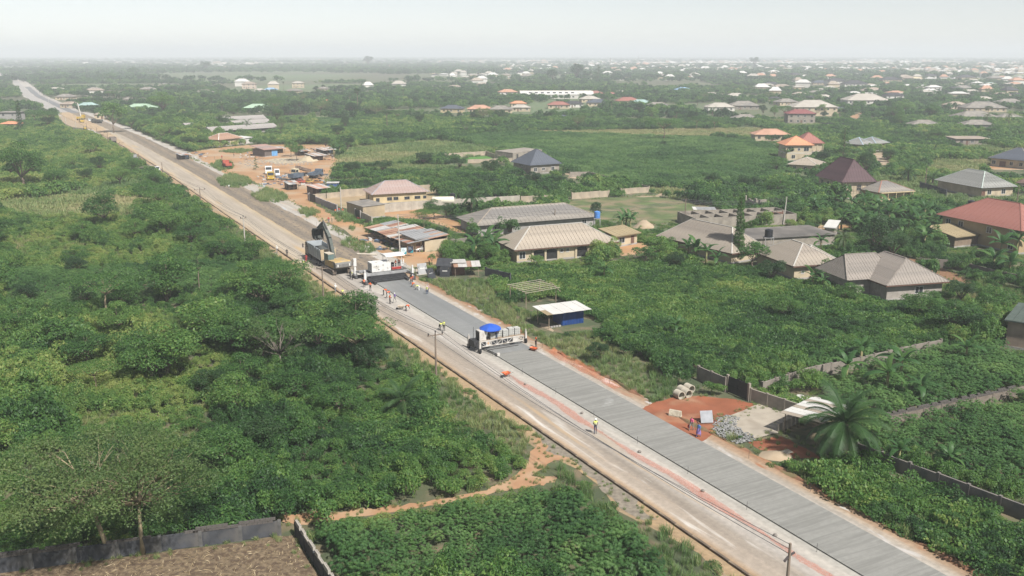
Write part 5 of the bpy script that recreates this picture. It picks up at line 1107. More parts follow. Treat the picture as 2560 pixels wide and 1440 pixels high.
    wall_run('brown block wall receding along the cassava field from the footpath', [(1622, 480), (1540, 460)], 1.9, block_w, 4)
    wall_run('block wall in front of the blue-black hip-roofed house', [(1520, 455), (1470, 442), (1425, 443)], 1.9, block_w, 4)
    wall_run('back wall of the small walled lawn', [(1095, 395), (1215, 388), (1255, 402)], 1.8, MATS['tan_wall'], 4)
    wall_run('front wall of the small walled lawn', [(1170, 408), (1280, 404)], 1.5, MATS['tan_wall'], 4)
    sheet('lawn', [(1110, 398), (1215, 390), (1262, 402), (1170, 408), (1130, 404)], .02, mat('bright_lawn', (.07, .18, .03), var=.15, scale=.3), rough=.5, seed=44); KEEPP.append(Z((1110, 398), (1215, 390), (1262, 402), (1170, 408), (1130, 404)))
    wall_run('dark wall behind the banana grove and mossy grey roof', [(2300, 470), (2365, 490)], 2.0, darkblock, 4)
    wall_run('dark wall curving past the tiled grey house into the thicket', [(2300, 668), (2380, 672), (2470, 695), (2600, 725)], 1.9, mat('old_wall', (.16, .14, .12), var=.3, scale=.6), 4)
    wall_run('rusty brown sheet gate wall by the half-built rooms', [(1925, 556), (1955, 553)], 2.6, mat('rust_gate', (.14, .07, .05), var=.2, scale=1), 2)
    wall_run('long low dark wall in the scrub right of the small two-storey house', [(2055, 315), (2150, 318)], 2.0, darkblock, 6)
    wall_run('pale wall beside the road bend below the green-roofed house', [(455, 282), (560, 279)], 2.0, white_w, 6)
    wall_run('dark block wall by the kiosks behind the thicket', [(1215, 690), (1275, 705)], 1.7, darkblock, 3)
    wall_run('low block wall at the end of the market stalls', [(1118, 610), (1165, 607)], 1.2, MATS['grey_brown_block'], 3)
# ------------------------------------------------------------------ mid-distance houses
def mid_house(x, y, wpx, rm, label, wm=cream, ang=0.0, dr=.8, wh=3.2, rk=.30, storeys=1, kind='hip', group=None, wins=True, sheet=None, name='house', over=.7):
    w = G(x, y); W = wpx / F_PX * math.hypot(w[1], CAM_H); D = W * dr
    o = thing(name, label, 'house' if name == 'house' else name.replace('_', ' '), (w[0] - W / 2 * math.cos(ang), w[1] - W / 2 * math.sin(ang), 0), ang, group)
    keep((w[0] - math.sin(ang) * D / 2, w[1] + math.cos(ang) * D / 2), ang, W / 2 + 1.2, D / 2 + 1.5)
    hh = wh * storeys; MB().box(0, W, 0, D, 0, hh - .02).build('wall', wm, o)
    hip_roof(o, W, D, hh, min(W, D) * rk, over, rm, sheet, kind, None if kind == 'mono' else rm)
    if wins:
        n = max(2, int(W / 4.2))
        for s_ in range(storeys):
            for i in range(n): add_window(o, W, D, 'f', W * (i + .5) / n, wh * s_ + 1.0, 1.3, 1.3, trim_w if i % 3 else wm)
        add_window(o, W, D, 'l', D * .5, 1.0, 1.2, 1.2); add_window(o, W, D, 'r', D * .5, 1.0, 1.2, 1.2)
        add_door(o, W, D, 'f', W * .5 if n % 2 == 0 else W * .34, 1.1, 2.1)
    return o
pale_r = mat('pale_roof', (0.36, 0.331, 0.288), var=.1, scale=.2); tan_r = mat('tan_roof', (0.285, 0.232, 0.188), var=.12, scale=.2); turq_r = mat('turquoise_sheet', (0.27, 0.375, 0.352), var=.1, scale=.2)  # pale and tan roof sheet colours for the distant houses
peach_r = mat('peach_sheet', (0.4, 0.232, 0.16), var=.12, scale=.2)
def build_mid():
    H = mid_house
    # named ones
    w = [((1368, 246), 150, 'white warehouse')]
    a = G(1302, 247); o = thing('warehouse', 'long white warehouse with roof lights in the middle distance', 'warehouse', (a[0], a[1], 0), .03); W = 72; keep(a + np.array([36, 18]), 0, 40, 22)
    MB().box(0, W, 0, 30, 0, 4).build('wall', white_w, o); hip_roof(o, W, 15, 4, 3.2, .5, white_r, None, 'gable', None); rf = hip_roof(o, W, 15, 4, 3.2, .5, pale_r, None, 'gable', None); rf.location = (0, 15, .05)
    for i in range(8): MB().box(8 + i * 6, 11 + i * 6, 2.4, 5.2, 0, .08, M=Matrix.Translation((0, 0, 5.1)) @ Matrix.Rotation(.38, 4, 'X') @ Matrix.Translation((0, 0, -.9))).build('roof_light', glass, o)
    for i in range(9): add_window(o, W, 30, 'f', 4 + i * 8, 1.2, 2, 1.4)
    for x, y, wp, rm, wm, st, ang, lb in [
        (2038, 290, 106, pale_r, cream, 2, -.03, 'two-storey cream block with pale hip roof and balconies'), (2170, 270, 100, pale_r, white_w, 2, -.05, 'long two-storey white block with pale hip roof'), (2003, 309, 66, mat('wine_sheet', (.20, .07, .07)), block_w, 2, -.05, 'small two-storey block house with wine-red roof'),
        (2237, 256, 44, black_r, white_w, 2, .05, 'white two-storey house with black roof beside the long white block'), (2315, 325, 68, grey_r, cream, 1, -.06, 'lone grey hip-roofed bungalow above the dry field'), (2448, 305, 95, grey_r, cream, 1, .02, 'wide grey bungalow behind the coconut palm'), (2530, 306, 58, grey_r, cream, 1, .1, 'grey bungalow at the picture edge behind the coconut palm'),
        (2447, 325, 70, grey_r, grey_w, 1, -.1, 'low grey roof below the wide grey bungalow'), (2397, 272, 50, tan_r, pink_w, 1, .2, 'tan gabled house above the thicket'), (2465, 280, 95, grey_r, cream, 1, -.1, 'broad grey roof right of the tan gabled house'), (2465, 256, 38, pale_r, cream, 1, .1, 'pale pyramid-roofed house behind the broad grey roof'), (2532, 268, 70, grey_r, cream, 1, 0, 'grey-roofed house at the picture edge above the broad roof'),
        (2270, 291, 30, turq_r, cream, 1, .3, 'small turquoise-roofed house among trees'), (2100, 283, 30, slate_r, cream, 1, .1, 'small slate-roofed house beside the two-storey cream block'), (1972, 264, 50, grey_r, cream, 1, .3, 'grey-roofed bungalow left of the two-storey cream block'), (1803, 278, 66, pale_r, white_w, 1, .05, 'pale hip-roofed bungalow standing clear in the scrub'), (1862, 274, 70, grey_r, block_w, 1, -.05, 'long grey unfinished bungalow right of the pale one'),
        (1866, 308, 60, grey_r, grey_w, 1, 0, 'low grey roof with white ridges beyond the cassava field'), (1930, 352, 84, peach_r, cream, 1, -.05, 'low peach-coloured roof left of the orange-roofed house'), (1645, 276, 62, grey_r, cream, 1, -.08, 'grey hip-roofed house with white side wall'), (1572, 261, 56, red_r, cream, 1, .1, 'red-roofed bungalow in the settlement'), (1600, 266, 48, turq_r, cream, 1, -.2, 'pale green roof in front of the red bungalow'),
        (1477, 256, 46, pale_r, cream, 1, .15, 'cream gable house right of the warehouse'), (1495, 266, 52, slate_r, cream, 1, 0, 'slate-grey roof below the cream gable house'), (1487, 242, 46, mat('brick_sheet', (.24, .11, .09)), cream, 1, .1, 'brick-red roof behind the cream gable house'), (1525, 243, 32, MATS['brick_sheet'], cream, 1, -.1, 'second brick-red roof right of the first'), (1437, 269, 42, black_r, white_w, 1, .2, 'black pyramid-roofed house with white walls'), (1397, 272, 52, red_r, cream, 1, 0, 'bright red roof left of the black pyramid roof'),
        (1297, 268, 38, orange_r, cream, 1, .1, 'orange hip roof above the flat pale block'), (1302, 279, 46, pale_r, cream, 1, 0, 'flat pale block below the orange hip roof'), (1272, 246, 44, peach_r, white_w, 2, .2, 'tall pink-roofed white house left of the warehouse'), (1128, 282, 54, slate_r, yellow_w, 1, -.15, 'steep slate roof behind the open field'), (1200, 283, 60, peach_r, cream, 1, .05, 'faded pink roofs right of the steep slate roof'), (1252, 284, 56, grey_r, cream, 1, 0, 'flat grey block right of the faded pink roofs'),
        (1712, 231, 36, blue_r, white_w, 1, .3, 'pale blue-roofed house in the hazy settlement'), (1785, 246, 46, grey_r, cream, 1, .4, 'grey cross-gabled house in the hazy settlement'), (1842, 249, 50, pale_r, cream, 1, 0, 'cream pyramid roof in the hazy settlement'), (1552, 236, 20, pale_r, cream, 1, 0, 'small cream hip roof behind the brick-red roofs'), (1405, 303, 24, slate_r, block_w, 1, 0, 'small hut with rust-red gate at the field edge'),
        (345, 283, 78, green_r, white_w, 1, .05, 'white house with pale green roof by the road bend'), (640, 280, 60, green_r, white_w, 1, 0, 'pale green roof behind the trees above the yard'), (160, 250, 42, grey_r, cream, 1, 0, 'long grey-roofed hall beyond the valley road'), (235, 230, 32, grey_r, cream, 1, .2, 'grey roof above the long hall'), (170, 270, 40, tan_r, cream, 1, -.1, 'tan roof beside the valley road'), (222, 273, 44, turq_r, pink_w, 1, .5, 'greenish gabled house beside the valley road'),
        (325, 257, 30, grey_r, cream, 1, .4, 'small grey gable behind the green-roofed house'), (622, 222, 32, tan_r, pink_w, 2, .1, 'brown two-storey house on the far green slope'), (508, 239, 46, grey_r, cream, 1, .1, 'long thin grey shed in the hazy scrub'), (677, 231, 30, blue_r, white_w, 1, .2, 'bright blue hip roof on the far slope'), (745, 220, 28, pale_r, cream, 2, .1, 'pale two-storey house on the far slope'), (807, 228, 26, grey_r, cream, 1, -.1, 'grey hip roof right of the far pale house'), (820, 262, 22, orange_r, cream, 1, 0, 'small orange roof among the tree line'),
        (365, 230, 36, grey_r, cream, 1, -.1, 'grey roof in the hazy hamlet'), (402, 222, 24, tan_r, cream, 1, 0, 'tan roof in the hazy hamlet'), (315, 221, 20, orange_r, cream, 1, 0, 'orange roof in the hazy hamlet'), (255, 298, 34, tan_r, cream, 1, .2, 'roadside house with tan canvas awning at the bend'), (2140, 222, 56, black_r, white_w, 2, 0, 'large white house with the widest black roof in the settlement'), (2095, 214, 46, black_r, white_w, 2, .1, 'black roof just left of the widest one'),
        (2230, 210, 46, black_r, cream, 2, 0, 'black hip roof right of the widest one'), (2052, 212, 36, slate_r, cream, 1, -.1, 'slate roof at the end of the black-roofed row'), (2220, 221, 34, slate_r, white_w, 1, .3, 'blue-slate gable below the black hip roof'), (2337, 232, 34, white_r, white_w, 2, 0, 'boxy white two-storey house with dark windows'), (2290, 201, 30, mat('cream_yellow_sheet', (.55, .48, .30)), white_w, 1, 0, 'yellowish white villa in the settlement'), (2418, 203, 38, black_r, cream, 2, 0, 'black roof near the right end of the settlement'),
        (2440, 209, 36, pale_r, cream, 1, .1, 'cream arched house right of the black roof'), (2415, 227, 42, grey_r, cream, 1, .2, 'grey cross roof below the cream arched house'), (2540, 216, 32, peach_r, cream, 1, 0, 'peach roof at the far picture edge'), (2478, 216, 26, turq_r, cream, 1, 0, 'pale turquoise roof near the picture edge'), (2507, 247, 46, tan_r, cream, 1, 0, 'brown roof near the picture edge'), (2545, 246, 36, black_r, cream, 1, 0, 'dark roof touching the picture edge'),
        (2305, 228, 28, grey_r, cream, 1, 0, 'grey barrel-shaped roof left of the boxy white house'), (2037, 252, 30, black_r, cream, 1, .1, 'small black hip roof above the two-storey cream block'), (2065, 251, 38, pale_r, cream, 1, .2, 'pale cross roof right of the small black one'), (1998, 232, 26, pale_r, yellow_w, 2, 0, 'cream two-storey box house in the settlement'), (2100, 233, 34, tan_r, cream, 1, 0, 'flat tan roof in the settlement'), (2122, 241, 22, white_r, cream, 1, .2, 'white tent-like roof in the settlement'),
        (2185, 234, 52, tan_r, cream, 1, 0, 'broad tan roof in the settlement'), (1945, 226, 40, tan_r, cream, 1, 0, 'tan roof left of the cream box house'), (1938, 255, 30, black_r, cream, 1, 0, 'dark-roofed hut at the scrub edge'), (1930, 216, 34, black_r, white_w, 1, 0, 'dark roof left end of the settlement')]:
        H(x, y, wp, rm, lb, wm, ang, .62, 3.1, .24, st)
    o = H(22, 306, 46, grey_r, 'grey two-storey block building at the far left edge', grey_w, 0, .8, 3.2, .03, 2, 'mono')
    H(22, 320, 40, orange_r, 'rust-red shed roof below the far left block building', cream, 0, .7, 2.4, .2, 1, name='shed')
    H(2430, 362, 80, tan_r, 'flat unfinished block house behind the conical tree line', block_w, 0, .7, 3.0, .03, 1, 'mono')
    # further houses of the settlement
    roofs = [pale_r, pale_r, white_r, white_r, tan_r, grey_r, black_r, peach_r, silver2_r, pale_r]
    r = random.Random(21); n = 0; M = [(MB().box(-.5, .5, -.5, .5, 0, 1))]
    wall_me = MB().box(-.5, .5, -.4, .4, 0, .98).mesh('wall', cream); wall2 = MB().box(-.5, .5, -.4, .4, 0, .98).mesh('wall', white_w); rms = {}
    for rm in set(roofs):
        mb = MB().add([(-.56, -.46, 1), (.56, -.46, 1), (.56, .46, 1), (-.56, .46, 1), (-.22, 0, 1.6), (.22, 0, 1.6)], [(0, 1, 5, 4), (2, 3, 4, 5), (1, 2, 5), (3, 0, 4), (3, 2, 1, 0)]); rms[rm.name] = mb.mesh('roof', rm)
    used = []
    while n < 270:
        if n < 150: x, y = 1290 + 1265 * r.random() ** .7, 176 + 26 * r.random() ** 1.2
        elif n < 210: x, y = r.uniform(1900, 2555), r.uniform(196, 245)
        elif n < 240: x, y = r.uniform(1060, 1330), r.uniform(183, 200)
        else: x, y = r.uniform(60, 1250), r.choice([r.uniform(160, 176), r.uniform(205, 236)])
        w = G(x, y); 
        if not free(np.array([w]), 6)[0]: continue
        if any(abs(w[0] - q[0]) < 16 and abs(w[1] - q[1]) < 22 for q in used): continue
        used.append(w); s_ = r.uniform(11, 19); st = r.choice([1, 1, 1, 2]); rm = r.choice(roofs)
        nm = {pale_r.name: 'pale', white_r.name: 'white', tan_r.name: 'tan', grey_r.name: 'grey', black_r.name: 'dark', peach_r.name: 'peach', silver2_r.name: 'silvery'}[rm.name]
        z_ = 'town spread under the horizon' if n < 150 else 'hazy settlement behind the two-storey blocks' if n < 210 else 'hamlet beside the dark plantation belt' if n < 240 else 'open plain beyond the road'
        o = thing('house', f'small {nm}-roofed house in the {z_}', 'house', (w[0], w[1], 0), r.uniform(-.4, .4), f'{nm}-roofed houses of the {z_}')
        o.scale = (s_, s_ * r.uniform(.7, 1), 3.2 * st); keep(w, 0, s_ * .6, s_ * .6)
        put('wall', wall2 if r.random() < .5 else wall_me, o); put('roof', rms[rm.name], o); n += 1
def build_far_town():
    r = np.random.default_rng(3); n = 1500
    px = np.where(r.random(n) < .72, r.uniform(1250, 2560, n), r.uniform(0, 2560, n)); py = 151 + 30 * r.random(n) ** 1.4
    keep_ = (px > 1250) | (py < 166); px, py = px[keep_], py[keep_]; V_, F_, M_ = [], [], []
    fs = [(0, 1, 5, 4), (1, 2, 6, 5), (2, 3, 7, 6), (3, 0, 4, 7)]; mb = MB()
    for x, y in zip(px, py):
        w = G(x, y); s_ = r.uniform(10, 20) * (1.6 if r.random() < .06 else 1); dd = s_ * r.uniform(.6, .9); h = r.choice([3.2, 3.5, 6]); a = w[0]; b_ = w[1]; mi = int(r.choice([0, 0, 0, 1, 1, 2, 3]))
        mb.add([(a - s_ / 2, b_ - dd / 2, 0), (a + s_ / 2, b_ - dd / 2, 0), (a + s_ / 2, b_ + dd / 2, 0), (a - s_ / 2, b_ + dd / 2, 0), (a - s_ / 2, b_ - dd / 2, h), (a + s_ / 2, b_ - dd / 2, h), (a + s_ / 2, b_ + dd / 2, h), (a - s_ / 2, b_ + dd / 2, h)], fs, 4)
        mb.add([(a - s_ * .55, b_ - dd * .55, h), (a + s_ * .55, b_ - dd * .55, h), (a + s_ * .55, b_ + dd * .55, h), (a - s_ * .55, b_ + dd * .55, h), (a - s_ * .2, b_, h + dd * .3), (a + s_ * .2, b_, h + dd * .3)], [(0, 1, 5, 4), (2, 3, 4, 5), (1, 2, 5), (3, 0, 4)], mi)
    o = mb.build('far_town', [white_r, pale_r, tan_r, peach_r, cream]); tag(o, 'countless pale roofs of the distant town along the skyline', 'town', kind='stuff')
    # mast
    for x, yb, yt, lb in ((1525, 170, 144, 'thin radio mast above the far town'), (1596, 158, 140, 'fainter radio mast right of the first on the skyline')):
        w = G(x, yb); o = thing('radio_mast', lb, 'mast', (w[0], w[1], 0)); h = HT(x, yb, yt)
        for sx, sy in ((-1, -.6), (1, -.6), (0, 1)): MB().tube([(sx * 2.2, sy * 2.2, 0), (sx * .5, sy * .5, h)], .45, 5).build('mast_leg', grey_w, o)
        for k in range(10): MB().beam((-2.2 + 1.7 * k / 10, -1.3 + k * .1, h * k / 10), (2.2 - 1.7 * (k + 1) / 10, -1.3 + k * .1, h * (k + 1) / 10), .3).build('brace', grey_w, o)
# ------------------------------------------------------------------ poles and wires
pole_c = mat('concrete_pole', (.42, .39, .35), var=.15, scale=1.5); pole_t = mat('timber_pole', (.20, .155, .12), var=.25, scale=2, stretch=(1, 1, .2)); insul = mat('insulator', (.06, .05, .05), rough=.3)
steel = mat('galvanised_steel', (.35, .35, .35), rough=.5, metal=.4); wire_m = mat('wire', (.10, .10, .105), rough=.6)
POLES = {}
def pole(key, x, y, h, label, arm=2.2, material=None, wpos=None, lean=0.0, armz=.25, rot=None):
    w = np.array(wpos) if wpos is not None else G(x, y); o = thing('power_pole', label, 'power pole', (w[0], w[1], 0), RROT if rot is None else rot)
    MB().tube([(0, 0, -.2), (lean * h * .5, 0, h * .5), (lean * h, 0, h)], [.17, .14, .10], 8).build('shaft', material or pole_t, o)
    top = []
    if arm:
        c = MB().box(-arm / 2 + lean * h, arm / 2 + lean * h, -.06, .06, h - armz - .06, h - armz + .06).build('crossarm', pole_t, o)
        for k in (-1, 0, 1):
            x_ = lean * h + k * (arm / 2 - .1); z = h - armz + .06 + (.0 if k else armz)
            MB().tube([(x_, 0, z), (x_, 0, z + .12), (x_, 0, z + .2), (x_, 0, z + .3)], [.04, .11, .07, .09], 8).build('insulator', insul, o); top.append((x_, z + .3))
    else: top = [(lean * h, h - .1), (lean * h, h - .5), (lean * h, h - .9)]
    a = RROT if rot is None else rot; POLES[key] = [Vector((w[0] + q * math.cos(a), w[1] + q * math.sin(a), z)) for q, z in top]
    return o
def wires(keys, label, sag=.9):
    i = 0
    for a, b_ in zip(keys[:-1], keys[1:]):
        for k in range(3):
            p, q = POLES[a][k], POLES[b_][k]; pts = [p.lerp(q, j / 12) - Vector((0, 0, sag * 4 * (j / 12) * (1 - j / 12))) for j in range(13)]
            c = pts[0].copy(); o = MB().tube([x - c for x in pts], .03, 4).build('power_line', wire_m, None, loc=tuple(c)); tag(o, f'{["left", "middle", "right"][k]} overhead wire {label[i]}', 'wire')
        i += 1
def build_poles():
    def rs(s, t): return R(s, t)
    near = G(1976, 1358, 7.4)
    pole('n', 0, 0, 7.4, 'dark pole cut by the lower picture edge between lane and slab', 0, pole_t, wpos=near)
    MB().tube([(-.5, 0, 6.0), (-.1, 0, 6.3)], .1, 8).build('pole_switch', insul, bpy.data.objects['power_pole']); MB().tube([(.1, 0, 6.4), (.5, 0, 6.5)], .09, 8).build('pole_switch', insul, bpy.data.objects['power_pole'])
    pole('a', 1091, 966, 7.4, 'timber power pole with three-insulator crossarm left of the trailer machine', 2.2)
    pole('b', 809, 752, HT(809, 752, 668), 'slim power pole beside the excavator', 2.0)
    pole('c', 613, 615, HT(613, 615, 543), 'pale concrete pole with short crossarm at the thicket edge', 1.4, pole_c)
    pole('d', 503, 522, HT(503, 522, 472), 'timber pole with wide crossarm past the umbrella tree', 3.0)
    pole('e', 408, 448, 6.0, 'leaning pole beside the white car', 0)
    pole('f', 349, 419, HT(349, 419, 384), 'right pole of the twin transformer poles by the road', 0)
    pole('g', 332, 414, HT(332, 414, 384), 'left pole of the twin transformer poles by the road', 0)
    w = G(340, 416); 
    pole('h', 302, 383, HT(302, 383, 356), 'pole with crossarm below the brown tipper truck', 3.0)
    pole('i', 272, 372, HT(272, 372, 334), 'pole with wide crossarm left of the brown tipper truck', 3.4)
    pole('j', 244, 346, HT(244, 346, 318), 'bare pole by the roadside riders', 0)
    pole('k', 218, 333, HT(218, 333, 308), 'bare pole near the yellow roller', 0)
    for i, (x, y, yt, lb) in enumerate([(190, 320, 297, 'pole before the road bend'), (165, 310, 293, 'pole at the road bend'), (156, 309, 291, 'last pole before the road bend'), (117, 290, 274, 'pole beyond the road bend'), (122, 260, 243, 'short white pole beside the valley road')]): pole('m%d' % i, x, y, HT(x, y, yt), lb, 0, pole_c)
    pole('q', 1000, 632, HT(1000, 632, 535), 'tall concrete pole in front of the market stalls', 0, pole_c, lean=-.03)
    pole('r', 1387, 572, HT(1387, 572, 522), 'slim pole behind the verandah house ridge', 0)
    pole('s', 1712, 556, HT(1712, 556, 497), 'pole on the mown ground beside the small canopy', 0)
    pole('t', 1958, 562, HT(1958, 562, 492), 'leaning pole by the rusty sheet gate', 0, pole_c, lean=.08)
    pole('u', 853, 520, HT(853, 520, 467), 'pole standing inside the office compound corner', 0, pole_c)
    pole('v', 2312, 470, HT(2312, 470, 420), 'pole in the dry grass behind the mossy grey roof', 0)
    pole('w', 2542, 510, HT(2542, 510, 466), 'pole behind the red roof ridge', 0)
    wires(['n', 'a', 'b', 'c', 'd', 'f'], ['from the edge pole to the trailer machine pole', 'from the trailer machine pole to the excavator pole', 'from the excavator pole to the concrete pole', 'from the concrete pole to the wide-arm pole', 'from the wide-arm pole to the transformer poles'])
    wires(['q', 'r', 's', 't'], ['over the market stalls to the verandah house', 'over the mown ground', 'over the half-built rooms'])
    bx = thing('transformer', 'grey transformer box hung between the twin roadside poles', 'transformer', (w[0], w[1], 0), RROT); MB().box(-1.2, 1.2, -.25, .25, 3.4, 3.6).build('platform', steel, bx); MB().box(-.6, .6, -.4, .4, 3.6, 4.7).build('tank', steel, bx)
    for k in (-1, 0, 1): MB().tube([(k * .35, 0, 4.7), (k * .35, 0, 5.1)], .06, 6).build('bushing', insul, bx)

# ------------------------------------------------------------------ wheels, cars
rubber = mat('tyre_rubber', (.018, .018, .02), var=.2, scale=3, rough=.9); rim_m = mat('rim_metal', (.40, .40, .40), rough=.4, metal=.5)
def wheel(o, x, y, r, w, rim=rim_m, name='wheel', seg=16):
    q = put(name, None, o, (x, y, r))
    MB().tube([(-w / 2, 0, 0), (-w / 2 + w * .12, 0, 0), (w / 2 - w * .12, 0, 0), (w / 2, 0, 0)], [r * .92, r, r, r * .92], seg).build('tyre', rubber, q)
    MB().tube([(-w / 2 - .012, 0, 0), (w / 2 + .012, 0, 0)], r * .58, 12).build('rim', rim, q)
    return q
def car(label, w, rz, paint, kind='sedan', name='car', s_=1.0):
    o = thing(name, label, 'car' if kind != 'van' else 'van', (w[0], w[1], w[2] if len(w) > 2 else 0), rz, None, s_)
    # local: +y forward; body sections (y, half width, z low, z belt)
    if kind == 'sedan':
        L = 2.25; sec = [(-2.25, .70, .42, .86), (-2.12, .80, .30, .98), (-1.35, .86, .24, 1.0), (-.3, .87, .22, .97), (.75, .87, .22, .95), (1.55, .85, .24, .86), (2.08, .78, .28, .74), (2.25, .66, .36, .62)]
        cab = [(-1.75, .70, 1.0), (-1.05, .62, 1.42), (.25, .62, 1.44), (1.05, .72, .96)]
    elif kind == 'suv':
        sec = [(-2.3, .78, .5, 1.05), (-2.2, .86, .4, 1.15), (-1.2, .9, .35, 1.12), (.7, .9, .35, 1.08), (1.6, .88, .36, 1.02), (2.15, .82, .4, .92), (2.3, .7, .5, .8)]; cab = [(-2.2, .76, 1.12), (-1.95, .70, 1.72), (.35, .70, 1.74), (1.05, .78, 1.08)]
    else:
        sec = [(-2.8, .9, .4, 1.2), (-2.7, .95, .32, 1.25), (1.6, .95, .32, 1.2), (2.35, .9, .34, 1.05), (2.6, .8, .45, .9)]; cab = [(-2.75, .93, 1.2), (-2.65, .86, 2.35), (1.05, .84, 2.4), (1.85, .86, 1.15)]
    mb = MB(); n = 8
    for y, hw, z0, z1 in sec:
        mb.v += [(-hw * .92, y, z0), (-hw, y, z0 + .12), (-hw, y, z0 + (z1 - z0) * .65), (-hw * .9, y, z1), (hw * .9, y, z1), (hw, y, z0 + (z1 - z0) * .65), (hw, y, z0 + .12), (hw * .92, y, z0)]
    for i in range(len(sec) - 1):
        for j in range(n): mb.f.append((i * n + j, (i + 1) * n + j, (i + 1) * n + (j + 1) % n, i * n + (j + 1) % n)); mb.m.append(0)
    mb.f += [tuple(range(n)), tuple(reversed(range((len(sec) - 1) * n, len(sec) * n)))]; mb.m += [0, 0]
    mb.build('body', paint, o, True)
    base = sec[3][1] * .93; (y0, w0, z0), (y1, w1, z1), (y2, w2, z2), (y3, w3, z3) = cab
    v = [(-base, y0, z0), (base, y0, z0), (base, y3, z3), (-base, y3, z3), (-w1, y1, z1), (w1, y1, z1), (w2, y2, z2), (-w2, y2, z2)]
    MB().add(v, [(0, 1, 5, 4), (1, 2, 6, 5), (2, 3, 7, 6), (3, 0, 4, 7), (4, 5, 6, 7)]).build('cabin', paint, o)
    def q(a, b_, c, d, nm, k=.12, lift=.012):
        P_ = [Vector(v[i]) for i in (a, b_, c, d)]; ce = sum(P_, Vector()) / 4; nr = (P_[1] - P_[0]).cross(P_[2] - P_[0]).normalized(); P_ = [ce + (p - ce) * (1 - k) + nr * lift for p in P_]
        MB().add(P_, [(0, 1, 2, 3)]).build(nm, glass, o)
    q(0, 1, 5, 4, 'rear_window'); q(2, 3, 7, 6, 'windscreen'); q(1, 2, 6, 5, 'side_window', .16); q(3, 0, 4, 7, 'side_window', .16)
    yf, yr = sec[-1][0] - .85, sec[0][0] + .85; r_ = .32 if kind == 'sedan' else .37
    for x in (-1, 1):
        for y in (yf, yr): wheel(o, x * (sec[3][1] - .1), y, r_, .21)
        MB().box(x * .62 - .14, x * .62 + .14, sec[-1][0] - .10, sec[-1][0] + .01, sec[-1][3] - .10, sec[-1][3] + .06).build('headlight', trim_w, o)
        MB().box(x * .60 - .15, x * .60 + .15, sec[0][0] - .015, sec[0][0] + .1, sec[0][3] - .14, sec[0][3] + .04).build('tail_light', mat('tail_red', (.25, .01, .01), rough=.3), o)
    MB().box(-.7, .7, sec[-1][0] - .06, sec[-1][0] + .03, .34, .48).build('bumper', insul, o); MB().box(-.72, .72, sec[0][0] - .03, sec[0][0] + .06, .36, .52).build('bumper', paint, o)
    return o
def rzpx(A, B):
    """heading (+y forward) of something whose tail is at A and nose at B"""
    a, b_ = G(*A), G(*B); dv = b_ - a; return math.atan2(dv[1], dv[0]) - math.pi / 2
silver_p = mat('silver_paint', (.42, .40, .37), rough=.3, var=.04, scale=1, metal=.5); white_p = mat('white_paint', (.74, .74, .73), rough=.3, var=.04, scale=1)
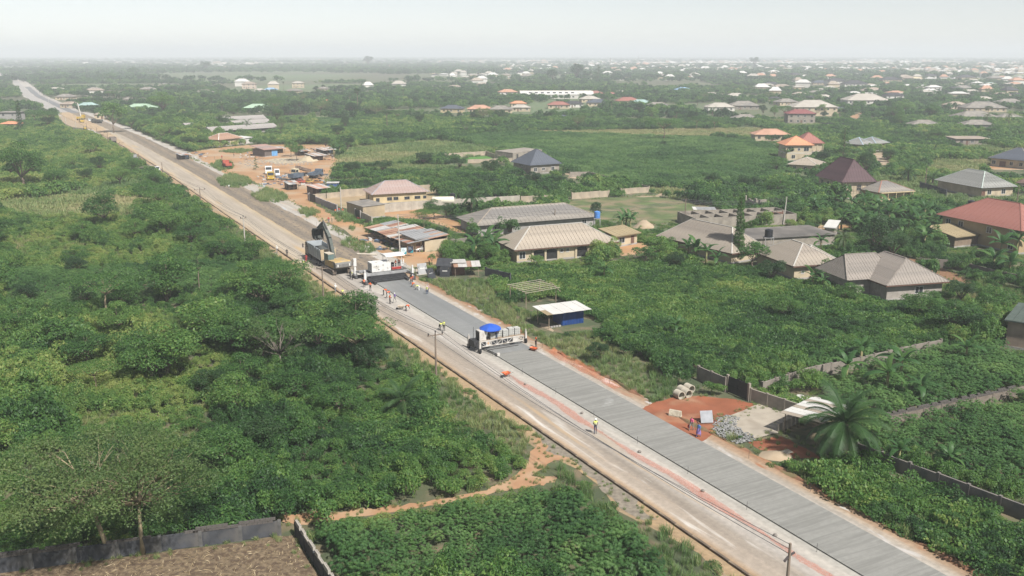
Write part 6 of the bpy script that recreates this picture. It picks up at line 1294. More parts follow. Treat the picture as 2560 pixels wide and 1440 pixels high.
def truck(label, w, rz, cabm, bedm, name='dump_truck', bed=True, tilt=0.0, L=7.2, axles=(-2.4, -1.1, 2.6), bedh=1.35, flare=.15, load=None, bed_lip=None, cabin=True, s_=1.0):
    o = thing(name, label, 'truck', (w[0], w[1], 0), rz, None, s_); z = w[2] if len(w) > 2 else 0; o.location.z = z
    MB().box(-.45, .45, -L / 2, L / 2, .75, 1.0).build('chassis', steel_d, o)
    for y in axles:
        for x in (-1, 1): wheel(o, x * .98, y, .52, .34 if y > 0 else .55, steel_d)
    if cabin:
        pr = [(L / 2 - 1.75, .85), (L / 2 + .05, .85), (L / 2 + .08, 1.6), (L / 2 - .15, 2.85), (L / 2 - 1.75, 2.95)]
        MB().prism(pr, -1.2, 1.2).build('cab', cabm, o)
        MB().add([(-1.05, L / 2 + .085, 1.75), (1.05, L / 2 + .085, 1.75), (1.0, L / 2 - .09, 2.7), (-1.0, L / 2 - .09, 2.7)], [(1, 0, 3, 2)]).build('windscreen', glass, o)
        for x in (-1, 1): MB().box(x * 1.205 - .012, x * 1.205 + .012, L / 2 - 1.3, L / 2 - .35, 1.75, 2.6).build('side_window', glass, o); MB().beam((x * 1.25, L / 2, 2.3), (x * 1.55, L / 2 + .1, 2.3), .05).build('mirror_arm', insul, o); MB().box(x * 1.55 - .1, x * 1.55 + .1, L / 2 + .05, L / 2 + .15, 1.8, 2.5).build('mirror', insul, o); MB().box(x * .85 - .2, x * .85 + .2, L / 2 + .06, L / 2 + .12, .95, 1.15).build('headlight', trim_w, o)
        MB().box(-1.2, 1.2, L / 2 - .05, L / 2 + .2, .45, .85).build('bumper', cabm, o)
    if bed:
        b0, b1 = -L / 2 - .3, L / 2 - 2.0; t = .08; q = put('tipper_body', None, o, (0, b0, 1.15)); q.rotation_euler[0] = tilt; LL = b1 - b0; h = bedh; f = flare
        MB().box(-1.2, 1.2, 0, LL, 0, .12).build('bed_floor', bedm, q)
        for x in (-1, 1):
            MB().add([(x * 1.2, 0, .12), (x * 1.2, LL, .12), (x * (1.2 + f), LL, h), (x * (1.2 + f), 0, h), (x * 1.12, 0, .12), (x * 1.12, LL, .12), (x * (1.12 + f), LL, h), (x * (1.12 + f), 0, h)], [(0, 1, 2, 3), (7, 6, 5, 4), (3, 2, 6, 7), (0, 3, 7, 4), (1, 5, 6, 2)]).build('side_board', bedm, q)
            for k in range(6): MB().beam((x * 1.235, .4 + k * (LL - .8) / 5, .15), (x * (1.235 + f), .4 + k * (LL - .8) / 5, h), .09).build('rib', bedm, q)
        MB().add([(-1.2, LL, .12), (1.2, LL, .12), (1.2 + f, LL, h + .2), (-1.2 - f, LL, h + .2), (-1.2, LL + t, .12), (1.2, LL + t, .12), (1.2 + f, LL + t, h + .2), (-1.2 - f, LL + t, h + .2)], [(0, 1, 2, 3), (7, 6, 5, 4), (3, 2, 6, 7), (0, 3, 7, 4), (2, 1, 5, 6)]).build('headboard', bedm, q)
        g_ = MB().add([(-1.2, 0, .12), (1.2, 0, .12), (1.2 + f, -.02, h), (-1.2 - f, -.02, h), (-1.2, -t, .12), (1.2, -t, .12), (1.2 + f, -t, h), (-1.2 - f, -t, h)], [(0, 1, 2, 3), (7, 6, 5, 4), (3, 2, 6, 7), (0, 3, 7, 4), (2, 1, 5, 6)]).build('tailgate', bed_lip or bedm, q)
        if bed_lip is not None: MB().box(-1.05, 1.05, -.14, -.085, .3, h - .25).build('tailgate_panel', bed_lip, g_)
        if load is not None:
            mb = MB(); n = 8
            for j in range(n + 1):
                for i in range(n + 1):
                    u, v_ = i / n, j / n; mb.v.append(((u - .5) * (2.24 + 2 * f * .7), .05 + v_ * (LL - .1), h * .62 + .35 * math.sin(math.pi * u) * math.sin(math.pi * v_) + random.uniform(-.05, .05)))
            for j in range(n):
                for i in range(n): mb.f.append((j * 9 + i, j * 9 + i + 1, (j + 1) * 9 + i + 1, (j + 1) * 9 + i)); mb.m.append(0)
            mb.build('load', load, q)
    return o
steel_d = mat('dark_steel', (.07, .068, .065), var=.3, scale=2, rough=.6)
CS = (.84, .86, .78)
def build_machines():
    # --- grey tipper standing over the old carriageway, cab away from us
    rs = R(98, 5.4); tz = .14
    truck('large grey tipper truck full of wet concrete in front of the excavator', (*R(97.2, 5.4), tz), RROT, mat('truck_cab_dark', (.10, .10, .10), rough=.4), mat('tipper_grey', (.33, .36, .38), var=.1, scale=1, rough=.5), L=9.0, axles=(-3.2, -1.9, 2.2, 3.5), bedh=1.9, flare=.12, load=mat('wet_concrete', (.075, .08, .075), var=.25, scale=2), bed_lip=mat('tailgate_cream', (.44, .35, .23), var=.12, scale=1.2), s_=1.25)
    # --- excavator
    w = R(86.0, 5.5); o = thing('excavator', 'tracked excavator with yellow-topped engine cover and raised dark boom behind the tipper truck', 'excavator', (w[0], w[1], .14), RROT + .06, None, 1.25)
    trk = mat('track_rust', (.14, .11, .085), var=.3, scale=2)
    for x in (-1.25, 1.25):
        t = put('track', None, o, (x, 0, 0)); pr = [(-2.2, .25), (-1.95, .04), (1.95, .04), (2.2, .25), (2.25, .55), (2.0, .85), (-2.0, .85), (-2.25, .55)]
        MB().prism([(p[0] * .94, .05 + p[1] * .9) for p in pr], -.2, .2).build('track_frame', steel_d, t)
        shoe = MB().box(-.3, .3, -.14, .14, -.03, .03).mesh('track_shoe', trk); per = []
        for i in range(len(pr)):
            a, b_ = Vector((0, *pr[i])), Vector((0, *pr[(i + 1) % len(pr)])); n = max(1, round((b_ - a).length / .3))
            for k in range(n): p = a.lerp(b_, (k + .5) / n); q = put('track_shoe', shoe, t, tuple(p)); q.rotation_euler[0] = math.atan2((b_ - a).z, (b_ - a).y)
    MB().box(-1.0, 1.0, -1.2, 1.2, .45, .95).build('undercarriage', steel_d, o)
    yel = mat('dusty_yellow', (.40, .28, .12), var=.15, scale=1.5, col2=(.34, .28, .20), thr=(.48, .62)); gry = mat('counterweight_grey', (.16, .155, .145), var=.2, scale=1.5)
    u = put('upper_body', None, o, (0, 0, 1.0)); u.rotation_euler[2] = .05
    MB().prism([(-2.6, .45), (-2.3, .1), (1.6, .1), (1.6, 1.0), (-2.2, 1.25), (-2.6, 1.0)], -1.35, 1.35).build('engine_house', yel, u)
    MB().prism([(-2.75, .35), (-2.45, .15), (-1.9, .15), (-1.9, 1.15), (-2.5, 1.1), (-2.75, .85)], -1.38, 1.38).build('counterweight', gry, u)
    for x in (-1.0, 1.0): MB().box(x - .1, x + .1, -2.79, -2.74, .45, .85).build('reflector', trim_w, u)
    MB().box(-1.32, -.35, .2, 1.9, .2, 2.0).build('cab', mat('cab_teal', (.10, .15, .15), rough=.3), u); MB().box(-1.36, -.31, .15, 1.95, 2.0, 2.1).build('cab_roof', mat('cab_cream', (.45, .40, .32)), u)
    boom_m = mat('boom_grey', (.085, .095, .085), var=.2, scale=1.5); B0 = Vector((.25, 1.5, .9)); B1 = Vector((.25, 3.0, 4.0)); B2 = Vector((.25, 5.0, 6.0))
    bm = MB(); 
    for a, b_, wa, wb in ((B0, B1, .5, .85), (B1, B2, .85, .5)):
        t = (b_ - a).normalized(); nrm = Vector((0, -t.z, t.y))
        vs = [a + Vector((s, 0, 0)) + nrm * k * wa / 2 for s in (-.26, .26) for k in (-1, 1)] + [b_ + Vector((s, 0, 0)) + nrm * k * wb / 2 for s in (-.26, .26) for k in (-1, 1)]
        bm.add(vs, [(0, 1, 3, 2), (4, 6, 7, 5), (0, 4, 5, 1), (1, 5, 7, 3), (3, 7, 6, 2), (2, 6, 4, 0)])
    bmo = bm.build('boom', boom_m, u)
    MB().tube([(.65, 1.9, .8), (.65, 3.1, 3.8)], .11, 8).build('boom_cylinder', steel_d, u); MB().tube([(-.15, 1.9, .8), (-.15, 3.1, 3.8)], .11, 8).build('boom_cylinder', steel_d, u)
    S0, S1 = Vector((.25, 4.8, 6.25)), Vector((.25, 7.5, 5.0)); MB().beam(S0, S1, .36, .6).build('stick', boom_m, u); MB().tube([(.25, 3.8, 5.5), (.25, 5.2, 6.7)], .1, 8).build('stick_cylinder', steel_d, u); MB().tube([(.25, 5.4, 6.5), (.25, 7.1, 5.6)], .09, 8).build('bucket_cylinder', steel_d, u)
    bk = put('bucket', None, u, (.25, 7.65, 4.75)); bkm = mat('bucket_steel', (.05, .055, .05), var=.3, scale=2)
    pr = [(-.55, .3), (.15, .35), (.75, -.1), (.8, -.85), (.35, -1.45), (-.35, -1.5)]; ring_o = pr; mb = MB()
    for i in range(len(pr) - 1):
        a, b_ = pr[i], pr[i + 1]; mb.add([(-.8, *a), (.8, *a), (.8, *b_), (-.8, *b_)], [(0, 1, 2, 3)]); mb.add([(-.76, a[0] - .05, a[1] * .95), (.76, a[0] - .05, a[1] * .95), (.76, b_[0] - .05, b_[1] * .95), (-.76, b_[0] - .05, b_[1] * .95)], [(3, 2, 1, 0)])
    for x in (-.8, .8): mb.add([(x, *p) for p in pr] + [(x * .96, *p) for p in pr], [tuple(range(6)), tuple(reversed(range(6, 12)))])
    mb.build('bucket_shell', bkm, bk)
    for k in range(5): MB().box(-.7 + k * .33, -.55 + k * .33, -.62, -.34, -1.62, -1.45).build('tooth', steel_d, bk)
    # --- slipform paver
    w = R(76, 11.9); o = thing('slipform_paver', 'white slipform concrete paver with canopy spanning the fresh slab', 'paver', (w[0], w[1], 0), RROT); pw = mat('machine_white', (.60, .59, .57), rough=.4, var=.06, scale=1.5, col2=(.36, .33, .29), thr=(.56, .70)); blk = mat('machine_black', (.03, .03, .032), var=.4, scale=2, rough=.6)
    for x in (-4.9, 4.9):
        for y in (-2.6, 3.2):
            lg = put('leg', None, o, (x, y, 0)); MB().box(-.2, .2, -.2, .2, 1.0, 2.3).build('column', pw, lg); MB().tube([(0, 0, 2.3), (0, 0, 2.9)], .16, 10).build('jack', pw, lg)
            MB().prism([(-1.0, .3), (-.8, .05), (.8, .05), (1.0, .3), (.8, .75), (-.8, .75)], -.25, .25).build('crawler', blk, lg); MB().box(-.28, .28, -.5, .5, .7, 1.05).build('yoke', steel, lg)
            for k in range(8): MB().box(-.3, .3, -.8 + k * .21, -.66 + k * .21, .0, .05).build('track_shoe', trk, lg)
    MB().box(-5.2, -4.6, 3.0, 3.5, 2.6, 4.1).build('control_cabinet', pw, o)
    for y in (-1.2, 1.9): MB().box(-4.6, 4.6, y - .25, y + .25, 1.35, 1.85).build('main_beam', steel, o)
    for x in (-3.6, -1.2, 1.2, 3.6): MB().box(x - .2, x + .2, -1.0, 1.7, 1.4, 1.75).build('cross_beam', steel, o)
    for x in (-4.7, 4.7):
        for y in (-2.6, 3.2): MB().beam((x * .9, y * .45, 1.6), (x, y, 1.5), .35).build('swing_arm', steel, o)
    MB().box(-2.9, 1.0, -1.1, 1.3, 1.95, 3.7).build('engine_housing', pw, o)
    for k in range(9): MB().box(-2.93, -2.9, -.8, 1.0, 2.2 + k * .15, 2.27 + k * .15).build('louvre', steel, o)
    for x, z in ((-2.0, 3.1), (-.6, 3.2), (.3, 2.5), (-1.5, 2.4)): MB().box(x - .12, x + .12, -1.13, -1.1, z - .07, z + .07).build('hatch_latch', blk, o)
    MB().box(1.1, 4.3, -1.2, 1.4, 1.95, 2.05).build('platform', steel_d, o)
    MB().box(1.5, 2.2, .2, .9, 2.05, 3.1).build('control_desk', blk, o); MB().box(1.3, 3.4, -.9, -.3, 2.05, 2.45).build('red_box', mat('red_paint', (.42, .05, .04)), o)
    for x in (1.2, 4.2):
        for y in (-1.1, 1.3): MB().tube([(x - .9, y, 2.0), (x - .9, y, 4.75)], .05, 6).build('canopy_post', pw, o)
    MB().prism([(-1.4, 4.75), (1.6, 4.75), (1.5, 4.95), (.1, 5.05), (-1.3, 4.95)], -.1, 3.9).build('canopy', pw, o)
    for x0, x1 in ((1.1, 4.3),):
        for z in (2.6, 3.05): MB().tube([(x0, -1.2, z), (x1, -1.2, z), (x1, 1.4, z)], .03, 5).build('handrail', steel, o)
    for k in range(4): MB().box(-4.0, 4.0, -2.9 + k * .55, -2.45 + k * .55, .36 + .12 * k, .62 + .16 * k).build('mould_pan', blk, o)
    MB().box(-3.4, 3.4, -1.6, 1.8, .45, 1.3).build('mould', blk, o); MB().box(-3.5, -3.1, -4.2, 1.8, .32, .75).build('side_form', blk, o); MB().box(3.1, 3.5, -4.2, 1.8, .32, .75).build('side_form', blk, o)
    for k in range(13): MB().tube([(-3.6 + k * .6, 1.7, .5), (-3.6 + k * .6, 1.3, 1.3)], .05, 5).build('vibrator', steel, o)
    MB().tube([(-4.6, 2.4, .65), (4.6, 2.4, .65)], .28, 10).build('auger', blk, o)
    MB().beam((3.7, -2.0, 1.4), (5.2, -3.3, 1.2), .18).build('sensor_arm', blk, o); MB().tube([(5.2, -3.3, 0.1), (5.2, -3.3, 2.6)], .05, 6).build('sensor_pole', blk, o)
    # --- curing and texturing machine
    w = R(26.6, 11.6); o = thing('texture_curing_machine', 'white wheeled truss machine carrying caged tanks across the new slab', 'machine', (w[0], w[1], 0), RROT, None, CS); dirty = mat('dirty_white', (.48, .455, .42), var=.1, scale=1.5, col2=(.25, .215, .175), thr=(.50, .66))
    for y in (-1.1, 1.1):
        for z in (1.05, 2.05): MB().beam((-4.3, y, z), (4.3, y, z), .15).build('truss_chord', dirty, o)
        for k in range(9): x = -4.3 + k * 8.6 / 8; MB().beam((x, y, 1.05), (x, y, 2.05), .11).build('truss_post', dirty, o)
        for k in range(8):
            x = -4.3 + k * 8.6 / 8; a = (0, 1) if k % 2 else (1, 0)
            if y < 0 and k in (1, 6): MB().box(x + .06, x + 1.0, y - .02, y + .02, 1.12, 1.98).build('truss_panel', dirty, o)
            else: MB().beam((x, y, 1.05 + a[0]), (x + 8.6 / 8, y, 1.05 + a[1]), .08).build('truss_diagonal', dirty, o)
    lg_ = MB().box(-2.95, -2.65, -1.135, -1.125, 1.35, 1.8).build('logo_patch', mat('faded_orange_print', (.50, .30, .18)), o); MB().box(-3.15, -3.05, -1.135, -1.125, 1.45, 1.7).build('lettering', blk, o); MB().box(-2.5, -2.3, -1.135, -1.125, 1.5, 1.66).build('lettering', blk, o)
    for x in (-4.2, -2.1, 0, 2.1, 4.2): MB().box(x - .06, x + .06, -1.1, 1.1, 1.0, 1.12).build('cross_member', dirty, o)
    MB().box(-4.2, 4.2, -1.0, 1.0, 2.02, 2.08).build('deck', mat('deck_brown', (.30, .24, .18)), o)
    MB().box(-4.3, -3.0, -.7, .8, 2.1, 4.0).build('engine_box', dirty, o); MB().box(-4.36, -4.31, -.6, .7, 2.2, 3.8).build('radiator_grille', blk, o)
    ibc = mat('tank_plastic', (.42, .42, .39), rough=.5, var=.08, scale=2)
    for x, y, h in ((-1.6, -.2, 1.0), (-.1, .2, 1.15), (.95, -.2, 1.15), (2.3, .1, 1.2), (3.4, -.1, 1.2)):
        t = MB().box(x - .5, x + .5, y - .5, y + .5, 2.25, 2.2 + h * 1.15).build('tank', ibc, o); MB().tube([(x, y, 2.2 + h * 1.15), (x, y, 2.27 + h * 1.15)], .16, 10).build('tank_cap', dirty, t)
        for dx in (-.52, -.17, .17, .52):
            for dy in (-.52, .52): MB().tube([(x + dx, y + dy, 2.1), (x + dx, y + dy, 2.25 + h * 1.15)], .025, 5).build('cage_bar', steel, t)
        for z in (2.5, 2.9, 3.3): MB().tube([(x - .52, y - .53, z), (x + .52, y - .53, z)], .025, 5).build('cage_bar', steel, t)
        MB().box(x - .55, x + .55, y - .55, y + .55, 2.09, 2.22).build('pallet', timber, t)
    for x, y in ((-5.0, -2.2), (-5.3, 1.6), (5.2, -.4)):
        lg = put('wheel_leg', None, o, (x, y, 0)); MB().box(-.16, .16, -.16, .16, .75, 2.6).build('column', dirty, lg); MB().tube([(0, 0, 2.6), (0, 0, 3.0)], .1, 8).build('jack', dirty, lg); q = wheel(lg, .0, 0, .42, .3, steel_d); q.location.z = (.42 + (.14 if x < 0 else .1)) / CS[2]; q.scale.z = 1 / CS[2]; MB().beam((0, 0, 1.3), (-x * .18, -y * .4, 1.4), .22).build('outrigger', steel_d, lg)
    MB().box(-5.4, -4.4, -.9, 1.3, .9, 2.2).build('hydraulic_unit', blk, o)
    for k in range(6): MB().tube([(-5.3 + k * .15, -.5 + .2 * k, 1.9), (-5.6 + k * .1, -.8, 2.6 + .1 * k), (-5.5, -1.3, 1.4)], .03, 5).build('hose', blk, o)
    MB().tube([(-4.9, .6, 2.0), (-4.85, .6, 4.6)], .04, 6).build('exhaust_pole', blk, o)
    MB().beam((-4.3, -1.4, .75), (-3.2, -5.2, .55), .12).build('spray_arm', steel_d, o); MB().beam((-3.7, -1.4, .75), (-2.9, -4.9, .55), .12).build('spray_arm', steel_d, o); MB().box(-3.2, -2.7, -5.3, -4.9, .4, .9).build('spray_head', dirty, o)
    MB().box(-3.0, 3.0, -1.7, -1.5, .32, .5).build('texture_comb', steel_d, o)
    # parasol on the machine
    lo = Vector((-1.7, .2, 2.08)); Mw = Matrix.Translation((w[0], w[1], 0)) @ Matrix.Rotation(RROT, 4, 'Z') @ Matrix.Diagonal((*CS, 1)); pw_ = Mw @ lo
    u = thing('parasol', 'bright blue parasol open over the tank machine', 'parasol', tuple(pw_), RROT, None, (.84, .84, .78)); MB().tube([(0, 0, 0), (0, 0, 2.85)], .03, 6).build('pole', steel, u)
    pb = mat('parasol_blue', (.02, .085, .42), var=.08, scale=1, rough=.6); cn = put('canopy', None, u, (0, 0, 0)); n = 8
    for k in range(n):
        a0, a1 = 6.283 * k / n, 6.283 * (k + 1) / n; am = (a0 + a1) / 2; mb = MB(); R_ = 2.0; rows = [(0.0, 2.9), (.6, 2.75), (1.3, 2.45), (2.0, 2.0)]
        for q, z in rows: mb.v += [(q * math.cos(a0), q * math.sin(a0), z), (q * .96 * math.cos(am), q * .96 * math.sin(am), z - .05 * q / 2), (q * math.cos(a1), q * math.sin(a1), z)]
        for i in range(3):
            for j in (0, 1): mb.f.append((i * 3 + j, i * 3 + j + 1, (i + 1) * 3 + j + 1, (i + 1) * 3 + j)); mb.m.append(0)
        mb.add([(2.0 * math.cos(a0), 2.0 * math.sin(a0), 2.0), (1.92 * math.cos(am), 1.92 * math.sin(am), 1.95), (2.0 * math.cos(a1), 2.0 * math.sin(a1), 2.0), (2.0 * math.cos(a1), 2.0 * math.sin(a1), 1.85), (1.92 * math.cos(am), 1.92 * math.sin(am), 1.8), (2.0 * math.cos(a0), 2.0 * math.sin(a0), 1.85)], [(0, 1, 4, 5), (1, 2, 3, 4)])
        mb.build('canopy_panel', pb, cn)
    # --- cars
    car('silver saloon parked in front of the market stalls', (*G(1057, 627),), rzpx((1078, 624), (1036, 630)), silver_p)
    car('white saloon half hidden behind the corrugated hip roof', (*G(2098, 668),), rzpx((2110, 668), (2090, 672)) , white_p)
    car('white off-road car driving towards us on the dusty lane', (*G(394, 429), .14), RROT + math.pi, white_p, 'suv')
    car('white panel van parked among the scrap trucks', (*G(693, 440),), rzpx((692, 432), (696, 446)), white_p, 'van', 'van')
    truck('brown tipper truck heading away on the far lane', (*G(283, 358), .14), RROT + .02, mat('brown_cab', (.17, .14, .12)), mat('brown_tipper', (.19, .16, .14), var=.2, scale=1), bedh=1.7)
    redp = mat('faded_red_paint', (.36, .09, .06), var=.2, scale=1); truck('faded red tipper truck in the long grass of the yard', (*G(568, 420),), rzpx((578, 424), (556, 413)), redp, redp, bedh=1.0, flare=.05, L=6.4, axles=(-1.8, 2.1))
    yelp = mat('taxi_yellow', (.44, .30, .05), rough=.4); truck('yellow-nosed truck facing us in the yard with no body', (*G(677, 448),), rzpx((674, 436), (678, 452)), yelp, yelp, bed=False, L=6.5, axles=(-2, 2.2))
    truck('white cab-over truck chassis behind the yellow-nosed one', (*G(672, 434),), rzpx((671, 422), (673, 440)), white_p, white_p, bed=False, L=5.5, axles=(-1.6, 1.8))
    blu = mat('faded_blue_paint', (.10, .13, .17), var=.3, scale=1); truck('wrecked tipper with raised bed in the scrap row', (*G(752, 440),), rzpx((775, 434), (735, 440)), mat('cream_cab', (.52, .46, .32)), mat('rust_bed', (.20, .15, .12), var=.3, scale=1), tilt=.30, bedh=.9)
    truck('dark blue open truck bed in the scrap row', (*G(735, 452),), rzpx((752, 450), (725, 455)), blu, blu, cabin=False, bedh=1.3); truck('faded blue truck at the thicket end of the scrap row', (*G(790, 444),), rzpx((775, 446), (804, 438)), blu, blu, cabin=True, bedh=1.0)
    car('crushed red car in the scrap row', (*G(748, 458),), 1.2, redp); car('dull yellow car wreck in the scrap row', (*G(772, 458),), 1.0, mat('dull_yellow', (.45, .30, .08), var=.2, scale=1)); car('small orange car wreck nearest the blue stall', (*G(792, 460),), 1.1, mat('dull_orange', (.36, .18, .07), var=.2, scale=1))
    # far works
    truck('yellow water truck at the far end of the works', (*G(205, 306), .14), RROT + math.pi, yelp, mat('drab_tank', (.40, .34, .16)), bedh=1.6); car('white pickup at the far end of the works', (*G(224, 303),), RROT + math.pi, white_p, 'suv'); truck('dark truck parked right of the white pickup', (*G(243, 308),), 1.2, mat('drab_green', (.10, .10, .09)), MATS['drab_green'], bedh=1.2)
    w = G(213, 325); o = thing('road_roller', 'small yellow roller on the far left lane', 'roller', (w[0], w[1], .14), RROT); MB().tube([(-.85, 1.6, .6), (.85, 1.6, .6)], .6, 16).build('drum', steel, o); MB().box(-.9, .9, -1.6, 1.0, .6, 1.4).build('body', yelp, o); wheel(o, -.8, -1.3, .6, .4); wheel(o, .8, -1.3, .6, .4)
    MB().box(-.8, .8, -.8, .9, 2.4, 2.5).build('roof', yelp, o)
    for x in (-.7, .7):
        for y in (-.7, .8): MB().tube([(x, y, 1.4), (x, y, 2.4)], .05, 5).build('post', steel_d, o)
    w = G(203, 300); o = thing('crane_truck', 'distant truck crane with tilted boom at the works end', 'crane', (w[0], w[1], .1), 0); MB().box(-1.3, 1.3, -4, 4, 1.0, 2.2).build('chassis', yelp, o); MB().beam((0, 0, 2.2), (-2.2, 2, 11), .6).build('boom', mat('boom_grey2', (.40, .38, .34)), o); MB().box(-1.2, 1.2, 2.5, 4.2, 1.6, 3.2).build('cab', yelp, o)
    for y in (-2.8, 0, 2.8):
        for x in (-1.1, 1.1): wheel(o, x, y, .5, .4)
def motorcycle(label, w, rz, z=0):
    o = thing('motorcycle', label, 'motorcycle', (w[0], w[1], z), rz); 
    for y in (-.62, .66):
        q = put('wheel', None, o, (0, y, .3)); MB().tube([(-.05, 0, 0), (.05, 0, 0)], .3, 14).build('tyre', rubber, q); MB().tube([(-.06, 0, 0), (.06, 0, 0)], .17, 10).build('rim', rim_m, q)
    MB().prism([(-.7, .62), (.15, .60), (.5, .85), (.3, .95), (-.2, .78), (-.75, .80)], -.13, .13).build('seat_tank', mat('moto_red', (.22, .03, .03), rough=.3), o); MB().box(-.14, .14, -.3, .3, .25, .58).build('engine', steel_d, o)
    MB().tube([(0, .66, .3), (0, .48, 1.0)], .035, 6).build('fork', steel, o); MB().tube([(-.35, .40, 1.05), (0, .48, 1.02), (.35, .40, 1.05)], .02, 6).build('handlebar', steel_d, o)
    return o
def wheelbarrow(label, w, rz, z, m_):
    o = thing('wheelbarrow', label, 'wheelbarrow', (w[0], w[1], z), rz); pr = [(-.45, .62), (-.25, .32), (.30, .30), (.62, .66)]
    mb = MB()
    lo = [(-.22, -.3, .34), (.22, -.3, .34), (.22, .28, .32), (-.22, .28, .32)]; hi = [(-.38, -.5, .66), (.38, -.5, .66), (.36, .62, .68), (-.36, .62, .68)]
    mb.add(lo + hi, [(3, 2, 1, 0), (0, 1, 5, 4), (1, 2, 6, 5), (2, 3, 7, 6), (3, 0, 4, 7)]); mb.add([(p[0] * .95, p[1] * .95, p[2] + .015) for p in lo + hi], [(0, 1, 2, 3), (4, 5, 1, 0), (5, 6, 2, 1), (6, 7, 3, 2), (7, 4, 0, 3)])
    mb.build('tray', m_, o); q = put('wheel', None, o, (0, .72, .2)); MB().tube([(-.05, 0, 0), (.05, 0, 0)], .2, 14).build('tyre', rubber, q)
    for x in (-1, 1): MB().tube([(x * .05, .72, .2), (x * .22, .1, .33), (x * .3, -1.0, .55)], .022, 6).build('handle', steel_d, o); MB().tube([(x * .24, -.25, .36), (x * .27, -.35, 0)], .02, 6).build('leg', steel_d, o)
    return o
# ------------------------------------------------------------------ people: one skinned body per pose, clothes by body region
def skeleton(pose):
    """joints (name: position) for a 1.72 m figure facing +y"""
    J = {}
    def leg(s, hip, knee, ank, toe): J['hip' + s] = hip; J['knee' + s] = knee; J['ank' + s] = ank; J['toe' + s] = toe
    if pose in ('stand', 'walk', 'hips', 'carry'):
        J.update(pelvis=(0, 0, .95), waist=(0, 0, 1.08), chest=(0, .01, 1.30), neck=(0, .01, 1.47), chin=(0, .03, 1.54), head=(0, .03, 1.66))
        for s, x in (('L', -1), ('R', 1)):
            f = x * (.24 if pose == 'walk' else .03)
            leg(s, (x * .10, 0, .90), (x * .11, f * .7 + .03, .50), (x * .12, f - .03, .09), (x * .13, f + .14, .04))
            J['sh' + s] = (x * .19, 0, 1.42)
            if pose == 'hips': J['el' + s] = (x * .40, -.08, 1.20); J['wr' + s] = (x * .22, .06, 1.04)
            elif pose == 'carry': J['el' + s] = (x * .24, -.02, 1.14); J['wr' + s] = (x * .14, .24, 1.12)
            else: J['el' + s] = (x * .25, -f * .35 - .03, 1.14); J['wr' + s] = (x * .25, -f * .7 + .05, .90)
    elif pose == 'bend':
        J.update(pelvis=(0, -.12, .90), waist=(0, .02, 1.02), chest=(0, .24, 1.06), neck=(0, .42, 1.05), chin=(0, .49, 1.02), head=(0, .57, .98))
        for s, x in (('L', -1), ('R', 1)):
            leg(s, (x * .10, -.12, .86), (x * .13, -.02, .47), (x * .15, -.10, .09), (x * .16, .07, .04)); J['sh' + s] = (x * .19, .36, 1.05); J['el' + s] = (x * .22, .42, .76); J['wr' + s] = (x * .17, .55, .52)
    elif pose == 'sit':
        J.update(pelvis=(0, 0, .50), waist=(0, -.01, .62), chest=(0, 0, .84), neck=(0, .01, 1.00), chin=(0, .04, 1.07), head=(0, .04, 1.19))
        for s, x in (('L', -1), ('R', 1)):
            leg(s, (x * .10, .05, .48), (x * .14, .45, .48), (x * .14, .42, .09), (x * .14, .58, .04)); J['sh' + s] = (x * .19, 0, .95); J['el' + s] = (x * .25, .10, .70); J['wr' + s] = (x * .18, .34, .68)
    for s, x in (('L', -1), ('R', 1)):
        el, wr = Vector(J['el' + s]), Vector(J['wr' + s]); t = (wr - el).normalized(); side = Vector((1, 0, 0)) * x; fw = t.cross(side).normalized()
        J['palm' + s] = tuple(wr + t * .07)
        for k, (sp, ln) in enumerate(((-.030, .075), (-.010, .088), (.011, .083), (.031, .066))): b_ = wr + t * .10 + fw * sp; J['f%d%s' % (k, s)] = tuple(b_); J['g%d%s' % (k, s)] = tuple(b_ + t * ln * .8 - side * ln * .35)
        J['th' + s] = tuple(wr + t * .05 + fw * .055); J['tt' + s] = tuple(wr + t * .10 + fw * .075 - side * .02)
    return J
BONES = [('pelvis', 'waist'), ('waist', 'chest'), ('chest', 'neck'), ('neck', 'chin'), ('chin', 'head')]
for s in 'LR':
    BONES += [('pelvis', 'hip' + s), ('hip' + s, 'knee' + s), ('knee' + s, 'ank' + s), ('ank' + s, 'toe' + s), ('chest', 'sh' + s), ('sh' + s, 'el' + s), ('el' + s, 'wr' + s), ('wr' + s, 'palm' + s), ('palm' + s, 'th' + s), ('th' + s, 'tt' + s)]
    for k in range(4): BONES += [('palm' + s, 'f%d%s' % (k, s)), ('f%d%s' % (k, s), 'g%d%s' % (k, s))]
RAD = dict(pelvis=(.155, .115), waist=(.14, .105), chest=(.165, .115), neck=(.058, .058), chin=(.072, .085), head=(.082, .098), hip=(.088, .092), knee=(.060, .062), ank=(.042, .045), toe=(.042, .032), sh=(.066, .066), el=(.043, .043), wr=(.030, .030), palm=(.036, .022), th=(.012, .012), tt=(.009, .009), f=(.011, .011), g=(.009, .009))
REG = {'pelvis-waist': 2, 'waist-chest': 1, 'chest-neck': 1, 'neck-chin': 0, 'chin-head': 0, 'pelvis-hip': 2, 'hip-knee': 2, 'knee-ank': 2, 'ank-toe': 3, 'chest-sh': 1, 'sh-el': 1}
skin_m = mat('brown_skin', (.10, .055, .035), rough=.5, var=.1, scale=4); shoe_m = mat('shoes_dark', (.03, .028, .026)); hair_m = mat('black_hair', (.012, .011, .011))
BODY = {}
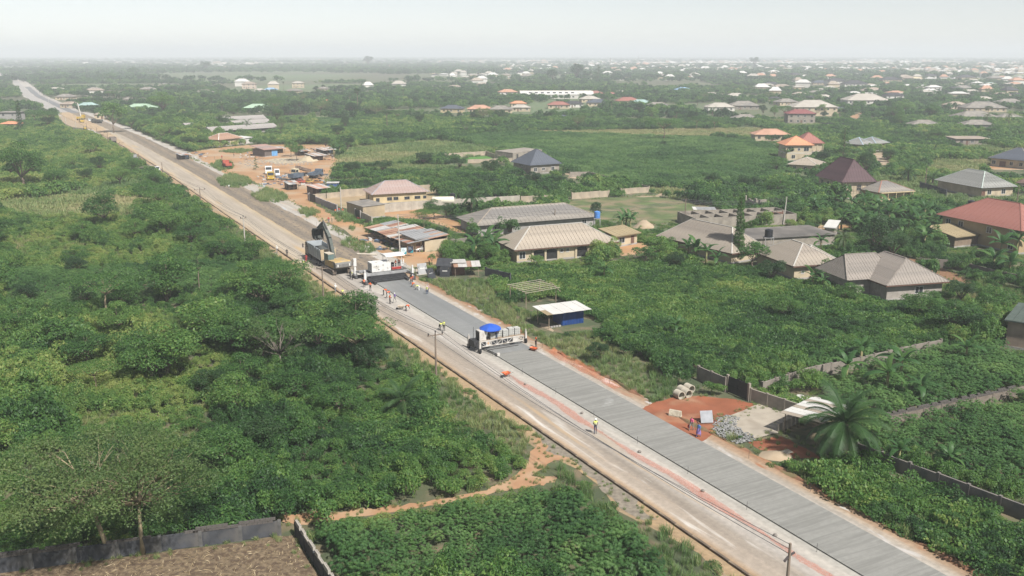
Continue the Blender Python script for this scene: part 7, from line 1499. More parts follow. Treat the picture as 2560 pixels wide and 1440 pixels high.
def body(pose):
    if pose in BODY: return BODY[pose]
    J = skeleton(pose); names = list(J); ix = {n: i for i, n in enumerate(names)}; me = bpy.data.meshes.new('body_' + pose); me.from_pydata([J[n] for n in names], [(ix[a], ix[b_]) for a, b_ in BONES], [])
    o = bpy.data.objects.new('body_tmp', me); COL.objects.link(o); md = o.modifiers.new('skin', 'SKIN'); md.use_smooth_shade = True; md.branch_smoothing = .4
    for n, sv in zip(names, me.skin_vertices[0].data):
        k = n.rstrip('LR') if n[-1] in 'LR' else n; k = k[0] if k[0] in 'fg' and k[1:].isdigit() else k; sv.radius = RAD[k]; sv.use_root = n == 'pelvis'
    sd = o.modifiers.new('sub', 'SUBSURF'); sd.levels = sd.render_levels = 1
    dg = bpy.context.evaluated_depsgraph_get(); dg.update(); out = bpy.data.meshes.new_from_object(o.evaluated_get(dg)); out.name = 'body'
    bpy.data.objects.remove(o)
    cen = np.array([p.center[:] for p in out.polygons]); best = np.full(len(cen), 9e9); reg = np.zeros(len(cen), int)
    for a, b_ in BONES:
        A, B = np.array(J[a]), np.array(J[b_]); dv = B - A; t = np.clip(((cen - A) @ dv) / (dv @ dv + 1e-9), 0, 1); dd = np.linalg.norm(cen - A - t[:, None] * dv, axis=1)
        key = (a.rstrip('LR') if a[-1] in 'LR' else a) + '-' + (b_.rstrip('LR') if b_[-1] in 'LR' else b_); rg = REG.get(key, 0); dd = dd - RAD.get(key.split('-')[0], (.05,))[0] * .6
        m_ = dd < best; best[m_] = dd[m_]; reg[m_] = rg
    hd = np.array(J['head']); up = (hd - np.array(J['chin'])); up /= np.linalg.norm(up)
    fwd = np.array([0, 1, 0]) - up * up[1]; fwd /= np.linalg.norm(fwd) + 1e-9; rel = cen - hd; hr = (np.linalg.norm(rel, axis=1) < .16) & (((rel @ up) > .035) | (((rel @ fwd) < -.03) & ((rel @ up) > -.08))); reg[hr] = 4
    out.materials.clear()
    for m_ in (skin_m, white_w, steel_d, shoe_m, hair_m): out.materials.append(m_)
    out.polygons.foreach_set('material_index', reg.astype(np.int32)); out.polygons.foreach_set('use_smooth', [True] * len(reg)); out.update()
    # shell over the torso for vests and shirts worn loose
    fl = [p for p in out.polygons if reg[p.index] == 1 and abs(p.center.x) < .21]; vm = {}; vb = MB()
    for p in fl:
        f = []
        for v in p.vertices:
            if v not in vm: vm[v] = len(vb.v); q = out.vertices[v]; vb.v.append(tuple(q.co + q.normal * .018))
            f.append(vm[v])
        vb.f.append(tuple(f)); vb.m.append(0)
    vest = vb.mesh('vest', white_w, True)
    BODY[pose] = (out, vest, J); return BODY[pose]
face_w = mat('eye_white', (.6, .6, .58)); 
def person(label, w, rz, pose, shirt, trouser, vest=None, hat=None, z=0.0, s_=1.0, extra=None, skirt=None):
    me, vs, J = body(pose); o = put('person', me, None, (w[0], w[1], z), rz, s_); tag(o, label, 'person')
    for sl, m_ in ((1, shirt), (2, trouser)): o.material_slots[sl].link = 'OBJECT'; o.material_slots[sl].material = m_
    hd, ch = Vector(J['head']), Vector(J['chin']); up = (hd - ch).normalized(); q = up.to_track_quat('Z', 'X').to_matrix().to_4x4()
    fw = Vector((0, 1, 0)); fw = (fw - up * fw.dot(up)).normalized(); sd = fw.cross(up)
    fc = MB()
    for x in (-1, 1): fc.dome(hd + fw * .088 + sd * x * .032 - up * .03, .012, .012, .009, 6, 3, 0, True)
    fc.build('eyes', face_w, o); MB().tube([hd + fw * .085 - up * .03, hd + fw * .118 - up * .065, hd + fw * .09 - up * .075], [.010, .016, .010], 6).build('nose', skin_m, o); MB().tube([hd + fw * .088 + sd * -.025 - up * .10, hd + fw * .098 - up * .10, hd + fw * .088 + sd * .025 - up * .10], .008, 5).build('mouth', mat('lips', (.09, .03, .025)), o)
    for x in (-1, 1): MB().dome(hd + sd * x * .085 - up * .04, .012, .025, .03, 6, 3, 0, True).build('ear', skin_m, o)
    if vest is not None:
        v = put('vest', vs, o); v.material_slots[0].link = 'OBJECT'; v.material_slots[0].material = vest
        sp = mat('reflective_stripe', (.75, .75, .68), rough=.3)
        if pose != 'bend':
            zt = J['chest'][2]
            for z_ in (zt - .02, zt - .14): MB().tube([(.178 * math.cos(a) , J['chest'][1] + .137 * math.sin(a), z_) for a in [6.283 * k / 14 for k in range(15)]], .014, 5, cap=False).build('stripe', sp, v)
    if hat is not None:
        h = put('helmet', None, o); h.matrix_local = Matrix.Translation(hd + up * .02) @ q
        MB().dome((0, 0, 0), .108, .122, .105, 14, 5).build('shell', hat, h, True); MB().tube([(0, 0, -.012), (0, 0, .01)], [.135, .125], 14).build('brim', hat, h)
    if skirt is not None:
        mb = MB(); pe = Vector(J['waist']); n = 14; rows = [(.0, .16), (-.15, .21), (-.45, .27), (-.68, .31)]
        for dz, r_ in rows: mb.v += [(r_ * (1 + .1 * math.sin(5 * a)) * math.cos(a), r_ * .85 * (1 + .1 * math.sin(5 * a)) * math.sin(a), pe.z + dz) for a in [6.283 * k / n for k in range(n)]]
        for i in range(3):
            for j in range(n): mb.f.append((i * n + j, i * n + (j + 1) % n, (i + 1) * n + (j + 1) % n, (i + 1) * n + j)); mb.m.append(0)
        mb.build('skirt', skirt, o, True)
    return o
def build_people():
    C = lambda n, c: mat('cloth_' + n, c, var=.12, scale=6)
    org = C('orange_vest', (.70, .13, .03)); lim = C('lime_vest', (.55, .58, .14)); wht = C('white', (.66, .65, .62)); blk = C('black', (.022, .022, .025)); nav = C('navy', (.035, .045, .09)); red = C('red', (.45, .04, .035)); gry = C('grey', (.22, .22, .22)); kha = C('khaki', (.33, .29, .20)); pnk = C('pink', (.62, .10, .22)); blu = C('blue', (.06, .17, .42)); pur = C('purple', (.20, .14, .34)); jea = C('jeans', (.07, .10, .16))
    hw = mat('helmet_white', (.72, .72, .70), rough=.3); hy = mat('helmet_yellow', (.6, .42, .05), rough=.3)
    L, Sl = .16, .302
    P_ = lambda lb, x, y, rz, pose, sh, tr, vest=None, hat=None, z=0., **k: person(lb, G(x, y, z), rz, pose, sh, tr, vest, hat, z, **k)
    P_('person in lime vest and white hood facing us on the lane beside the grooved slab', 1488, 1084, math.pi + .3, 'carry', blk, nav, lim, hw, L, s_=1.08)
    o = P_('person in pink top with a red bag walking along the red earth shoulder', 1728, 1076, 2.4, 'walk', pnk, gry, None, None, .11); 
    P_('person in blue top and purple skirt walking behind the pink one', 1746, 1092, 2.4, 'walk', blu, pur, None, None, .11, skirt=pur)
    P_('person in lime vest bending over the slab edge before the curing machine', 1100, 826, -.6, 'bend', blk, blk, lim, None, L)
    P_('person in lime vest standing with back to us beside the bending one', 1110, 828, -.3, 'stand', kha, blk, lim, None, L)
    P_('person in orange vest behind the orange wheelbarrow at the slab end', 1340, 868, 2.0, 'stand', blk, blk, org, None, .1)
    P_('person in orange vest stooping at the slab edge by the pale wheelbarrow', 1016, 778, -1.2, 'bend', red, blk, org, None, L)
    P_('person in orange vest standing on the lane next to the white-helmeted one', 975, 760, -1.0, 'carry', red, blk, org, None, L)
    P_('person in white helmet and purple top walking on fresh concrete', 987, 756, 2.6, 'walk', pur, gry, None, hw, Sl)
    P_('person in orange vest bending nearest the paver on fresh concrete', 960, 738, -1.2, 'bend', red, blk, org, None, Sl)
    P_('second person in orange vest bending on fresh concrete', 968, 744, -1.3, 'bend', nav, blk, org, None, Sl)
    P_('person in orange vest at the paver near its lane-side crawler', 911, 719, .2, 'stand', blk, blk, org, None, L)
    P_('person in orange shirt standing just behind the paver side form', 926, 727, -.5, 'hips', org, blk, org, None, L)
    P_('person in lime vest between excavator and paver', 881, 700, 2.0, 'stand', gry, blk, lim, None, L)
    P_('person in dark clothes beside the lime vest by the paver', 876, 697, 1.0, 'stand', blk, blk, None, None, L)
    P_('person in orange vest at the grass-side end of the paver', 1028, 712, 2.4, 'stand', red, gry, org, None, .1)
    P_('person in white cap right of the paver end', 1032, 709, 2.0, 'stand', red, gry, org, hw, .1)
    P_('person in orange vest bending over the slab on the grass side', 1037, 721, 1.4, 'bend', org, kha, org, None, .1)
    P_('person in cream shirt bending over the slab on the grass side', 1047, 728, 1.4, 'bend', wht, wht, lim, None, .1)
    P_('person in lime vest standing on the grass-side shoulder', 1068, 738, 2.8, 'stand', gry, jea, lim, hw, .1)
    P_('person in pink cap behind the lime vest on the shoulder', 1070, 733, 2.8, 'stand', C('pale_pink', (.55, .35, .35)), gry, None, None, .1)
    P_('person in white shirt with dark backpack walking by the kerb', 839, 732, .5, 'walk', wht, gry, None, hw, L)
    P_('person in black cap and lime vest walking by the kerb', 857, 745, .5, 'walk', kha, blk, lim, None, L)
    P_('person in red overall beside the tipper truck front wheels', 766, 656, 0, 'stand', red, red, None, None, L)
    P_('person in dark and lime standing on the lane beside the tipper truck', 760, 671, .3, 'stand', blk, blk, lim, hw, L)
    P_('person in white by the kerb beyond the tipper truck', 693, 633, .3, 'walk', wht, gry, None, hw, .02)
    P_('person waist-deep in the verge grass beyond the tipper truck', 718, 641, .3, 'stand', blk, blk, None, None, 0)
    for i, (x, y, c, c2, lb) in enumerate([(822, 558, red, jea, 'person in red shirt and jeans on the orange earth track'), (830, 558, C('tan', (.45, .36, .24)), kha, 'person in tan beside the red shirt on the orange earth track'), (839, 537, org, blk, 'person in orange vest left of the group at the gatehouse'), (848, 534, red, gry, 'person in red vest in the middle of the group at the gatehouse'), (857, 536, org, wht, 'person in orange vest nearest the gatehouse wall'), (934, 584, lim, blk, 'person in lime vest in front of the first market stall'), (945, 582, blu, blk, 'person in blue under the first market awning'), (1152, 580, blk, blk, 'person in black at the corner of the low grey house'), (573, 474, wht, gry, 'person in white on the pale shoulder by the grass mound'), (555, 398, red, blk, 'person in red on the yard earth'), (585, 393, blk, blk, 'person in dark clothes on the yard earth'), (537, 399, kha, kha, 'person crossing the yard earth alone'), (446, 400, blk, blk, 'person standing on the grass edge right of the scarified lane'), (228, 328, blk, gry, 'person on the far lane by the roller'), (233, 331, wht, blk, 'person in white on the far lane by the roller'), (310, 370, wht, blk, 'person in white beside the roadside poles'), (304, 378, C('yellow', (.6, .45, .06)), blk, 'person in yellow kneeling by the roadside poles'), (1148, 684, org, kha, 'person in orange shirt sitting in front of the black kiosk'), (1177, 680, org, blk, 'person in orange vest under the kiosk awning'), (1073, 663, org, blk, 'person in orange vest seen over the tilted black boards')]):
        P_(lb, x, y, random.uniform(0, 6), 'stand' if 'sitting' not in lb else 'hips', c, c2, lim if c is lim else (org if c is org else None), None, 0.03 if y > 450 else .14)
    # operators on the machines
    Mp = Matrix.Translation((*R(76, 11.9), 0)) @ Matrix.Rotation(RROT, 4, 'Z'); q = Mp @ Vector((2.4, -.1, 2.06)); person('operator in orange vest at the paver control desk', q, RROT + .5, 'carry', red, blk, org, None, 2.06)
    q = Mp @ Vector((3.3, .4, 2.06)); person('operator in orange vest standing right on the paver platform', q, RROT + 2, 'stand', red, blk, org, None, 2.06); q = Mp @ Vector((3.9, -.5, 2.06)); person('worker in white shirt on the paver platform edge', q, RROT + 1, 'stand', wht, wht, None, hw, 2.06)
    Mp = Matrix.Translation((*R(26.6, 11.6), 0)) @ Matrix.Rotation(RROT, 4, 'Z') @ Matrix.Diagonal((*CS, 1)); q = Mp @ Vector((-.95, -.75, 2.09)); person('operator in red under the blue parasol', q, RROT + math.pi, 'stand', red, jea, None, None, 1.63); q = Mp @ Vector((-2.5, -.6, 2.09)); person('operator in maroon left of the blue parasol pole', q, RROT + 2.5, 'stand', C('maroon', (.18, .05, .05)), blk, None, None, 1.63)
    # the red bag
    w = G(1722, 1074, .11); b_ = thing('handbag', 'red bag carried by the person in pink', 'bag', (w[0], w[1], .35), .6); MB().prism([(-.16, 0), (.16, 0), (.13, .34), (-.13, .34)], -.08, .08).build('bag_body', mat('bag_red', (.33, .03, .04)), b_); MB().tube([(0, -.1, .34), (0, -.06, .58), (0, .06, .58), (0, .1, .34)], .012, 5).build('bag_handle', mat('bag_red', (.33, .03, .04)), b_)
    motorcycle('motorcycle parked at the black compound gate', G(896, 552), 1.0); motorcycle('motorcycle ridden towards us on the far lane', (G(252, 344)), RROT + math.pi, .14); w = G(252, 344); person('rider in white on the far motorcycle', (w[0], w[1]), RROT + math.pi, 'sit', wht, blk, None, None, .5)
    wheelbarrow('orange wheelbarrow standing alone on the lane beside the curing machine track', G(1266, 942, L), 2.2, L, mat('barrow_orange', (.62, .15, .06), var=.15, scale=2)); wheelbarrow('orange wheelbarrow at the start of the orange net fence', G(1335, 880, .1), 1.0, .1, MATS['barrow_orange']); wheelbarrow('pale cement-covered wheelbarrow at the fresh slab edge', G(1003, 774, L), 1.6, L, mat('barrow_cement', (.45, .38, .30), var=.2, scale=2))
# ------------------------------------------------------------------ small structures and clutter
def build_misc():
    # market stalls
    dk = mat('stall_dark', (.05, .045, .04), var=.3, scale=1); rustA = mat('rust_stripe', (.36, .23, .16), var=.3, scale=.8, col2=(.22, .10, .07), thr=(.46, .56), stretch=(1.5, .25, 1)); zinc = mat('zinc_grey', (.30, .30, .30), rough=.5, var=.15, scale=.8, metal=.2); zincl = mat('zinc_light', (.50, .48, .45), rough=.5, var=.15, scale=.8, metal=.2)
    def stall(label, A, B, D, h0, h1, mats, wallm, openf=True):
        a, ang, W = frame_px(A, B); o = thing('market_stall', label, 'stall', (a[0], a[1], 0), ang); keep(a + np.array([math.cos(ang) * W / 2 - math.sin(ang) * D / 2, math.sin(ang) * W / 2 + math.cos(ang) * D / 2]), ang, W / 2 + .6, D / 2 + .6)
        MB().box(0, W, D - .1, D, 0, h1).build('back_wall', wallm, o)
        for x in (0, W - .1): MB().box(x, x + .1, D * .35, D, 0, h0).build('side_wall', wallm, o)
        MB().box(0, W, D * .35, D * .35 + .08, 0, h0 * .98).build('front_wall', dk if openf else wallm, o)
        MB().box(.2, W - .2, .1, .6, .75, .85).build('counter', timber, o)
        n = max(2, int(W / 2.2)); 
        for k in range(n + 1): MB().tube([(k * W / n, 0, 0), (k * W / n, 0, h0)], .06, 5).build('post', timber, o)
        for k in range(n):
            if random.random() < .7: MB().box(k * W / n + .3, (k + 1) * W / n - .3, D * .35 - .03, D * .35, .3, 1.9).build('shop_shutter', random.choice([blue_r, white_w, brown_d, slate_r]), o)
        sl = math.atan2(h1 - h0, D + 1.2); k = max(2, round(W / .95)); w = (W + .8) / k; rf = put('roof', None, o, (-.4, -1.0, h0 - .1))
        for i in range(k):
            m_ = mats[(i * 5 + i // 3) % len(mats)]
            for j, (y0, y1) in enumerate(((-.1, (D + 1.4) * .52), ((D + 1.4) * .5, D + 1.6))): MB().box(i * w, (i + 1) * w - .02, y0, y1, 0, .03, M=Matrix.Rotation(sl, 4, 'X') @ Matrix.Translation((0, 0, .02 * (i % 2) + .04 * j))).build('roof_sheet', mats[(i * 5 + i // 3 + j * 2) % len(mats)], rf)
        return o
    stall('market stall with patchy rusty awning nearest the compound gate', (922, 590), (952, 600), 7, 2.3, 3.1, [rustA, zincl, zinc, rustA, zincl], mat('stall_board', (.20, .16, .12)))
    stall('middle market stall with red-brown and white sheets', (955, 602), (986, 618), 8, 2.4, 3.3, [rustA, rust_r, zincl, rustA, zinc], MATS['stall_board'])
    stall('last market stall with brown striped awning and plain grey roof by the parked car', (988, 618), (1030, 634), 9, 2.5, 3.4, [rustA, rustA, zinc, zinc], cream)
    a, ang, W = frame_px((1043, 627), (1090, 617)); o = house('rendered shop end wall with hung white sheets behind the parked car', (1040, 631), (1078, 624), 6, 3.0, .8, zinc, cream, .4, 1.0, 'mono', name='shop', doors=[('f', .15, 1.2, 2.0)], cat='shop'); MB().box(.45 * o['W'], .7 * o['W'], -.05, -.01, 1.0, 2.2).build('hung_sheet', trim_w, o); MB().box(.78 * o['W'], .97 * o['W'], -.05, -.01, .8, 2.7).build('hung_sheet', trim_w, o)
    house('tiny brown lean-to at the end of the shops', (1088, 622), (1113, 618), 4, 2.2, .5, brown_r, MATS['dark_timber'], .4, 1, 'mono', name='hut', cat='hut', wins=[('f', .6, 1, .8, .7)])
    # stall in compound corner by the yard
    o = stall('stall with faded red awning and blue box behind the compound corner', (792, 490), (822, 486), 5, 2.4, 3.0, [mat('faded_pink', (.42, .26, .20)), zincl], MATS['dark_timber']); MB().box(o.dimensions.x, 0, 0, 0, 0, 0) if False else None
    w = G(818, 480); o = thing('blue_kiosk', 'dark blue sheet kiosk behind the faded red awning', 'kiosk', (w[0], w[1], 0), .1)
    for k in range(6): MB().box(k * .6, k * .6 + .57, -.04 * (k % 2), .02, 0, 2.8).build('wall_sheet', mat('kiosk_blue', (.06, .11, .24)), o)
    MB().box(0, 3.6, .03, 3, 0, 2.8).build('box_body', MATS['kiosk_blue'], o); MB().box(-.2, 3.8, -.3, 3.2, 2.82, 2.92).build('roof', zincl, o)
    for i, (x, y, lb) in enumerate([(800, 400, 'scrap stall with torn white awning in the yard corner'), (825, 385, 'rust-roofed scrap stall behind the banana plants')]): stall(lb, (x - 16, y + 3), (x + 14, y), 5, 2.2, 2.8, [zincl, rust_r], MATS['dark_timber'])
    # black kiosks by the paver
    bk = mat('kiosk_black', (.035, .037, .042), var=.25, scale=1.2, rough=.5)
    w = G(1092, 688); o = thing('black_kiosk', 'black sheet kiosk with slanted lid beside the paver', 'kiosk', (w[0], w[1], 0), -.15); keep(w, 0, 4, 3); MB().prism([(0, 0), (2.6, 0), (2.6, 2.4), (1.2, 3.3), (0, 2.0)], 0, 2.9).build('box_body', bk, o); MB().box(-.1, 3.0, -.06, 1.9, 0, .05, M=Matrix.Translation((0, -.25, 1.95)) @ Matrix.Rotation(.75, 4, 'X')).build('lid', bk, o); MB().box(.3, 2.5, -.04, -.01, .1, 1.5).build('doorway', inner_shade, o)  # doorway is a flat panel, the shade inside painted on
    w = G(1130, 690); o = thing('kiosk', 'rusty timber kiosk under a corrugated awning beside the black one', 'kiosk', (w[0], w[1], 0), .12); keep(w + np.array([3, 1]), 0, 5, 3); MB().box(0, 2.6, .8, 3.4, 0, 2.5).build('box_body', mat('rust_box', (.16, .085, .06), var=.25, scale=1), o); MB().box(-.3, 2.9, .5, 3.7, 2.52, 2.6).build('roof', zincl, o)
    for x in (.6, 5.2): MB().tube([(x, -1.0, 0), (x, -1.0, 2.2)], .05, 5).build('post', timber, o)
    for k in range(6): MB().box(.3 + k * .9, 1.18 + k * .9, -1.4, 2.2, 0, .03, M=Matrix.Translation((0, 0, 2.25 + .02 * (k % 2))) @ Matrix.Rotation(.12, 4, 'X')).build('awning_sheet', zincl if k % 3 else rust_r, o)
    for x, y, rz, tl, lb in ((1058, 685, .5, .35, 'grey board leaning in the grass left of the black kiosk'), (1082, 697, .9, .5, 'dark patterned board tilted nearest the paver'), (1112, 692, -.05, .12, 'black sign board with white marks in front of the kiosks')):
        w = G(x, y); o = thing('leaning_board', lb, 'board', (w[0], w[1], 0), rz); f = MB().box(-1.0, 1.0, -.04, .04, 0, 2.2, M=Matrix.Rotation(-tl, 4, 'X')).build('board', zinc if 'grey' in lb else bk, o)
        for q in (-.8, .8): MB().beam((q, .1, 1.8), (q, 1.0, 0), .06).build('prop', timber, o)
        MB().box(-.5, .5, -.06, -.045, 1.1, 1.25, M=Matrix.Rotation(-tl, 4, 'X')).build('print_band', trim_w if 'black' in lb else steel, o)
    # sign boards on the earth track
    for x, y, m_, lb in ((1010, 645, mat('sign_pale_blue', (.55, .66, .68)), 'pale blue sign board with teal corner on two posts'), (1027, 641, mat('sign_navy', (.03, .035, .06)), 'dark navy sign board beside the pale blue one')):
        w = G(x, y); o = thing('sign_board', lb, 'sign', (w[0], w[1], 0), .08)
        for q in (-.62, .62): MB().box(q - .04, q + .04, -.04, .04, 0, 2.3).build('post', timber, o)
        f = MB().box(-.58, .58, -.03, .03, .8, 2.25).build('panel', m_, o)
        if 'pale' in lb:
            MB().add([(-.2, -.034, .84), (.55, -.034, .84), (.55, -.034, 1.5)], [(0, 1, 2)]).build('corner_print', mat('teal_print', (.03, .25, .30)), f)
            for k in range(3): MB().box(-.45, .3 - .12 * k, -.036, -.031, 1.55 + .18 * k, 1.63 + .18 * k).build('text_line', mat('grey_print', (.25, .32, .36)), f)
        else:
            MB().box(-.12, .12, -.036, -.031, 1.4, 1.72).build('emblem', trim_w, f)
            for k, (x0, x1) in enumerate(((-.42, .42), (-.35, .35), (-.4, .4))): MB().box(x0, x1, -.036, -.031, (.92, 1.12, 1.85)[k], (1.0, 1.22, 2.0)[k]).build('text_line', trim_w, f)
    # tilted white roof shed with the blue container
    w = G(1370, 822); ang = math.atan2(*(G(1440, 812) - w)[::-1]); o = thing('container_shed', 'blue corrugated container room under a tilted white sheet roof beside the slab', 'shed', (w[0], w[1], 0), ang); W = 7.2; keep(w + np.array([3, 2]), ang, 5.2, 4.2); cb = mat('container_blue', (.015, .055, .20), var=.18, scale=1, rough=.5)
    MB().box(2.9, 6.9, .5, 3.6, 0, 2.5).build('container', cb, o)
    for k in range(14): MB().box(2.95 + k * .285, 3.1 + k * .285, .42, .5, .05, 2.45).build('corrugation', cb, o)
    for k in range(10): MB().box(2.82, 2.9, .6 + k * .3, .75 + k * .3, .05, 2.45).build('corrugation', cb, o)
    for x, y, z in ((0, -.3, 2.2), (0, 3.6, 2.5)): MB().tube([(x, y, 0), (x, y, z)], .07, 6).build('post', timber, o)
    for k in range(8): 
        for j in (0, 1): MB().box(-.7 + k * 1.03, .31 + k * 1.03, -1.0 + j * 2.6, 1.62 + j * 2.6, 0, .03, M=Matrix.Translation((0, 0, 2.62)) @ Matrix.Rotation(.04, 4, 'X') @ Matrix.Translation((0, 0, .02 * (k % 2) + .03 * j))).build('roof_sheet', white_r if (k, j) != (0, 0) else straw_r, o)
    for k in range(4): MB().box(.6 + .5 * k, 1.0 + .5 * k, .2, .4, 0, .25).build('footing_block', grey_w, o)
    sheet('earth_yard', [(1352, 818), (1385, 830), (1372, 812), (1350, 806)], .015, tan_m, rough=.2, seed=61)
    # bare roof frame
    w = G(1315, 772); ang = math.atan2(*(G(1400, 757) - w)[::-1]); o = thing('timber_frame', 'bare timber roof frame on posts standing in the thicket', 'frame', (w[0], w[1], 0), ang); keep(w + np.array([3, 2]), ang, 4, 3)
    for x in (0, 6.4):
        for y in (0, 5): MB().tube([(x, y, 0), (x, y, 3.0 - .1 * (y == 0))], .07, 6).build('post', timber, o)
    for k in range(7): MB().beam((-.5, -.4 + k * .95, 2.95 + .05 * k), (7.0, -.4 + k * .95, 2.98 + .05 * k), .07).build('purlin', mat('bleached_pole', (.36, .31, .25)), o)
    for x in (0, 3.2, 6.4): MB().beam((x, -.7, 2.85), (x + .2, 5.8, 3.2), .06).build('rafter', timber, o)
    MB().beam((6.2, -1.6, 2.6), (7.6, 3.5, 3.1), .09).build('loose_pole', timber, o)
    # concrete culvert pipes
    pm = mat('culvert_concrete', (.40, .36, .29), var=.14, scale=1.5)
    for i, (x, y, lb) in enumerate([(1704, 1000, 'concrete culvert pipe at the front left of the pipe cluster'), (1722, 996, 'concrete culvert pipe at the front right of the pipe cluster'), (1713, 989, 'concrete culvert pipe behind the front pair'), (1729, 984, 'rearmost concrete culvert pipe against the grass')]):
        w = G(x, y); n = 20; mb = MB(); ro, ri, L = .56, .46, 1.15
        for r_, yy in ((ro, 0), (ro, L), (ri, L), (ri, 0)): mb.v += [(r_ * math.cos(6.283 * k / n), yy, ro + r_ * math.sin(6.283 * k / n)) for k in range(n)]
        for q in range(4):
            for k in range(n): mb.f.append((q * n + k, ((q + 1) % 4) * n + k, ((q + 1) % 4) * n + (k + 1) % n, q * n + (k + 1) % n)); mb.m.append(0)
        o = mb.build('concrete_pipe', pm, None, loc=(w[0], w[1], .02), rz=.48); tag(o, lb, 'pipe', 'culvert pipes'); keep(w, 0, .9, 1.2)
        bm = bmesh.new(); bm.from_mesh(o.data); bmesh.ops.recalc_face_normals(bm, faces=bm.faces); bm.to_mesh(o.data); bm.free()
    # barrier block, fallen board, rubble, mason's heap
    w = G(1688, 1040, .1); o = MB().prism([(-.3, 0), (.3, 0), (.3, .15), (.12, .75), (-.12, .75), (-.3, .15)], -.75, .75).build('barrier_block', mat('barrier_cream', (.50, .46, .36), var=.15, scale=2, col2=(.30, .26, .2)), None, loc=(w[0], w[1], .11), rz=-.5); tag(o, 'weathered cream concrete barrier block on the red earth', 'barrier')
    w = G(1768, 1058, .1); o = thing('fallen_sign', 'grey sign board leaning on a fallen timber frame by the rubble', 'sign', (w[0], w[1], .11), .1); MB().box(-.75, .75, -.03, .03, .05, 1.5, M=Matrix.Rotation(-.5, 4, 'X')).build('panel', mat('board_grey', (.30, .31, .33)), o)
    for a_, b_ in (((-1.2, -.2, .05), (1.3, -.35, .05)), ((-1.1, .5, .05), (1.2, .6, .05)), ((-1.1, -.2, .05), (-1.0, .6, .05)), ((1.2, -.3, .05), (1.1, .6, .05))): MB().beam(a_, b_, .1).build('frame_bar', brown_d, o)
    r = random.Random(8); mb = MB(); poly = Z((1790, 1048), (1820, 1040), (1850, 1048), (1840, 1068), (1880, 1090), (1892, 1102), (1840, 1112), (1800, 1095), (1780, 1075)); n = 0
    while n < 640:
        p = G(r.uniform(1770, 1900), r.uniform(1035, 1115)); 
        if not inpoly(poly, p[:1], p[1:])[0]: continue
        s_ = r.uniform(.05, .14); k = len(mb.v); vs = [Vector((x, y, z)) * s_ * r.uniform(.7, 1.15) for x, y, z in ((-1, -1, 0), (1, -.9, 0), (1, 1, 0), (-.9, 1, 0), (-.6, -.7, .9), (.7, -.5, .8), (.6, .7, .9), (-.7, .6, .8))]; M = Matrix.Translation((p[0], p[1], .115 + r.uniform(0, .05))) @ Matrix.Rotation(r.random() * 6, 4, 'Z') @ Matrix.Rotation(r.uniform(-.4, .4), 4, 'X')
        mb.add([M @ v for v in vs], [(3, 2, 1, 0), (4, 5, 6, 7), (0, 1, 5, 4), (1, 2, 6, 5), (2, 3, 7, 6), (3, 0, 4, 7)]); n += 1
    o = mb.build('rubble', mat('broken_stone', (.22, .22, .215), var=.35, scale=2)); tag(o, 'spread of broken grey stone beside the concrete apron', 'rubble', kind='stuff')
    # white broken rings in the banana plot, planks
    for i, (x, y) in enumerate([(2010, 1004), (2025, 1003), (2042, 1002), (2000, 996)]):
        w = G(x, y); mb = MB(); n = 16
        for r_, zz in ((.5, 0), (.5, .35), (.40, .35), (.40, 0)): mb.v += [(r_ * math.cos(6.283 * k / n), r_ * math.sin(6.283 * k / n), zz) for k in range(n)]
        for q in range(3):
            for k in range(n): mb.f.append((q * n + k, q * n + (k + 1) % n, (q + 1) * n + (k + 1) % n, (q + 1) * n + k)); mb.m.append(0)
        o = mb.build('concrete_ring', trim_w, None, loc=(w[0], w[1], 0)); tag(o, 'white well ring lying inside the walled banana plot', 'ring', 'white well rings'); keep(w, 0, .8, .8)
    w = G(1960, 1140); o = thing('plank_stack', 'small fan of bleached planks in the grass by the shoulder', 'planks', (w[0], w[1], 0), .4)
    for k in range(6): MB().box(k * .22, k * .22 + .14, 0, .9, .1 + .02 * k, .16 + .02 * k).build('plank', mat('bleached_plank', (.45, .41, .34)), o)
    # spare pole lying, roadside log
    a, b_ = G(893, 637), G(942, 639); o = MB().tube([(a[0], a[1], .22), ((a + b_)[0] / 2, (a + b_)[1] / 2, .2), (b_[0], b_[1], .22)], [.2, .24, .2], 10).build('concrete_log', mat('log_pale', (.45, .40, .33), var=.15, scale=1)); tag(o, 'pale concrete pole lying beside the carriageway', 'pole')
    # water tanks
    def tank(label, x, y, zb, r_, h, m_, stand=0.0, n=1, cat='water tank'):
        w = G(x, y); o = thing('water_tank', label, cat, (w[0], w[1], 0)); 
        if stand:
            for sx in (-1, 1):
                for sy in (-1, 1): MB().beam((sx * r_, sy * r_, 0), (sx * r_, sy * r_, stand * n + (h + .4) * (n - 1)), .12).build('stand_leg', steel if stand > 2.4 else grey_w, o)
        for k in range(n):
            z0 = (k + 1) * stand + k * (h + .4) if n > 1 else stand
            MB().box(-r_ - .1, r_ + .1, -r_ - .1, r_ + .1, z0 - .1, z0).build('platform', steel, o); MB().tube([(0, 0, z0), (0, 0, z0 + .05), (0, 0, z0 + h * .48), (0, 0, z0 + h * .5), (0, 0, z0 + h * .52), (0, 0, z0 + h * .88), (0, 0, z0 + h * .95), (0, 0, z0 + h)], [r_ * .95, r_, r_, r_ * .96, r_, r_, r_ * .6, r_ * .25], 16).build('barrel', m_, o)
        return o
    tb = mat('tank_black', (.02, .022, .026), rough=.4)
    a = G(1492, 578); hb = HT(1492, 578, 545)
    tank('bright blue water tank on a concrete stand behind the verandah house', 1492, 578, 0, .75, 1.8, mat('tank_blue', (.07, .20, .50), rough=.4), hb)
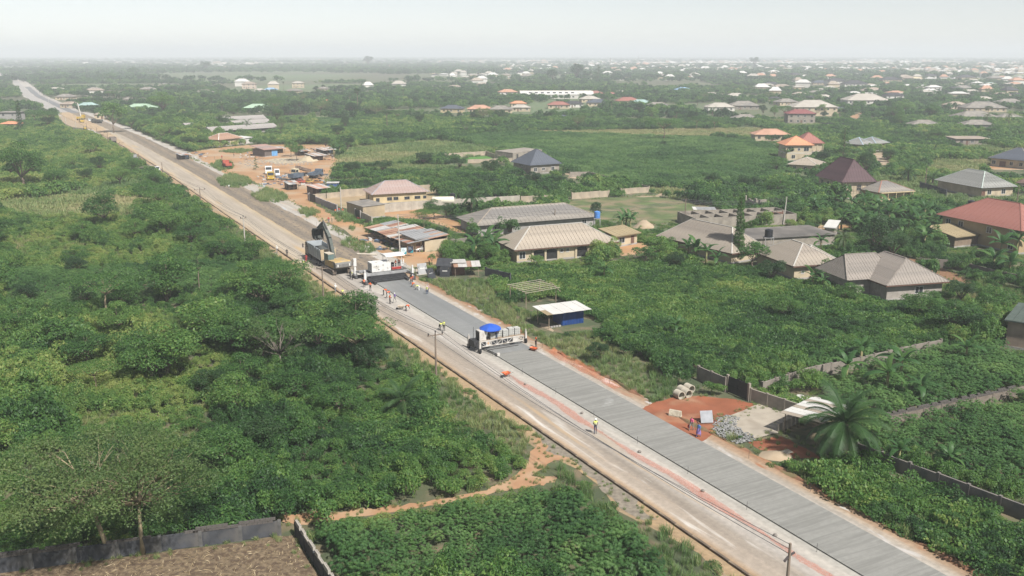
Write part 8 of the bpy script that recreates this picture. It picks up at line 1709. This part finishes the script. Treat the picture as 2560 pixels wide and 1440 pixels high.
    tank('black water tanks stacked on a steel tower beside the column tree', 1917, 655, 0, .85, 1.8, tb, 1.6, 2); tank('black water tanks stacked on a steel tower before the red-roofed house', 2418, 592, 0, .8, 1.7, tb, 2.6, 2); tank('small black tank on a white stand behind the office compound wall', 1132, 515, 0, .8, 1.4, tb, 2.4)
    w = G(1108, 518); o = thing('fuel_tank', 'cream horizontal cylinder tank behind the office compound wall', 'tank', (w[0], w[1], 0), .05); MB().tube([(-3.2, 0, 2.0), (-3.0, 0, 2.0), (3.0, 0, 2.0), (3.2, 0, 2.0)], [.9, 1.1, 1.1, .9], 16).build('barrel', mat('tank_cream', (.60, .55, .45), var=.08, scale=1), o, True)
    for x in (-2, 2): MB().box(x - .3, x + .3, -.8, .8, 0, 1.2).build('saddle', grey_w, o)
    # canopy on mown ground, sand heaps, marker
    w = G(1735, 545); o = thing('canopy', 'small grey sheet canopy on posts on the mown ground', 'canopy', (w[0], w[1], 0), -.1)
    for x in (0, 5.6):
        for y in (0, 4): MB().tube([(x, y, 0), (x, y, 2.3)], .05, 5).build('post', timber, o)
    for k in range(6): MB().box(-.3 + k * 1.03, .7 + k * 1.03, -.5, 4.6, 2.32 + .02 * (k % 2), 2.36 + .02 * (k % 2)).build('roof_sheet', zinc if k else white_r, o)
    for x, y, r_, h, m_, lb in ((1610, 568, 2.8, 1.8, tan_m, 'heap of tan sand behind the small shop'), (770, 402, 4.5, 2.0, MATS['sand'], 'heap of pale sand in the truck yard'), (1940, 1140, 1.8, .45, tan_m, 'low heap of dumped tan earth by the shoulder'), (1890, 385 + 20, .1, .1, tan_m, '')):
        if not lb: continue
        w = G(x, y); mb = MB(); n = 14; rr = random.Random(x)
        for q, z in ((1, 0), (.75, .35), (.45, .75), (.15, 1)): mb.v += [(r_ * q * (1 + rr.uniform(-.12, .12)) * math.cos(6.283 * k / n), r_ * q * .8 * (1 + rr.uniform(-.12, .12)) * math.sin(6.283 * k / n), h * z * (1 + rr.uniform(-.1, .1))) for k in range(n)]
        for i in range(3):
            for k in range(n): mb.f.append((i * n + k, i * n + (k + 1) % n, (i + 1) * n + (k + 1) % n, (i + 1) * n + k)); mb.m.append(0)
        mb.f.append(tuple(3 * n + k for k in range(n))); mb.m.append(0); o = mb.build('sand_heap', m_, None, True, loc=(w[0], w[1], 0)); tag(o, lb, 'heap'); keep(w, 0, r_, r_)
    # rows of drying concrete blocks in the yard
    bm_ = MB().box(-.42, .42, -.16, .16, 0, .3).mesh('cast_block', mat('cast_grey', (.27, .25, .225), var=.3, scale=.2)); o = thing('block_rows', 'rows of cast concrete blocks drying in the truck yard', 'blocks', (*G(715, 412), 0), 0); b0 = G(715, 412)
    for j in range(5):
        for i in range(20): q = G(600 + i * 9 + j * 2, 403 + j * 3.2 - i * .25); put('cast_block', bm_, o, (q[0] - b0[0] + random.uniform(-.5, .5), q[1] - b0[1] + random.uniform(-.5, .5), 0), .4 + random.uniform(-.2, .2)) if random.random() < .8 else None
    # scrap and litter heaped through the yard and by the stalls
    rr = random.Random(12); mb = MB()
    for (x0, x1, y0, y1, n) in ((600, 660, 380, 400, 40), (690, 830, 436, 466, 190), (640, 720, 440, 462, 60), (760, 835, 372, 400, 110), (455, 520, 382, 398, 50), (880, 925, 600, 612, 30), (920, 1000, 590, 625, 50)):
        for _ in range(n):
            p = G(rr.uniform(x0, x1), rr.uniform(y0, y1)); s_ = rr.uniform(.2, .9); M = Matrix.Translation((p[0], p[1], s_ * .2)) @ Matrix.Rotation(rr.random() * 6, 4, 'Z') @ Matrix.Rotation(rr.uniform(-.5, .5), 4, 'X'); mb.box(-s_, s_, -s_ * rr.uniform(.2, .6), s_ * .4, -s_ * .2, s_ * rr.uniform(.05, .5), rr.choice([0, 0, 1, 2, 3, 4]), M)
    o = mb.build('scrap_litter', [rust_r, steel_d, zincl, mat('scrap_blue', (.10, .14, .2)), timber]); tag(o, 'rusty scrap and broken parts littering the truck yard', 'scrap', kind='stuff')
    for x, y, lb in ((700, 382, 'low shack with pale awning behind the yard shop'), (762, 388, 'low shack beside the round yard tree'), (465, 398, 'small shack by the white sacks at the road edge'), (735, 474, 'open shack beside the puddle track')): stall(lb, (x - 12, y + 2), (x + 12, y), 4, 2.1, 2.6, [zincl, rustA, zinc], MATS['dark_timber'])
    # orange netting: lying on the lane, standing by the grass, and its stones
    m_, nt, b_ = _nodes('orange_net'); b_.inputs['Base Color'].default_value = (.62, .14, .06, 1); b_.inputs['Roughness'].default_value = .7
    tp = N(nt, 'ShaderNodeBsdfTransparent'); mx = N(nt, 'ShaderNodeMixShader'); nt.links.new(ramp(nt, noise(nt, 9, 3, objco(nt, (1, 1, 1))), [(.42, .62), (.58, .93)]), mx.inputs[0]); nt.links.new(b_.outputs[0], mx.inputs[1]); nt.links.new(tp.outputs[0], mx.inputs[2]); nt.links.new(mx.outputs[0], nt.nodes['Material Output'].inputs[0])
    def net(label, s0, s1, t0, t1, zf, step=.5, nw=5, seed=0):
        r = random.Random(seed); mb = MB(); n = int((s1 - s0) / step)
        for i in range(n + 1):
            s = s0 + (s1 - s0) * i / n; ta, tb_ = t0(s), t1(s)
            for k in range(nw): u = k / (nw - 1); p = R(s, ta + (tb_ - ta) * u + r.uniform(-.06, .06)); mb.v.append((p[0], p[1], zf(s, u) + r.uniform(0, .04)))
        for i in range(n):
            for k in range(nw - 1): mb.f.append((i * nw + k, i * nw + k + 1, (i + 1) * nw + k + 1, (i + 1) * nw + k)); mb.m.append(0)
        o = mb.build('orange_net', m_); tag(o, label, 'net'); return o
    net('orange safety net lying crumpled along the lane beside the grooved slab', -62, 17, lambda s: 6.3 + .25 * math.sin(s * .5) + max(0, (s - 5) * .02), lambda s: 7.15 + .35 * math.sin(s * .23 + 1), lambda s, u: .175 + .05 * (math.sin(s * 1.7 + u * 4) > .4), seed=1)
    net('orange safety net slumped upright along the grass edge beyond the curing machine', 3, 20.5, lambda s: 16.4 + .15 * math.sin(s), lambda s: 17.3 + .3 * math.sin(s * .7), lambda s, u: .12 + u * (.45 + .45 * abs(math.sin(s * .8))) * min(1, (s - 2) / 8), seed=2)
    stone = MB().dome((0, 0, .12), .22, .2, .16, 8, 4, 0, True).mesh('stone', mat('net_stone', (.20, .18, .16), var=.3, scale=3))
    for x, y in ((1599, 1131), (1757, 1229), (1938, 1340), (1455, 1034), (1313, 962)):
        w = G(x, y, .17); o = put('stone', stone, None, (w[0], w[1], .16), x * .1); tag(o, 'dark stone weighing down the orange net on the lane', 'stone', 'stones on the net')
    # string-line stakes on the shoulder, thin and far apart
    stk = MB().tube([(0, 0, 0), (0, 0, .95)], .02, 5).mesh('stake', steel_d); i = 0
    for s in range(-40, 150, 9):
        for t in ((17.0, 8.6) if s < 25 else (17.6,)):
            w = R(s, t); o = put('string_stake', stk, None, (w[0], w[1], .08)); tag(o, 'thin steel string-line stake at the slab edge', 'stake', 'string-line stakes')
    # debris litter on the dry plot and the ridge of red spoil along the shoulder
    r = np.random.default_rng(6); n = 3400; pl = Z((-60, 1450), (330, 1398), (640, 1356), (735, 1345), (810, 1470)); pp = np.stack([r.uniform(-45, -12, n * 2), r.uniform(60, 95, n * 2)], 1); pp = pp[inpoly(pl, pp[:, 0], pp[:, 1])]; c = np.zeros((len(pp), 3)); c[:, :2] = pp; c[:, 2] = .04 + .1 * r.random(len(pp)); v, f = leaves(c, np.array([0, 0, 1.]) + r.normal(size=c.shape) * .6, .55, .08, r=r)
    o = put('straw_litter', fast_mesh('straw_litter', v, f, leaf_mat('straw_bits', [(0, (.10, .06, .03)), (.5, (.30, .23, .13)), (1, (.45, .37, .24))], inst=False, spread=.9, tint=.5, transl=.1))); tag(o, 'cut straw and twigs strewn over the dry plot', 'litter', kind='stuff')
    rr = random.Random(2); mb = MB(); n = 104
    for i in range(n):
        s = -60 + i * .62 * 1.25; wd = .35 + .25 * math.sin(s * .9) + rr.uniform(-.1, .1); h = max(.03, .16 + .16 * math.sin(s * .37) + rr.uniform(-.08, .08)); t = 18.0 + .25 * math.sin(s * .21)
        for dt, z in ((-wd, .02), (-wd * .4, h * .8), (wd * .2, h), (wd * 1.1, .02)): p = R(s, t + dt); mb.v.append((p[0], p[1], z + .04))
    for i in range(n - 1):
        for k in range(3): mb.f.append((i * 4 + k, (i + 1) * 4 + k, (i + 1) * 4 + k + 1, i * 4 + k + 1)); mb.m.append(0)
    mb.f = [tuple(reversed(f)) for f in mb.f]
    o = mb.build('spoil_ridge', mat('spoil_earth', (.19, .095, .055), var=.3, scale=.8, col2=(.15, .12, .06), thr=(.45, .6))); o['kind'] = 'structure'
    # hollow cut: garden path pole by the block wall corner
    w = G(716, 1300); o = thing('gate_post', 'thin post with rail stub at the track end by the wall corner', 'post', (w[0], w[1], 0)); MB().tube([(0, 0, 0), (0, 0, 1.5)], .05, 5).build('post', timber, o); MB().beam((0, 0, 1.4), (-1.4, .1, 1.25), .06).build('rail', timber, o)
build_near_houses(); build_walls(); build_mid(); build_machines(); build_misc(); build_poles(); build_people()
build_far_town()
keep(G(340, 416), 0, 3, 3)
for x, y in ((272, 1392), (358, 1385)): keep(G(x, y), 0, 1.0, 1.0)
plant_trees(); grow()
# ------------------------------------------------------------------ the hazy air
hz, nt, b = _nodes('haze'); nt.nodes.remove(b)
pv = N(nt, 'ShaderNodeVolumePrincipled'); pv.inputs['Color'].default_value = (.80, .83, .885, 1); pv.inputs['Density'].default_value = HAZE_DENSITY; pv.inputs['Anisotropy'].default_value = 0.0
nt.links.new(pv.outputs[0], nt.nodes['Material Output'].inputs['Volume'])
o = MB().box(-29500, 29500, -2500, 29500, -1.5, 105).build('haze', hz); tag(o, 'pale haze in the air thickening towards the horizon', 'haze', kind='stuff')
